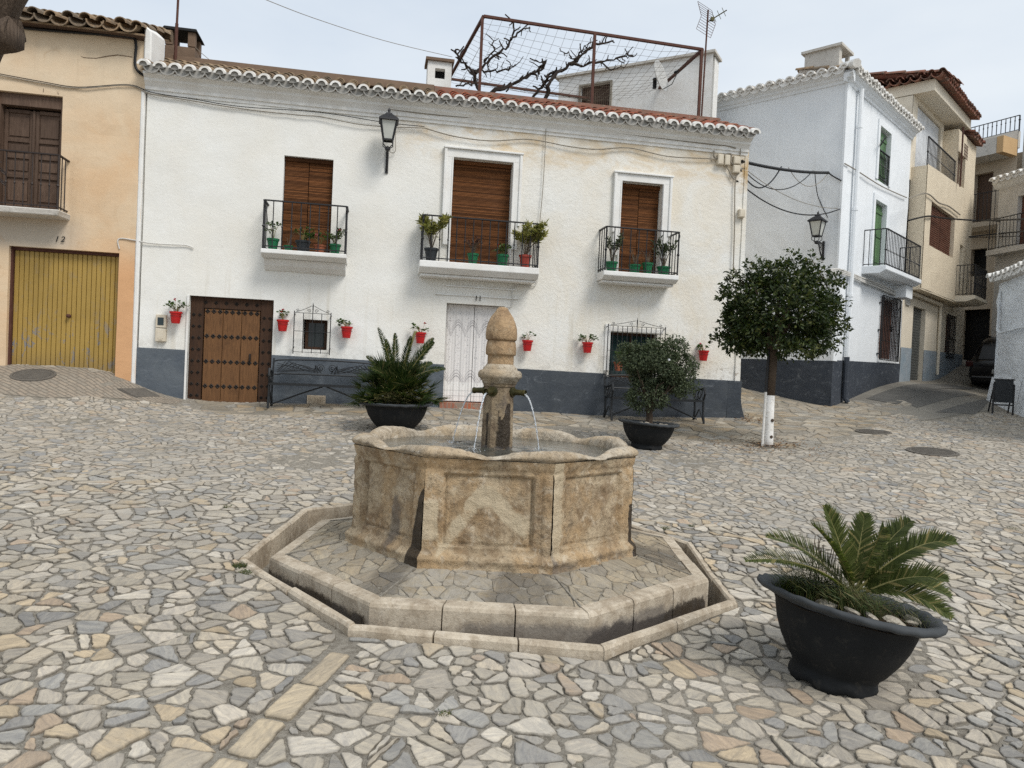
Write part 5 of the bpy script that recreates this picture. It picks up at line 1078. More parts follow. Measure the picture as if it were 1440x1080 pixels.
m.build('kerb', MT['kerbs'], ft)
m = MB(); P = [ov(k, 1.86, 0) for k in range(8)]
m.poly([(p.x, p.y, -.14 + .03 * (p.x * sn + p.y * cs) - .07 * (p.x * cs - p.y * sn)) for p in P]); m.build('gutter_floor', MT['mortar'], ft)
# step: dressed edge blocks round a sloping slate top
m = MB(); ZS = .135
for k in range(8):
    nb_ = 3 if k % 2 else 3
    for b in range(nb_):
        t0 = b / nb_ + (.0035 if b else 0); t1 = (b + 1) / nb_ - (.0035 if b < nb_ - 1 else 0); dz = U(-.005, .004); seg = 6; nz_ = 7; idx = []
        for i in range(seg + 1):
            t = t0 + (t1 - t0) * i / seg; o = ov(k, 1.70).lerp(ov(k + 1, 1.70), t); n_ = ov(k, 1.585).lerp(ov(k + 1, 1.585), t); col = []
            for j in range(nz_): zz = -.45 + (ZS + dz - .025 + .45) * j / (nz_ - 1); w = 1 + .004 * noise.noise((o.x * 6, o.y * 6, zz * 8)); col.append((o.x * w, o.y * w, zz))
            col += [(o.x * .995, o.y * .995, ZS + dz - .006), (o.x * .986, o.y * .986, ZS + dz + .002), (n_.x, n_.y, ZS + dz + .008), (n_.x, n_.y, -.1)]; idx.append([m.vert(p) for p in col])
        for a_, b_ in zip(idx, idx[1:]):
            for j in range(len(a_) - 1): m.face((a_[j], b_[j], b_[j + 1], a_[j + 1]))
        m.face(idx[0]); m.face(idx[-1][::-1])
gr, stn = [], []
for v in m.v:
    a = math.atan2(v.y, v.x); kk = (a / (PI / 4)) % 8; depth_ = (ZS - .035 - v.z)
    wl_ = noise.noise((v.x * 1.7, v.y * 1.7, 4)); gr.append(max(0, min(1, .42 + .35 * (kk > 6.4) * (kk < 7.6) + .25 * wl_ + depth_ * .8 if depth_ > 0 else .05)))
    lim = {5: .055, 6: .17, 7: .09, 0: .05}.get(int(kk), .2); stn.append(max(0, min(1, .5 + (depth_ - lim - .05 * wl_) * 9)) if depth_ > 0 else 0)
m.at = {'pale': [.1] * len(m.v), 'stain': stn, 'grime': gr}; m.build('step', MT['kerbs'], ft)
m = MB(); polys = stones(-1.7, 1.7, -1.7, 1.7, .19, .009, .035, (.0006, .0022), lambda x, y: math.hypot(x, y) < octp(math.atan2(y, x), 1.66) and math.hypot(x, y) > octp(math.atan2(y, x), 1.0), 1.3)
def crop8(c):
    for k in range(8):
        a = PI / 8 + k * PI / 4; c = clip(c, math.cos(a), math.sin(a), 1.585 * math.cos(PI / 8))
        if len(c) < 3: return c
    return c
polys = [c for c in (crop8(p) for p in polys) if len(c) >= 3]
def platz(P):
    P = np.array(P).reshape(-1, 2); a = np.arctan2(P[:, 1], P[:, 0]); q = np.mod(a, PI / 4); f = np.hypot(P[:, 0], P[:, 1]) * np.cos(q - PI / 8) / math.cos(PI / 8)
    return ZS + .002 + (1.585 - f) * .20
stone_mesh(m, polys, platz, .003, .004, .05)
def wetf(v):
    a = (math.atan2(v.y, v.x) / (PI / 4)) % 8; q = .5 * noise.noise((v.x * 3, v.y * 3, 2)) + .25 * noise.noise((v.x * 9, v.y * 9, 5)); w = max(1 - abs(a - .35) / .55, 1 - abs(a - 6.75) / .35, .85 - abs(a - 5.9) / .3); return max(0, min(1, w * 1.2 + q))
m.at['wet'] = [wetf(v) for v in m.v]; m.build('platform_paving', MT['plat'], ft)
m = MB()
for k in range(8): m.poly([ov(k, 1.60, ZS - .004), ov(k + 1, 1.60, ZS - .004), ov(k + 1, 1.0, ZS + .116), ov(k, 1.0, ZS + .116)])
for k in range(8): m.tube([ov(k, 1.19, ZS + .084), ov(k, 1.59, ZS + .004)], .009, 4)
m.build('platform_bed', MT['mortar'], ft)
# basin walls: panelled faces, flared foot, moulded neck
m = MB(); pale, stain, grime = [], [], []
ZB, ZT = .205, .945; nu, nz = 80, 60
def prof_r(z):
    t = (z - ZB) / (ZT - ZB)
    if t < .11: return 1.175 - .01 * math.sin(t / .11 * PI)
    if t < .17: return 1.175 - (t - .11) / .06 * .055
    if t < .90: return 1.115 - .012 * (t - .17)
    if t < .93: return 1.106 + (t - .9) / .03 * .012
    return 1.118 + (t - .93) / .07 * .012
for k in range(8):
    ids = {}; grid = np.zeros((3, nu + 1, nz + 1))
    for i in range(nu + 1):
        s_ = i / nu; e = .035 * 0
        for j in range(nz + 1):
            z = ZB + (ZT - ZB) * j / nz; t = j / nz; r = prof_r(z); p = ov(k, r).lerp(ov(k + 1, r), s_); nrm = ov(k, 1).lerp(ov(k + 1, 1), .5).normalized(); d = 0
            inx = min(s_, 1 - s_); inz = min(t - .22, .86 - t)
            if inx > .145 and inz > 0: d = -.020 * min(1, (inx - .145) / .015) * min(1, inz / .015)
            if .145 < inx < .175 and inz > 0 or (0 < inz < .022 and inx > .145): d -= .012
            if inx < .07 and .17 < t < .9: d += .010
            d += .010 * noise.noise((p.x * 3, p.y * 3, z * 3)) + .007 * noise.noise((p.x * 14, p.y * 14, z * 14)) + .005 * noise.noise((p.x * 33, p.y * 33, z * 33)); ch_ = noise.noise((p.x * 8, p.y * 8, z * 8)); d -= .03 * max(0, ch_ - .35)
            if k == 6 and s_ > .3 and s_ < .62 and t > .84: d -= .022 * max(0, 1 - abs(s_ - .47) / .12) * max(0, 1 - abs(t - .90) / .06)
            p = p + nrm * d; p.z = z; ids[i, j] = m.vert(p)
            pa = st = gr_ = 0
            if k == 6:                                      # front face, broad pale lime arch
                ar = abs(s_ - .47); lev = .80 - 1.45 * max(0, (.45 - s_)) - 1.0 * max(0, s_ - .52) ; lo = lev - .26
                pa = (.62 + .4 * noise.noise((s_ * 6, t * 5, 2))) if lo + .08 * noise.noise((s_ * 5, 3, 1)) < t < lev + .08 * noise.noise((s_ * 4, 9, 1)) and .1 < s_ < .86 else .2 * max(0, noise.noise((s_ * 4, t * 4, 6)))
                if s_ < .12 and .25 < t < .62: pa = .8
                st = max(0, 1 - (s_ / .018)) * (t < .75) * .7
                gr_ = .5 * max(0, 1 - abs(s_ - .45) / .5) * (t < .17) + .35 * (s_ > .9) * (t < .3) + .25 * noise.noise((s_ * 5, t * 4, 1))
            if k == 5:                                      # left face, wet black seam growing toward the foot
                w = .19 * (1 - t / .72) ** .7 + .02 if t < .72 else 0
                st = 1.0 if 1 - s_ < w * .75 + .01 and t < .72 else 0
                gr_ = .8 * max(0, 1 - abs(s_ - .58 - .1 * noise.noise((t * 4, 2, 2))) / (.1 + .08 * noise.noise((t * 6, 8, 2)))) * (t < .62) * (.7 + .6 * noise.noise((s_ * 9, t * 6, 4))) + .45 * max(0, noise.noise((s_ * 4, t * 3, 8)) + .25); pa = .5 * (s_ < .12)
            if k == 7: pa = .6 * (s_ < .13) * (t > .1); gr_ = .3 * max(0, noise.noise((s_ * 3, t * 5, 3)) + .3) + .4 * (t < .12) + .5 * (s_ < .03) * (t < .3); st = 1.0 if s_ > .955 and t < .55 else 0
            if k == 0: st = 1.0 if s_ < .08 and t < .52 else 0
            grid[:, i, j] = (pa, st, gr_)
    for _ in range(9):
        gp_ = np.pad(grid, ((0, 0), (1, 1), (1, 1)), mode='edge'); grid = (gp_[:, 1:-1, 1:-1] * 2 + gp_[:, :-2, 1:-1] + gp_[:, 2:, 1:-1] + gp_[:, 1:-1, :-2] + gp_[:, 1:-1, 2:]) / 6
    pale += list(grid[0].ravel()); stain += list(grid[1].ravel()); grime += list(grid[2].ravel())
    for i in range(nu):
        for j in range(nz): m.face((ids[i, j], ids[i + 1, j], ids[i + 1, j + 1], ids[i, j + 1]))
m.at = {'pale': pale, 'stain': stain, 'grime': grime}; bs = m.build('basin', MT['fstone'], ft, smooth=True)
# rim: undulating, scalloped moulding
m = MB(); na = 320; rings = []
for i in range(na):
    a = 2 * PI * i / na; ph = (a / (PI / 4)) % 1; c8 = math.cos(2 * PI * ph)                # 1 at corners
    bump_ = .5 + .5 * c8; wv = .030 * (bump_ ** .8) - .022 * max(0, math.cos(2 * PI * (ph - .5))) ** 2 + .006 * noise.noise((a * 9, 0, 1)) + .004 * noise.noise((a * 40, 3, 1))
    ro = octp(a, 1.138) + .010 * noise.noise((a * 6, 4, 0)) ; ri = octp(a, 1.025) - .05 * bump_ ** 3 + .022 * max(0, math.cos(2 * PI * (ph - .5))) + .008 * noise.noise((a * 14, 2, 5)); zt = ZT + .040 + wv; lo_ = ZT - .004
    pr = [(ro - .025, lo_), (ro + .004, lo_ + .018), (ro + .016, (lo_ + zt) / 2), (ro + .002, zt - .016), (ro - .028, zt), ((ro + ri) / 2, zt + .004), (ri + .025, zt - .006), (ri, zt - .03), (ri - .004, ZT - .03), (ri - .01, .55)]
    rings.append([m.vert((r * math.cos(a), r * math.sin(a), z + .006 * noise.noise((r * 26, a * 22, z * 20)) + .004 * noise.noise((r * 60, a * 60, z * 9)))) for r, z in pr])
for i in range(na):
    A, B = rings[i], rings[(i + 1) % na]
    for j in range(len(A) - 1): m.face((A[j], B[j], B[j + 1], A[j + 1]))
m.build('rim', MT['rim'], bs, smooth=True)
ZW = .925; m = MB(); nr, na2 = 26, 96; ids = []
for i in range(nr + 1):
    r = 1.0 * i / nr; ring = []
    for k in range(na2):
        a = 2 * PI * k / na2; rr = r * octp(a, 1.02); x, y = rr * math.cos(a), rr * math.sin(a); z = ZW
        for (jx, jy) in ((-.30, .09), (.30, .0), (-.05, -.28)):
            d = math.hypot(x - jx, y - jy); z += .015 * math.sin(d * 42) * math.exp(-d * 5)
        ring.append(m.vert((x, y, z)))
    ids.append(ring)
for a_, b_ in zip(ids, ids[1:]):
    for k in range(na2): m.face((a_[k], a_[(k + 1) % na2], b_[(k + 1) % na2], b_[k]))
m.build('water', MT['water'], ft, smooth=True)
# pillar
m = MB(); pr = [(.136, .6), (.134, .9), (.130, 1.1), (.124, 1.38), (.125, 1.405), (.134, 1.41), (.138, 1.43), (.15, 1.445)]
rings = []; st = []; gr = []; pal = []
zz = [.6 + (1.38 - .6) * i / 30 for i in range(31)] + [1.395, 1.405, 1.415, 1.43, 1.44]
def rz(z): 
    for (r0, z0_), (r1, z1_) in zip(pr, pr[1:]):
        if z <= z1_: return r0 + (r1 - r0) * (z - z0_) / (z1_ - z0_)
    return pr[-1][0]
for z in zz:
    ring = []
    for k in range(64):
        a = 2 * PI * k / 64; r = octp(a, rz(z)) + .004 * noise.noise((a * 3, z * 9, 0)) + .003 * noise.noise((a * 10, z * 30, 1)); ring.append(m.vert((r * math.cos(a), r * math.sin(a), z)))
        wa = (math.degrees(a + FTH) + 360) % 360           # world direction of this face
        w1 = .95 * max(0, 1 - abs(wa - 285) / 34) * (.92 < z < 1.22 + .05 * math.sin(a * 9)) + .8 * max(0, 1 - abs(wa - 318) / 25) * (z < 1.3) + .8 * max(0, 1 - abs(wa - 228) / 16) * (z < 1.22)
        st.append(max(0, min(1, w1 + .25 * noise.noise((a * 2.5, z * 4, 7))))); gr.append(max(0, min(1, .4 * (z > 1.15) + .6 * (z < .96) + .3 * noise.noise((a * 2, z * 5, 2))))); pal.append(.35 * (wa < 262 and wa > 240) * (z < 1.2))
    rings.append(ring)
for a_, b_ in zip(rings, rings[1:]):
    for k in range(64): m.face((a_[k], a_[(k + 1) % 64], b_[(k + 1) % 64], b_[k]))
m.face(rings[-1]); m.at = {'pale': pal, 'stain': st, 'grime': gr}; pi_ = m.build('pillar', MT['shaft'], ft, smooth=False)
wob = lambda a, z: 1 + .022 * noise.noise((math.cos(a) * 2, math.sin(a) * 2, z * 6)) + .012 * noise.noise((math.cos(a) * 7, math.sin(a) * 7, z * 20))
m = MB(); m.lathe([(.12, 1.43), (.138, 1.440), (.142, 1.455), (.152, 1.460), (.156, 1.474), (.170, 1.482), (.176, 1.500), (.174, 1.522), (.162, 1.538), (.140, 1.545), (.137, 1.553), (.132, 1.566), (.118, 1.575), (.110, 1.59)], 48, rf=wob); m.build('collar', MT['rim'], pi_, smooth=True)
m = MB(); m.lathe([(.105, 1.58), (.104, 1.60), (.103, 1.655), (.106, 1.660), (.117, 1.664), (.120, 1.675), (.119, 1.72), (.112, 1.765), (.104, 1.782), (.10, 1.79)], 48, rf=lambda a, z: wob(a, z) * (1 + .03 * abs(math.sin(a * 4)) - .015)); m.build('lower_tier', MT['cap'], pi_, smooth=True)
m = MB(); rf_ = lambda a, z: wob(a * 1.0, z + 3) * (1 + (.05 * abs(math.cos(a * 2.5 + .6)) - .03) * max(0, min(1, (z - 1.8) * 6)) - .10 * max(0, min(1, (z - 1.86) * 9)) * max(0, math.cos((a - 4.2) * 2.5)) ** 6)
m.lathe([(.09, 1.775), (.118, 1.779), (.125, 1.79), (.126, 1.83), (.121, 1.875), (.109, 1.92), (.089, 1.963), (.064, 1.998), (.048, 2.02), (.041, 2.034), (.027, 2.043), (.002, 2.046)], 56, rf=rf_); m.build('pinecone_cap', MT['cap'], pi_, smooth=True)
for deg in (-115, 155, -25, 65):
    a = R(deg) - FTH; d = Vector((math.cos(a), math.sin(a), 0)); m = MB(); p0 = d * .108 + Vector((0, 0, 1.375))
    m.tube([p0, p0 + d * .02, p0 + d * .022, p0 + d * .035], [.042, .042, .03, .028], 14); q0, q1 = p0 + d * .03, p0 + d * .125 + Vector((0, 0, -.004)); m.tube([q0, q0.lerp(q1, .7), q1 - d * .012, q1], [.024, .0225, .026, .0245], 14, cap=False)
    m.tube([q1, q1 - d * .02], [.0245, .017], 14, cap=False); m.tube([q1 - d * .02, q1 - d * .021], [.017, .001], 14)
    m.build('spout', MT['bronze'], pi_, smooth=False)
    if deg != 65:
        m = MB(); sp = {-115: .55, 155: .62, -25: .50}[deg]; T = math.sqrt(2 * (1.37 - ZW) / 9.8); P = []; rs = []; n = 44; e = q1 - d * .012 - Vector((0, 0, .012))
        for i in range(n):
            t = T * i / (n - 1); f = i / (n - 1); wob_ = .006 * max(0, f - .4); P.append(e + d * sp * t + Vector((U(-wob_, wob_), U(-wob_, wob_), -4.9 * t * t))); rs.append((.0075 - .0035 * f) * (1 + (.5 * math.sin(i * 1.9) if f > .45 else .15 * math.sin(i * 1.3)) * min(1, f * 1.6)))
        for _ in range(26):
            o_ = P[-1] + Vector((random.gauss(0, .035), random.gauss(0, .035), U(0, .035))); m.lathe([(.0005, -.004), (.0035, 0), (.0005, .004)], 5, o_)
        m.tube(P, rs, 8); m.build('water_jet', MT['jet'], ft, smooth=True)

# ------------------------------------------------------------------ plants and pots
def frond(mb, ms_, base, tip, arch, n=34, wl_=.16, up=Vector((0, 0, 1)), lw_=.012, v=.35, dead=False, back=0):
    base = Vector(base); tip = Vector(tip); mid = base.lerp(tip, .5) + Vector((0, 0, arch)); P = []
    for i in range(n + 1):
        t = i / n; P.append(base.lerp(mid, t).lerp(mid.lerp(tip, t), t))
    ms_.tube(P[::3] + [P[-1]], [.008 * (1 - .85 * i / (len(P[::3]))) for i in range(len(P[::3]) + 1)], 5)
    for i in range(int(n * .12), n + 1):
        t = i / n; d = (P[min(i + 1, n)] - P[max(i - 1, 0)]).normalized(); sd = d.cross(up); sd = sd.normalized() if sd.length > .05 else Vector((1, 0, 0)); u = sd.cross(d)
        L = wl_ * (math.sin(PI * min(1, .12 + t * .86)) ** .55) * U(.88, 1.08)
        for sg in (-1, 1):
            dd = (d * (.7 + .45 * t) + sd * sg * 1.0 + u * v + Vector((U(-.08, .08), U(-.08, .08), U(-.08, .08)))).normalized(); mb.blade(P[i], P[i] + dd * L, lw_ * U(.85, 1.1), dd.cross(u + sd * sg * .3))
def planter(g, r, hgt, tilt, yaw, label, br=.86, scal=22):
    t = thing('planter', label, 'potted plant', g, 0, 'large black bowl planters', rot=(tilt[0], tilt[1], yaw))
    fl = lambda a, z: 1 + (.007 * math.cos(a * scal) if z > hgt - .06 else 0)
    m = MB(); h0 = hgt * .93; m.lathe([(r * br * .54, -.02), (r * br * .62, -.035), (r * br * .61, .01), (r * br * .585, .04), (r * br * .60, .06), (r * br * .685, hgt * .22), (r * br * .815, hgt * .40), (r * br * .91, hgt * .58), (r * br * .968, hgt * .76), (r * br, h0), (r * .90, hgt - .03), (r * .84, hgt - .02), (r * .80, hgt - .06), (r * .7, hgt - .16)], 96, cap=False, zf=lambda a, rr: .026 * max(-.35, math.cos(a * 7)) if r * br * .605 < rr < r * br * .63 else 0)
    pot = m.build('bowl', MT['blackpot'], t, smooth=True)
    m = MB(); m.lathe([(r * br * .98, hgt * .91), (r * max(.90, br), hgt - .035), (r * .98, hgt - .028), (r * 1.015, hgt - .014), (r * 1.0, hgt + .008), (r * .93, hgt + .006), (r * .84, hgt - .012), (r * .82, hgt - .05)], 108, rf=fl, cap=False, zf=lambda a, rr: (.004 * math.cos(a * scal) + .010 * math.sin(a * 2 + 1)) * (rr > r * .93)); m.build('rim', MT['potrim'], pot, smooth=True)
    m = MB(); ids = []
    for i in range(9):
        rr = r * .83 * i / 8; ids.append([m.vert((rr * math.cos(2 * PI * k / 40), rr * math.sin(2 * PI * k / 40), hgt - .055 + .05 * (1 - i / 8) + .018 * noise.noise((rr * 8 * math.cos(2 * PI * k / 40), rr * 8 * math.sin(2 * PI * k / 40), 3)))) for k in range(40)])
    for a_, b_ in zip(ids, ids[1:]):
        for k in range(40): m.face((a_[k], a_[(k + 1) % 40], b_[(k + 1) % 40], b_[k]))
    m.build('soil', MT['soil'], t, smooth=True); return t
def rocks(par, spots):
    for (x, y, z, s_) in spots:
        m = MB(); m.lathe([(.001, -.25), (.35, -.2), (.5, 0), (.42, .16), (.2, .24), (.001, .25)], 9, rf=lambda a, z: 1 + .35 * noise.noise((math.cos(a) * 1.5 + x * 9, math.sin(a) * 1.5, z * 3))); o = m.build('rock', MT['rock'], par, loc=(x, y, z), rot=(U(-.4, .4), U(-.4, .4), U(0, 6))); o.scale = (s_ * 1.3, s_, s_ * .8)
# foreground planter with a cycad
g3 = GP(1171, 953); t3 = planter(g3, .492, .445, (-.03, .165), .1, 'tilted black bowl planter with a feathery cycad, nearest the camera', .79)
bpy.context.view_layer.update(); I3 = t3.matrix_world.inverted()
lf, st_ = MB(), MB(); cb = I3 @ at(1200, 838, g3.y)
tips = [(1050, 788, .18, .20), (1080, 755, -.1, .16), (1098, 790, .32, .12), (1142, 738, .22, .10), (1160, 713, -.12, .08), (1216, 724, -.15, .06), (1242, 742, .25, .08), (1279, 734, -.06, .13), (1341, 762, .10, .24), (1330, 815, .22, .14), (1336, 868, .28, .16), (1335, 838, .05, .16)]
for (px, py, dy, ar) in tips:
    tp_ = I3 @ at(px, py, g3.y - dy); b_ = cb + Vector((U(-.04, .04), U(-.04, .04), U(-.01, .05))); frond(lf, st_, b_, tp_, ar * .75, 62, .122, I3.to_3x3() @ Vector((U(-.3, .3), U(-.9, -.3), 1)), .0145, .5)
cy_ = lf.build('cycad_frond', MT['leafc'], t3); st_.build('frond_stalk', MT['rachis'], t3)
m = MB(); m.lathe([(.06, -.10), (.07, -.03), (.055, .02), (.03, .05), (.01, .06)], 16, (cb.x, cb.y, cb.z - .02), rf=lambda a, z: 1 + .18 * math.sin(a * 7 + z * 60)); m.build('cycad_trunk', MT['bark'], t3)
def tuft(mb, c, r, n, L, spread=.7):
    for _ in range(n):
        a = U(0, 2 * PI); q = r * math.sqrt(U(0, 1)); p = c + Vector((q * math.cos(a), q * math.sin(a), 0)); d = Vector((U(-spread, spread), U(-spread, spread), 1)).normalized(); l = L * U(.5, 1.1); k = p + d * l * .6; e = k + (d + Vector((U(-.6, .6), U(-.6, .6), -.5))).normalized() * l * .5; mb.blade(p, k, .006, d.orthogonal()); mb.blade(k, e, .005, d.orthogonal())
gm = MB()
for (x, y, n, r, L) in ((-.22, -.05, 900, .19, .17), (-.08, -.16, 800, .17, .15), (-.05, .1, 300, .2, .12), (.2, -.16, 260, .17, .10), (-.33, .03, 200, .1, .10), (.3, .05, 140, .15, .10)): tuft(gm, Vector((x, y, .42)), r, n, L * 1.15)
gm.build('grass_tuft', MT['grass'], t3); dm, ds_ = MB(), MB()
for (a, L) in ((0.2, .3), (-.5, .28), (-1.0, .2)): frond(dm, ds_, cb, cb + Vector((math.cos(a) * L, math.sin(a) * L, -.08)), .05, 22, .08, Vector((0, 0, 1)), .008, .1)
dm.v += []; dm.build('dead_frond', MT['gravel'], t3); rocks(t3, [(-.14, -.28, .435, .09), (-.05, -.32, .435, .08), (.07, -.33, .435, .11), (.21, -.27, .435, .07), (-.24, -.20, .435, .09), (.28, -.17, .435, .08)])
wt = MB()
for k in range(9): a = I3 @ at(1135 + k * 4, 820, g3.y + .1); wt.tube([a, a + Vector((U(-.05, .02), U(-.03, .03), U(.15, .3)))], .0025, 4)
wt.build('dry_weed', MT['twig'], t3)
# planter with a fan palm
def gp_depth(px, py): return GP(px, py)
g1 = GP(557, 606); t1p = planter(g1, .535, .42, (0, -.02), .4, 'black bowl planter full of bushy fan palm, behind the fountain near the lace curtain door')
lf, st_ = MB(), MB(); top = Vector((0, 0, .45))
def fan(mb, ms_, b, e, r, n=15, spread=1.9):
    ms_.tube([b, b.lerp(e, .5) + Vector((0, 0, .03)), e], .006, 4); d = (e - b).normalized(); s_ = d.cross(Vector((0, 0, 1))); s_ = s_.normalized() if s_.length > .1 else Vector((1, 0, 0)); u = s_.cross(d)
    tw = U(-.7, .7); s2 = s_ * math.cos(tw) + u * math.sin(tw); u2 = s2.cross(d)
    for k in range(n):
        a = (k / (n - 1) - .5) * spread * 1.35; dd = (d * math.cos(a) + s2 * math.sin(a) + u2 * U(-.12, .12)).normalized(); L = r * (1 - .22 * abs(a) / 1.6) * U(.85, 1.05); mb.blade(e, e + dd * L, .019, dd.cross(u2) + u2 * U(-.5, .5))
for k in range(190):
    a = U(0, 2 * PI); el = R(U(-14, 75)); L = U(.24, .52); d = Vector((math.cos(a) * math.cos(el), math.sin(a) * math.cos(el), math.sin(el))); c0 = top + Vector((U(-.18, .18), U(-.18, .18), 0)); e = c0 + Vector((d.x * L * .9, d.y * L * .9, d.z * L * .95 + .02)); fan(lf, st_, c0, e, U(.20, .31), 17)
I1 = Matrix.Translation(-g1)
for (px, py, dy, ar) in ((531, 462, .1, .05), (562, 470, -.1, .05), (610, 482, .1, .14), (617, 477, -.1, .12), (514, 501, .1, .14), (622, 520, .2, .18), (618, 512, -.2, .16), (545, 478, .0, .05), (575, 474, .15, .04), (508, 515, .3, .12)):
    frond(lf, st_, top + Vector((U(-.05, .05), U(-.05, .05), .15)), I1 @ at(px, py, g1.y - dy), ar, 34, .12, Vector((U(-.2, .2), -.9, .5)), .021, .3)
lf.build('palm_leaf', MT['leafp'], t1p); st_.build('leaf_stalk', MT['rachis'], t1p); m = MB(); e = I1 @ at(590, 467, g1.y); m.tube([top + Vector((0, 0, .2)), (top + e) / 2 + Vector((.02, 0, .22)), e + Vector((-.03, 0, .0)), e], [.022, .02, .018, .016], 7); m.build('cut_stalk', MT['rachis'], t1p)
# planter with a round shrub
g2 = GP(909, 629); t2p = planter(g2, .455, .38, (0, .05), .2, 'black bowl planter with a round grey green shrub, in front of the right hand bench'); I2 = Matrix.Translation(-g2)
m = MB(); m.tube([(0, 0, .32), (.01, .01, .45), (-.02, 0, .62), (.02, 0, .9)], [.062, .05, .045, .03], 9)
for k in range(16): a = U(0, 6.3); m.tube([(0, 0, U(.48, .75)), (.2 * math.cos(a), .2 * math.sin(a), U(.75, .95)), (.4 * math.cos(a), .4 * math.sin(a), U(.8, 1.3))], [.022, .013, .005], 5)
m.build('trunk', MT['bark'], t2p)
def crown(mb, blobs, n, L, W, hole=.35, tipd=.5, seed=0):
    "leaves clustered on twigs spread through several rounded masses"
    wts = [b[3] * b[4] * b[5] for b in blobs]; made = 0
    while made < n:
        b = random.choices(blobs, wts)[0]; v = Vector((random.gauss(0, 1), random.gauss(0, 1), random.gauss(0, 1))).normalized(); q = U(.35, 1) ** .45
        p = Vector((b[0] + v.x * b[3] * q, b[1] + v.y * b[4] * q, b[2] + v.z * b[5] * q)); nn = noise.noise((p.x * 4.2 + seed, p.y * 4.2, p.z * 4.2))
        if nn < -hole * .45: continue
        p += v * (.10 * nn + .05 * noise.noise((p.x * 11, p.y * 11, p.z * 11)))
        for _ in range(6):
            d = (v * .7 + Vector((U(-1, 1), U(-1, 1), U(-.9, .7)))).normalized(); mb.leaf(p + Vector((U(-.05, .05), U(-.05, .05), U(-.05, .05))) * tipd * 2, d, (v + Vector((U(-.6, .6), U(-.6, .6), U(-.2, .9)))), L * U(.65, 1.15), W * U(.7, 1.1)); made += 1
def pb(I, px, py, Y, rx, ry, rz_): p = I @ at(px, py, Y); return (p.x, p.y, p.z, rx, ry, rz_)
lf = MB(); Y = g2.y; crown(lf, [pb(I2, 915, 513, Y, .44, .42, .36), pb(I2, 948, 518, Y, .30, .34, .26), pb(I2, 890, 505, Y, .30, .34, .26), pb(I2, 905, 555, Y, .34, .32, .22), pb(I2, 940, 490, Y, .24, .24, .2), pb(I2, 955, 540, Y - .1, .22, .25, .16)], 17000, .046, .026, .7, .4)
lf.build('crown', MT['leafs'], t2p); m = MB()
for (px, py) in ((927, 505),): p = I2 @ at(px, py, Y - .42); m.lathe([(.001, -.02), (.02, -.01), (.022, .01), (.001, .02)], 8, p)
m.build('blossom', MT['wpanel'], t2p); rocks(t2p, [(.12, -.22, .36, .08), (.2, -.16, .36, .10), (.02, -.27, .36, .09), (-.1, -.2, .36, .11), (.27, -.06, .36, .07), (-.2, -.12, .36, .1)])
# orange tree
gt = GP(1080, 627); tr = thing('orange_tree', 'clipped orange tree with a dense dark crown and limewashed lower trunk', 'tree', gt); IT = Matrix.Translation(-gt); Y = gt.y
P = lambda px, py, dy=0: IT @ at(px, py, Y + dy)
m = MB(); a, b, c = P(1080, 628), P(1081.5, 590), P(1083, 556); m.tube([a - Vector((0, 0, .08)), a.lerp(b, .3), b, c], [.085, .078, .074, .072], 14); lt = m.build('limewashed_trunk', MT['limetrunk'], tr, smooth=True)
for (px, py) in ((1086.5, 591), (1085, 614)): m = MB(); p = P(px, py) + Vector((-.03, -.072, 0)); m.tube([p, p + Vector((0, -.012, 0))], [.028, .02], 10); m.build('pruning_scar', MT['bark'], lt)
m = MB(); m.tube([c, P(1086, 520), P(1087, 500), P(1088, 470)], [.071, .068, .07, .06], 12)
for (px, py, dy) in ((1040, 440, .2), (1060, 400, -.2), (1100, 390, .1), (1140, 430, -.2), (1150, 470, .2), (1035, 475, -.2), (1110, 430, -.4), (1095, 430, .4)): m.tube([P(1087, 490), P((1087 + px) / 2, (480 + py) / 2, dy * .5) + Vector((0, 0, .05)), P(px, py, dy)], [.05, .03, .01], 7)
for (px, py) in ((1030, 372), (1058, 366), (1022, 385), (1110, 357), (1140, 362)):
    m.tube([P(px + 25, py + 45), P(px + 8, py + 14), P(px, py)], [.012, .007, .003], 4)
m.build('trunk', MT['bark'], tr, smooth=True)
lf = MB(); crown(lf, [pb(IT, 1095, 440, Y, .78, .75, .62), pb(IT, 1048, 455, Y, .42, .5, .36), pb(IT, 1140, 432, Y, .48, .55, .5), pb(IT, 1150, 470, Y, .40, .45, .28), pb(IT, 1108, 395, Y, .42, .45, .34), pb(IT, 1052, 410, Y, .36, .4, .26), pb(IT, 1040, 482, Y, .33, .4, .18), pb(IT, 1100, 487, Y, .7, .6, .16), pb(IT, 1145, 385, Y, .22, .3, .2), pb(IT, 1072, 385, Y, .2, .2, .2)], 15500, .088, .040, .2, .55, 4)
for (px, py) in ((1030, 385), (1058, 372), (1108, 362), (1116, 364), (1140, 366), (1022, 408), (1018, 420), (1185, 455), (1188, 462), (1175, 395), (1182, 400), (1014, 470), (1012, 478)): crown(lf, [pb(IT, px, py, Y, .09, .12, .09)], 48, .085, .04, .9, .5)
lf.build('crown', MT['leafo'], tr)
sk = thing('tree_stake', 'thin stake beside the orange tree, white below and dark above', 'stake', gt + Vector((-.10, -.02, 0))); m = MB(); m.tube([(0, 0, -.05), (.015, 0, .86)], .021, 8); m.build('painted_end', MT['limetrunk'], sk); m = MB(); m.tube([(.015, 0, .86), (.05, .02, 2.0)], .024, 8); m.build('upper_end', MT['iron'], sk)
m = MB()
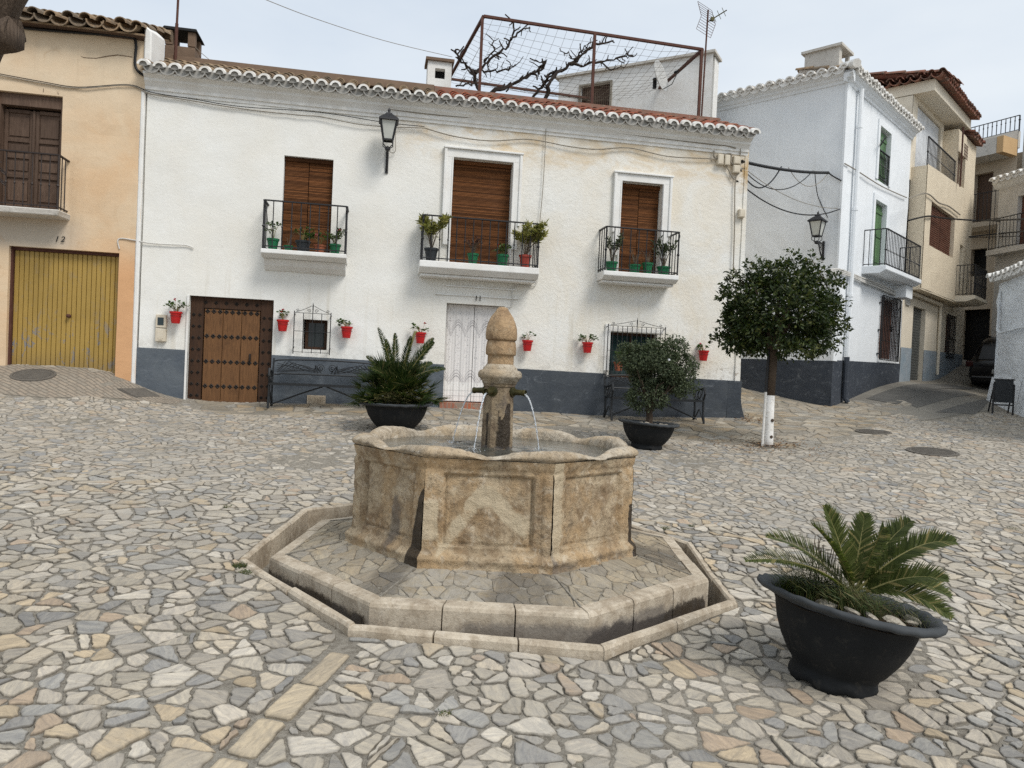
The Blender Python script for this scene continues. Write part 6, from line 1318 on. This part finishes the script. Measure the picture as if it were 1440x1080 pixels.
for k in range(420):
    a = U(0, 6.3); r = abs(random.gauss(0, .42)); x, y = gt.x + r * math.cos(a) * 1.2, gt.y - .05 + r * math.sin(a); m.leaf(Vector((x, y, tz(x, y) + U(.012, .03))), Vector((U(-1, 1), U(-1, 1), U(-.1, .2))), Vector((U(-.4, .4), U(-.4, .4), 1)), U(.03, .07), U(.015, .035))
p0 = GP(1048, 592)
for k in range(90):
    x, y = p0.x + random.gauss(.15, .18), p0.y + random.gauss(0, .18); m.leaf(Vector((x, y, tz(x, y) + U(.012, .04))), Vector((U(-1, 1), U(-1, 1), U(-.1, .3))), Vector((U(-.4, .4), U(-.4, .4), 1)), U(.04, .08), U(.02, .04))
tag(m.build('fallen_leaves', MT['gravel']), kind='stuff')
m = MB()
for (px, py, n, r) in ((337, 798, 110, .05), (346, 808, 70, .04), (625, 1008, 40, .03), (936, 745, 70, .04), (972, 742, 40, .03), (320, 715, 30, .03), (1425, 745, 50, .06)):
    g = GP(px, py); tuft(m, g + Vector((0, 0, .005)), r, n, .035, 1.0)
tag(m.build('weeds', MT['grass']), kind='stuff')

def pot_mesh(r, h):
    m = MB(); m.lathe([(r * .66, 0), (r * .68, .0), (r * .93, h * .82), (r * .95, h * .83), (r * 1.06, h * .84), (r * 1.08, h), (r * .98, h), (r * .9, h * .86), (r * .2, h * .86)], 18); return m
def potted(name, loc, r, h, mat, label, cat, group, kind, hang=False):
    t = thing(name, label, cat, loc, U(0, 6), group); pot_mesh(r, h).build('pot', MT[mat], t, smooth=False); st_, lf, fl = MB(), MB(), MB(); mt = 'leafg'
    if kind[0] == 'g':                                      # geranium: stems ending in round leaf clusters
        H = kind[1]; nb_ = kind[2]
        for k in range(nb_):
            a = U(0, 6.3); e = Vector((math.cos(a) * U(.3, 1) * r * 1.7, math.sin(a) * U(.3, 1) * r * 1.7, h + H * U(.35, 1))); st_.tube([(0, 0, h * .8), (e.x * .4, e.y * .4, h + (e.z - h) * .6), e], [.006, .005, .003], 4)
            for _ in range(8): lf.leaf(e + Vector((U(-.03, .03), U(-.03, .03), U(-.03, .02))), Vector((U(-1, 1), U(-1, 1), U(-.3, .6))), Vector((U(-.5, .5), U(-.5, .5), 1)), U(.045, .07), U(.04, .06), .1)
        for k in range(kind[3]):
            a = U(0, 6.3); e = Vector((math.cos(a) * r * .8, math.sin(a) * r * .5, h + H * U(.9, 1.25))); st_.tube([(0, 0, h * .8), e * .6 + Vector((0, 0, .05)), e], .003, 4)
            fl = MB()
            for _ in range(14): fl.leaf(e, Vector((U(-1, 1), U(-1, 1), U(-.5, 1))), Vector((U(-1, 1), U(-1, 1), 1)), .032, .026)
            fl.build('flower', MT[kind[4] if len(kind) > 4 else 'flower'], t)
    elif kind[0] == 's':                                    # upright bushy shrub on bare stems
        H, W_, n, mt = kind[1:5]; 
        for k in range(12):
            a = U(0, 6.3); q = U(.25, 1); e = Vector((math.cos(a) * W_ * q, math.sin(a) * W_ * .8 * q, h + H * U(.6, 1))); st_.tube([(0, 0, h * .8), (e.x * .35, e.y * .35, h + (e.z - h) * .5), e], [.009, .006, .003], 4)
            for _ in range(n // 12):
                p = Vector((e.x * .35, e.y * .35, h + (e.z - h) * .5)).lerp(e, U(.35, 1.1)); lf.leaf(p + Vector((U(-.03, .03), U(-.03, .03), U(-.03, .03))), Vector((U(-.8, .8), U(-.8, .8), U(-.1, 1))), Vector((U(-1, 1), U(-1, 1), .5)), kind[5] * U(.7, 1.1), kind[5] * kind[6])
    elif kind[0] == 't':
        for k in range(kind[1]): a = U(0, 6.3); st_.tube([(0, 0, h * .8), (math.cos(a) * .05, math.sin(a) * .05, h + U(.08, .2)), (math.cos(a) * .12, math.sin(a) * .12, h + U(.15, .36))], [.005, .004, .002], 4)
    if st_.v: st_.build('stem', MT['twig' if kind[0] != 'g' else 'rachis'], t)
    if lf.v: lf.build('foliage', MT[mt], t)
    if hang:
        m = MB(); m.lathe([(r * 1.0, h * .6), (r * 1.0, h * .63)], 16, cap=False); m.bar((0, r, h * .6), (0, r + .03, h * .62), .02); o = m.build('hanger', MT['iron'], t); t.rotation_euler = (0, 0, WA)
    return t
GH = 'red pots hung on the white wall'
for (u, z, knd, lab) in ((.61, 2.23, ('g', .16, 9, 1), 'red wall pot above the intercom, left of the studded wooden door'), (2.36, 2.19, ('g', .14, 5, 2), 'red wall pot between the studded door and the small grilled window'), (3.45, 2.13, ('g', .11, 7, 0), 'red wall pot just right of the small grilled window'), (4.75, 2.10, ('g', .14, 6, 1), 'red wall pot with a trailing geranium above the fan palm'),
        (6.72, 2.06, ('g', .17, 4, 0), 'red wall pot partly hidden behind the fountain pinecone'), (7.87, 2.08, ('g', .11, 9, 0), 'red wall pot left of the wide grilled window'), (10.2, 2.04, ('g', .12, 6, 1, 'pink'), 'red wall pot nearest the orange tree, with a pink bloom')):
    potted('wall_pot', wf(u, -.135, z - .15), .098, .20, 'redpot', lab, 'flower pot', GH, knd, True)
GB = 'potted plants on the balconies'
for (u, z, r, h, mat, lab, knd) in ((2.16, 3.41, .10, .20, 'greenpot', 'green pot with a leggy geranium at the left end of the left balcony', ('g', .28, 7, 0)), (2.42, 3.41, .08, .10, 'greenpot', 'low green pot, second on the left balcony', ('t', 5)), (2.66, 3.41, .125, .20, 'darkpot', 'wide charcoal pot in the middle of the left balcony', ('g', .22, 12, 0)), (2.94, 3.41, .10, .15, 'terrac', 'terracotta pot with a sparse plant on the left balcony', ('g', .14, 4, 1, 'pink')), (3.2, 3.41, .10, .18, 'greenpot', 'green pot with a pink geranium at the right end of the left balcony', ('g', .24, 16, 2, 'pink')),
        (4.87, 3.405, .12, .24, 'darkpot', 'charcoal pot with a yellow green bush on the middle balcony', ('s', .55, .40, 760, 'leafy', .12, .26)), (5.62, 3.405, .10, .20, 'greenpot', 'green pot with a reddish leaved plant on the middle balcony', ('s', .30, .2, 130, 'leafr', .05, .5)), (6.16, 3.405, .11, .22, 'greenpot', 'green pot with a low green plant on the middle balcony', ('g', .16, 14, 1)), (6.58, 3.405, .11, .24, 'redclay', 'reddish clay pot with the widest yellow green bush on the middle balcony', ('s', .55, .48, 950, 'leafy', .12, .26)),
        (8.22, 3.45, .115, .19, 'greenpot', 'green pot with a small leaved bush at the left end of the right balcony', ('s', .48, .26, 300, 'leafs', .055, .55)), (8.68, 3.45, .11, .17, 'greenpot', 'short green pot with bare twigs on the right balcony', ('t', 14)), (8.93, 3.45, .10, .22, 'greenpot', 'tall green pot with a few reddish twigs on the right balcony', ('s', .26, .16, 40, 'leafr', .04, .5)), (9.25, 3.45, .125, .17, 'greenpot', 'green pot with a tall leafy bush at the right end of the right balcony', ('s', .52, .27, 380, 'leafs', .06, .55))):
    potted('balcony_pot', wf(u, -.26, z), r, h, mat, lab, 'potted plant', GB, knd)
potted('window_pot', wf(8.52, -.06, 1.62), .09, .17, 'terrac', 'terracotta pot behind the iron grille of the wide window', 'potted plant', 'pots at the ground floor windows', ('g', .18, 8, 0))

# ------------------------------------------------------------------ benches
def bench():
    t = thing('bench', 'grey cast iron bench between the studded door and the fan palm', 'bench', (0, 0, 0), WA, 'iron benches'); W_ = 1.78
    for u in (0, W_):
        m = MB(); m.tube([(u, -.52, 0), (u, -.47, .2), (u, -.46, .42)], [.022, .018, .02], 6); m.tube([(u, -.06, 0), (u, -.1, .2), (u, -.08, .43), (u, -.02, .62), (u, .03, .84)], [.024, .019, .02, .017, .015], 6)
        m.tube([(u, -.46, .41), (u, -.08, .42)], .018, 6); m.tube([(u, -.46, .42), (u, -.52, .55), (u, -.47, .66), (u, -.38, .64), (u, -.1, .60), (u, -.02, .62)], [.018, .018, .024, .018, .015, .014], 6)
        for k in range(3): m.tube([(u, -.44 + .12 * k, .44), (u, -.38 + .12 * k + .06 * math.sin(k), .52), (u, -.40 + .13 * k, .62)], .011, 5)
        m.tube([(u, -.27 + .07 * math.cos(a * .5), .52 + .07 * math.sin(a * .5)) for a in range(13)], .010, 5); m.tube([(u, -.5, .02), (u, -.3, .26), (u, -.08, .04)], .012, 5)
        m.build('bench_end', MT['iron2'], t)
    m = MB()
    for k in range(9): y = -.46 + k * .045; m.box(.0, W_, y - .014, y + .014, .415, .425)
    m.bar((0, -.48, .41), (W_, -.48, .41), .03, .035); m.bar((0, -.06, .41), (W_, -.06, .41), .03, .03); m.build('seat', MT['iron2'], t)
    m = MB(); f = lambda z: -.05 + .08 * (z - .45) / .4
    top_ = [(W_ * i / 24, f(.83), .79 + .05 * math.sin(PI * i / 24) ** .4) for i in range(25)]; m.tube(top_, .013, 5); bot = [(W_ * i / 24, f(.58), .565 + (.02 if 1 < i < 23 else 0)) for i in range(25)]; m.tube(bot, .013, 5)
    for sg in (0, 1):
        X = lambda q: q if sg == 0 else W_ - q
        for k in range(7):                                  # sprays of leaves fanning from each end
            P = [(X(.08 + k * .03), f(.6), .60 + .004 * k), (X(.25 + .07 * k), f(.7), .66 + .14 * (1 - k / 6) ), (X(.48 + .055 * k), f(.75), .66 + .12 * math.sin(k * .9) * .5), (X(.70), f(.7), .62 + .022 * k)]; 
            Q = []
            for a_, b_ in zip(P, P[1:]): Q += [tuple(a_[i] + (b_[i] - a_[i]) * s_ / 4 for i in range(3)) for s_ in range(4)]
            m.tube(Q + [P[-1]], .008, 4)
        for k in range(5): m.tube([(X(.06), f(.62), .6 + k * .04), (X(.2 + .05 * k), f(.78), .80 - .03 * k)], .007, 4)
    for c, r in ((W_ / 2 - .10, .07), (W_ / 2 + .10, .07)): m.tube([(c + r * (1 - a / 30) * math.cos(a * .45), f(.7), .70 + r * (1 - a / 30) * math.sin(a * .45)) for a in range(28)], .008, 4)
    m.build('backrest', MT['iron2'], t); m = MB(); m.tube([(.02, -.25, .06), (W_ * .3, -.25, .27), (W_ / 2, -.25, .40), (W_ * .7, -.25, .27), (W_ - .02, -.25, .06)], .014, 5); m.build('brace', MT['iron2'], t); return t
bA = bench(); p = wf(2.24, -.20, 0); p.z = min(tz(p.x, p.y), tz(*(wf(4, -.3, 0).xy))) + .01; p.z = tz(*wf(2.3, -.5, 0).xy) + .01; bA.location = p
bB = bA.copy(); COL.objects.link(bB); bB['label'] = 'grey cast iron bench behind the round shrub, below the wide grilled window'
for ch_ in list(bA.children): c_ = ch_.copy(); COL.objects.link(c_); c_.parent = bB
p = wf(8.22, -.20, 0); p.z = tz(*wf(9, -.5, 0).xy) + .01; bB.location = p

# ------------------------------------------------------------------ lanterns
def lantern(loc, rz_, label, arm):
    t = thing('wall_lantern', label, 'lantern', loc, rz_, 'iron wall lanterns')   # wall is at local y=0, lamp stands out toward -y
    c = Vector((0, -arm, .47)); m = MB(); w0, w1, hh = .078, .135, .33
    C = [(-1, -1), (1, -1), (1, 1), (-1, 1)]
    for sx, sy in C: m.bar(c + Vector((sx * w0, sy * w0, 0)), c + Vector((sx * w1, sy * w1, hh)), .02)
    for i in range(4):
        a, b = C[i], C[(i + 1) % 4]
        for z, w in ((0, w0), (hh, w1)): m.bar(c + Vector((a[0] * w, a[1] * w, z)), c + Vector((b[0] * w, b[1] * w, z)), .024)
    for sx, sy in C: m.tube([c + Vector((sx * w0, sy * w0, 0)), c + Vector((sx * .085, sy * .085, -.08)), c + Vector((sx * .03, sy * .03, -.13))], .009, 5)
    m.build('frame', MT['iron'], t); m = MB(); A = [c + Vector((s_[0] * w0 * .96, s_[1] * w0 * .96, .012)) for s_ in C]; B = [c + Vector((s_[0] * w1 * .96, s_[1] * w1 * .96, hh - .012)) for s_ in C]
    for i in range(4): m.poly([A[i], A[(i + 1) % 4], B[(i + 1) % 4], B[i]])
    m.build('glass', MT['frosted'], t); m = MB(); E_ = [(c + Vector((s_[0] * .17, s_[1] * .17, hh - .01)), c + Vector((s_[0] * .165, s_[1] * .165, hh + .02)), c + Vector((s_[0] * .055, s_[1] * .055, hh + .12)), c + Vector((s_[0] * .05, s_[1] * .05, hh + .14))) for s_ in C]
    for i in range(4):
        for k in range(3): m.poly([E_[i][k], E_[(i + 1) % 4][k], E_[(i + 1) % 4][k + 1], E_[i][k + 1]])
    m.poly([e[3] for e in E_]); m.poly([e[0] for e in E_][::-1]); m.build('cap', MT['iron'], t); m = MB(); m.lathe([(.02, .13), (.036, .145), (.016, .165), (.028, .185), (.016, .21), (.002, .24)], 10, c + Vector((0, 0, hh))); m.build('finial', MT['iron'], t, smooth=True)
    m = MB(); b0 = c + Vector((0, 0, -.14)); m.lathe([(.02, -.04), (.05, -.02), (.05, 0), (.03, .03)], 10, b0); m.box(-.025, .025, -.025, .0, -.02, .42)
    m.tube([(0, -.01, .02), (0, -arm * .35, .10), (0, -arm * .7, .30), (0, -arm, .36)], [.018, .016, .014, .016], 6); m.tube([(0, -.01, .34), (0, -arm * .5, .36), (0, -arm, .36)], .017, 6)
    for k in range(3): r = .05 - .008 * k; yc = -arm * (.25 + .22 * k); m.tube([(0, yc + r * math.cos(a * .6), .26 + .03 * k + r * math.sin(a * .6)) for a in range(11)], .008, 5)
    m.build('bracket', MT['iron'], t); return t
lantern(wf(4.03, -.01, 4.98), WA, 'black iron lantern high on the white house, above and between two balconies', .34)
p = tf(0, .33, 4.40); lantern(p - TU * .01, TA - PI / 2, 'black iron lantern on the shaded side of the corner house, above the orange tree', .42)

# ------------------------------------------------------------------ small fixtures and cables
t = thing('intercom', 'cream intercom box with small dark screen beside the studded wooden door', 'intercom', wf(.36, -.03, 1.76), WA); m = MB(); m.box(-.085, .085, -.05, .03, .0, .225); m.build('lower_box', MT['boxw'], t, bevel=.008); m = MB(); m.box(-.085, .085, -.05, .03, .235, .46); m.build('upper_box', MT['boxw'], t, bevel=.008); m = MB(); m.box(-.05, .045, -.056, -.05, .28, .41); m.build('screen', MT['screen'], t); m = MB(); m.box(-.03, .03, -.058, -.05, .03, .05); m.box(-.05, .05, -.054, -.05, .06, .17); m.build('slot', MT['boxw'], t)
def jbox(u, z, w, h, label): t = thing('junction_box', label, 'junction box', wf(u, -.03, z), WA, 'junction boxes at the corner'); m = MB(); m.box(-w / 2, w / 2, -.06, .03, 0, h); m.build('case', MT['boxw'], t, bevel=.006); m = MB(); m.box(-w / 2 + .015, w / 2 - .015, -.066, -.06, .015, h - .015); m.build('cover', MT['boxw'], t, bevel=.003)
jbox(10.38, 5.70, .12, .20, 'left cream junction box of the pair under the eave corner'); jbox(10.52, 5.70, .11, .20, 'right cream junction box of the pair under the eave corner'); jbox(10.72, 5.74, .14, .15, 'square cream junction box nearest the corner, upper one'); jbox(10.72, 5.57, .14, .15, 'square cream junction box nearest the corner, lower one'); jbox(10.88, 4.72, .12, .16, 'rusty stained junction box lowest on the house corner')
def cable(label, pts, r, mat='wire', name='cable', group=None, sub=6):
    pts = [Vector(p) for p in pts]; Q = []
    for i in range(len(pts) - 1):
        p0, p1, p2, p3 = pts[max(i - 1, 0)], pts[i], pts[i + 1], pts[min(i + 2, len(pts) - 1)]
        for k in range(sub): s_ = k / sub; Q.append(.5 * ((2 * p1) + (p2 - p0) * s_ + (2 * p0 - 5 * p1 + 4 * p2 - p3) * s_ * s_ + (3 * p1 - p0 - 3 * p2 + p3) * s_ ** 3))
    Q.append(pts[-1]); c = Q[0].copy(); m = MB(); m.tube([q - c for q in Q], r, 5); o = m.build(name, MT[mat], loc=c); return tag(o, label, 'cable', group)
def fp(px, py, off=.05): # photo pixel on the facade plane of the white house
    n_ = -WI; d = ray(px, py); return O + d * (((W0 + n_ * off) - O).dot(n_) / d.dot(n_))
def lp(px, py, off=.06): d = ray(px, py); return O + d * (((T0 - TU * off) - O).dot(TU) / d.dot(TU))
def rp(px, py, off=.06): d = ray(px, py); return O + d * (((T0 - TI * off) - O).dot(TI) / d.dot(TI))
GC = 'cables along the white house'
cable('thick black cable under the ochre eave, bending down to the white cornice', [fp(*q) for q in ((-10, 33), (40, 40), (110, 46), (180, 52), (191, 60), (190, 90), (196, 102), (206, 107))], .024)
cable('thin double wire sagging across the ochre wall toward the lantern', [fp(*q) for q in ((-10, 104), (60, 117), (110, 124), (180, 120), (212, 132), (260, 140), (340, 153), (420, 162), (450, 164), (500, 174), (540, 178), (597, 180))], .009, 'wireg', group=GC); cable('second thin wire of the double run across the ochre wall', [fp(*q) for q in ((-10, 102), (60, 115), (110, 122.5), (180, 119), (214, 130), (270, 139), (340, 150), (450, 158), (540, 172), (597, 178))], .007, 'wire', group=GC)
cable('dark wire sagging between lantern and the corner junction boxes', [fp(*q) for q in ((597, 180), (640, 192), (690, 198), (745, 196), (800, 206), (840, 210), (885, 208), (940, 220), (1008, 224), (1020, 232), (1030, 250), (1033, 252))], .011, 'wireg', group=GC)
for k, (dz, mt) in enumerate(((0, 'wirew'), (4.5, 'wirew'), (8, 'wireg'))):
    cable(('upper pale cable clipped beneath the white cornice', 'middle pale cable clipped beneath the white cornice', 'lowest grey cable clipped beneath the white cornice')[k], [fp(x, y + dz + U(-.4, .4), .05 + .01 * k) for x, y in ((212, 106), (300, 116), (400, 126), (500, 139), (600, 152), (700, 161), (800, 172), (900, 183), (1000, 195), (1020, 197), (1035, 200))], .011, mt, group=GC)
cable('thin vertical wire down to the middle balcony railing', [fp(*q) for q in ((768, 175), (766, 220), (763, 270), (759, 312))], .007, 'wireg', group=GC); cable('limewashed wire stepping down beside door number 11', [fp(*q, .03) for q in ((756, 385), (752, 402), (722, 403), (721, 428), (712, 432))], .012, 'wirew', group=GC, sub=3)
cable('lumpy painted wire crossing from the ochre pillar onto the white wall', [fp(*q, .03) for q in ((168, 350), (167, 336), (190, 338), (210, 342), (240, 344), (262, 345), (272, 349))], .011, 'wirew', group=GC); cable('vertical rusty conduit on the right corner of the white house', [fp(*q) for q in ((1041, 206), (1040, 240), (1034, 255), (1033, 320), (1031, 385))], .012, 'wireg', group=GC); cable('cable looping down from the junction boxes to the corner', [fp(*q) for q in ((1004, 212), (1006, 222), (1027, 216), (1028, 228), (1040, 238), (1044, 236))], .016, 'wireg', group=GC); cable('lantern feed wire hanging beside the high lantern', [fp(*q) for q in ((559, 152), (556, 190), (556, 212), (549, 214), (545, 205))], .006, 'wireg', group=GC)
GS = 'wires strung between the two white houses'
a = fp(1043, 227, .02); b = lp(1165, 243)
def span(a, b, sag, n=8): return [a.lerp(b, i / n) + Vector((0, 0, -sag * 4 * (i / n) * (1 - i / n))) for i in range(n + 1)]
cable('thick black bundled cable strung from the white house corner to the corner house', span(a, b, .06), .034, group=GS); cable('black tail of the bundled cable running to the corner of the corner house', [b, lp(1172, 248), lp(1183, 254)], .016, group=GS)
cable('black slack loop hanging deepest below the bundled cable', span(fp(1041, 238, .02), a.lerp(b, .42), .40), .015, group=GS); cable('longer slack wire looping below the bundled cable', span(fp(1043, 236, .02), a.lerp(b, .8), .42), .011, group=GS); cable('lowest wire sagging from the house corner to a hook on the corner house', span(fp(1036, 254, .02), lp(1181, 294), .35), .014, group=GS); cable('thin grey wire crossing over the slack loops', span(fp(1046, 236, .02), lp(1178, 293), .20), .007, 'wireg', group=GS); cable('black wire dropping from the bundle toward the lantern', [a.lerp(b, .82), lp(1150, 275), lp(1164, 306)], .010, group=GS); cable('grey wire hanging in a curve at the end of the bundle', span(a.lerp(b, .5), b, .35), .007, 'wireg', group=GS)
GW = 'wires on the houses up the street'
cable('grey wire along the corner house between its upper window and balcony', [rp(*q) for q in ((1188, 230), (1205, 240), (1240, 262), (1275, 278))], .014, 'wireg', group=GW)
for k in range(3): cable(('upper limewashed cable of the bundle above the grilled window', 'middle limewashed cable of the bundle above the grilled window', 'lower limewashed cable of the bundle above the grilled window')[k], [rp(x, y + k * 2.4 + U(-.6, .6), .08) for x, y in ((1168, 379), (1180, 379), (1196, 384), (1215, 392), (1235, 399), (1256, 409), (1272, 414))], .022, 'wirew', group=GW)
ha = tf(5.3, -.45, 6.1); p1 = rp(1310, 272, .46)
cable('wire arching above the brown shutters of the beige house', [rp(1278, 279, .46), rp(1303, 272, .46), rp(1320, 285, .46), rp(1334, 290, .46), rp(1350, 302, .46)], .02, 'wireg', group=GW)
cable('upper black wire crossing the street from the beige house', [rp(1278, 310, .46), rp(1306, 304, .46), rp(1330, 307, .5), at(1380, 310, 22), at(1442, 308, 19)], .024, group=GW); cable('lower black wire crossing the street to the balcony house', [rp(1363, 333, .5), at(1400, 329, 24), at(1442, 325, 21)], .02, group=GW); cable('thin black wire just below the lower street wire', [rp(1363, 334, .5), at(1400, 333, 24), at(1442, 332, 21)], .012, group=GW)
cable('thin overhead wire crossing the sky above the white house', [at(365, -4, 12), at(440, 25, 14), at(540, 57, 15.5), at(636, 80, 17)], .006, 'wireg', group=GW); cable('short stay wire from the brown chimney down to the roof', [at(274, 66, 15), at(285, 76, 15), at(297, 86, 14.6)], .006, 'wireg')
# leaning tree at the upper left, close to the camera
tb = at(-330, 1000, 4.4); tb.z = tz(tb.x, tb.y); td = thing('leaning_tree', 'dark dead tree trunk with a broken stub leaning in at the top left corner', 'tree', tb); IB = Matrix.Translation(-tb)
m = MB(); P = [IB @ at(*q) for q in ((-330, 1000, 4.4), (-230, 600, 4.3), (-120, 260, 4.25), (-42, 80, 4.2), (0, 0, 4.15), (50, -90, 4.1))]; P[0].z = -.2
Q = []
for a, b in zip(P, P[1:]): Q += [a.lerp(b, k / 8) for k in range(8)]
Q.append(P[-1]); n = len(Q); rings = []
for i, c in enumerate(Q):
    r = .20 - .11 * i / n; rings.append([m.vert(c + Vector((math.cos(2 * PI * k / 26) * r, math.sin(2 * PI * k / 26) * r, 0)) * (1 + .16 * noise.noise((k * .9, i * .12, 3)) + .10 * noise.noise((k * 2.1, i * .2, 7)))) for k in range(26)])
for A, B in zip(rings, rings[1:]):
    for k in range(26): m.face((A[k], A[(k + 1) % 26], B[(k + 1) % 26], B[k]))
m.build('trunk', MT['deadwood'], td, smooth=True)
m = MB(); a = IB @ at(-40, 62, 4.2); e = IB @ at(20, 48, 4.12); Q = [a.lerp(e, k / 7) for k in range(8)]; rings = []
for i, c in enumerate(Q):
    r = .10 - .025 * i / 7 + (.02 * random.random() if i > 5 else 0); rings.append([m.vert(c + Vector((.02 * noise.noise((k, i, 1)) + (U(-.02, .02) if i == 7 else 0), math.cos(2 * PI * k / 16) * r, math.sin(2 * PI * k / 16) * r * (1.0 + .3 * noise.noise((k * .8, i * .5, 9)))))) for k in range(16)])
for A, B in zip(rings, rings[1:]):
    for k in range(16): m.face((A[k], A[(k + 1) % 16], B[(k + 1) % 16], B[k]))
m.face(rings[-1]); m.build('broken_stub', MT['deadwood'], td, smooth=True)

# ------------------------------------------------------------------ light
SUN_AZ, SUN_EL = R(136), R(50)                               # from the right, behind the camera
sd = bpy.data.lights.new('sun', 'SUN'); sd.energy = 1.5; sd.angle = R(22); sd.color = (1, .96, .90); so = bpy.data.objects.new('sun', sd); COL.objects.link(so)
dirv = Vector((math.sin(SUN_AZ) * math.cos(SUN_EL), math.cos(SUN_AZ) * math.cos(SUN_EL), math.sin(SUN_EL))); so.rotation_euler = dirv.to_track_quat('Z', 'Y').to_euler(); so.location = dirv * 60
w = bpy.data.worlds.new('World'); S.world = w; w.use_nodes = True; nt = w.node_tree; bg = nt.nodes['Background']
sky = nt.nodes.new('ShaderNodeTexSky'); sky.sky_type = 'NISHITA'; sky.sun_disc = False; sky.sun_elevation = SUN_EL; sky.sun_rotation = SUN_AZ; sky.air_density = 1; sky.dust_density = 2; sky.ozone_density = 1
tc = nt.nodes.new('ShaderNodeTexCoord'); nz_ = nt.nodes.new('ShaderNodeTexNoise'); nz_.inputs['Scale'].default_value = 2.8; nz_.inputs['Detail'].default_value = 5; mp = nt.nodes.new('ShaderNodeMapping'); mp.inputs['Scale'].default_value = (1, 1, 3); nt.links.new(tc.outputs['Generated'], mp.inputs[0]); nt.links.new(mp.outputs[0], nz_.inputs['Vector'])
cr = nt.nodes.new('ShaderNodeValToRGB'); cr.color_ramp.elements[0].position = .3; cr.color_ramp.elements[0].color = (6.3, 7.0, 7.8, 1); cr.color_ramp.elements[1].position = .7; cr.color_ramp.elements[1].color = (7.6, 8.1, 8.5, 1); nt.links.new(nz_.outputs['Fac'], cr.inputs[0])
mx = nt.nodes.new('ShaderNodeMix'); mx.data_type = 'RGBA'; mx.inputs[0].default_value = .86; nt.links.new(sky.outputs[0], mx.inputs[6]); nt.links.new(cr.outputs[0], mx.inputs[7]); nt.links.new(mx.outputs[2], bg.inputs[0]); bg.inputs[1].default_value = .075
S.view_settings.view_transform = 'Standard'; S.view_settings.look = 'None'; S.view_settings.gamma = 1; S.view_settings.exposure = .67

S.cycles.use_denoising = False
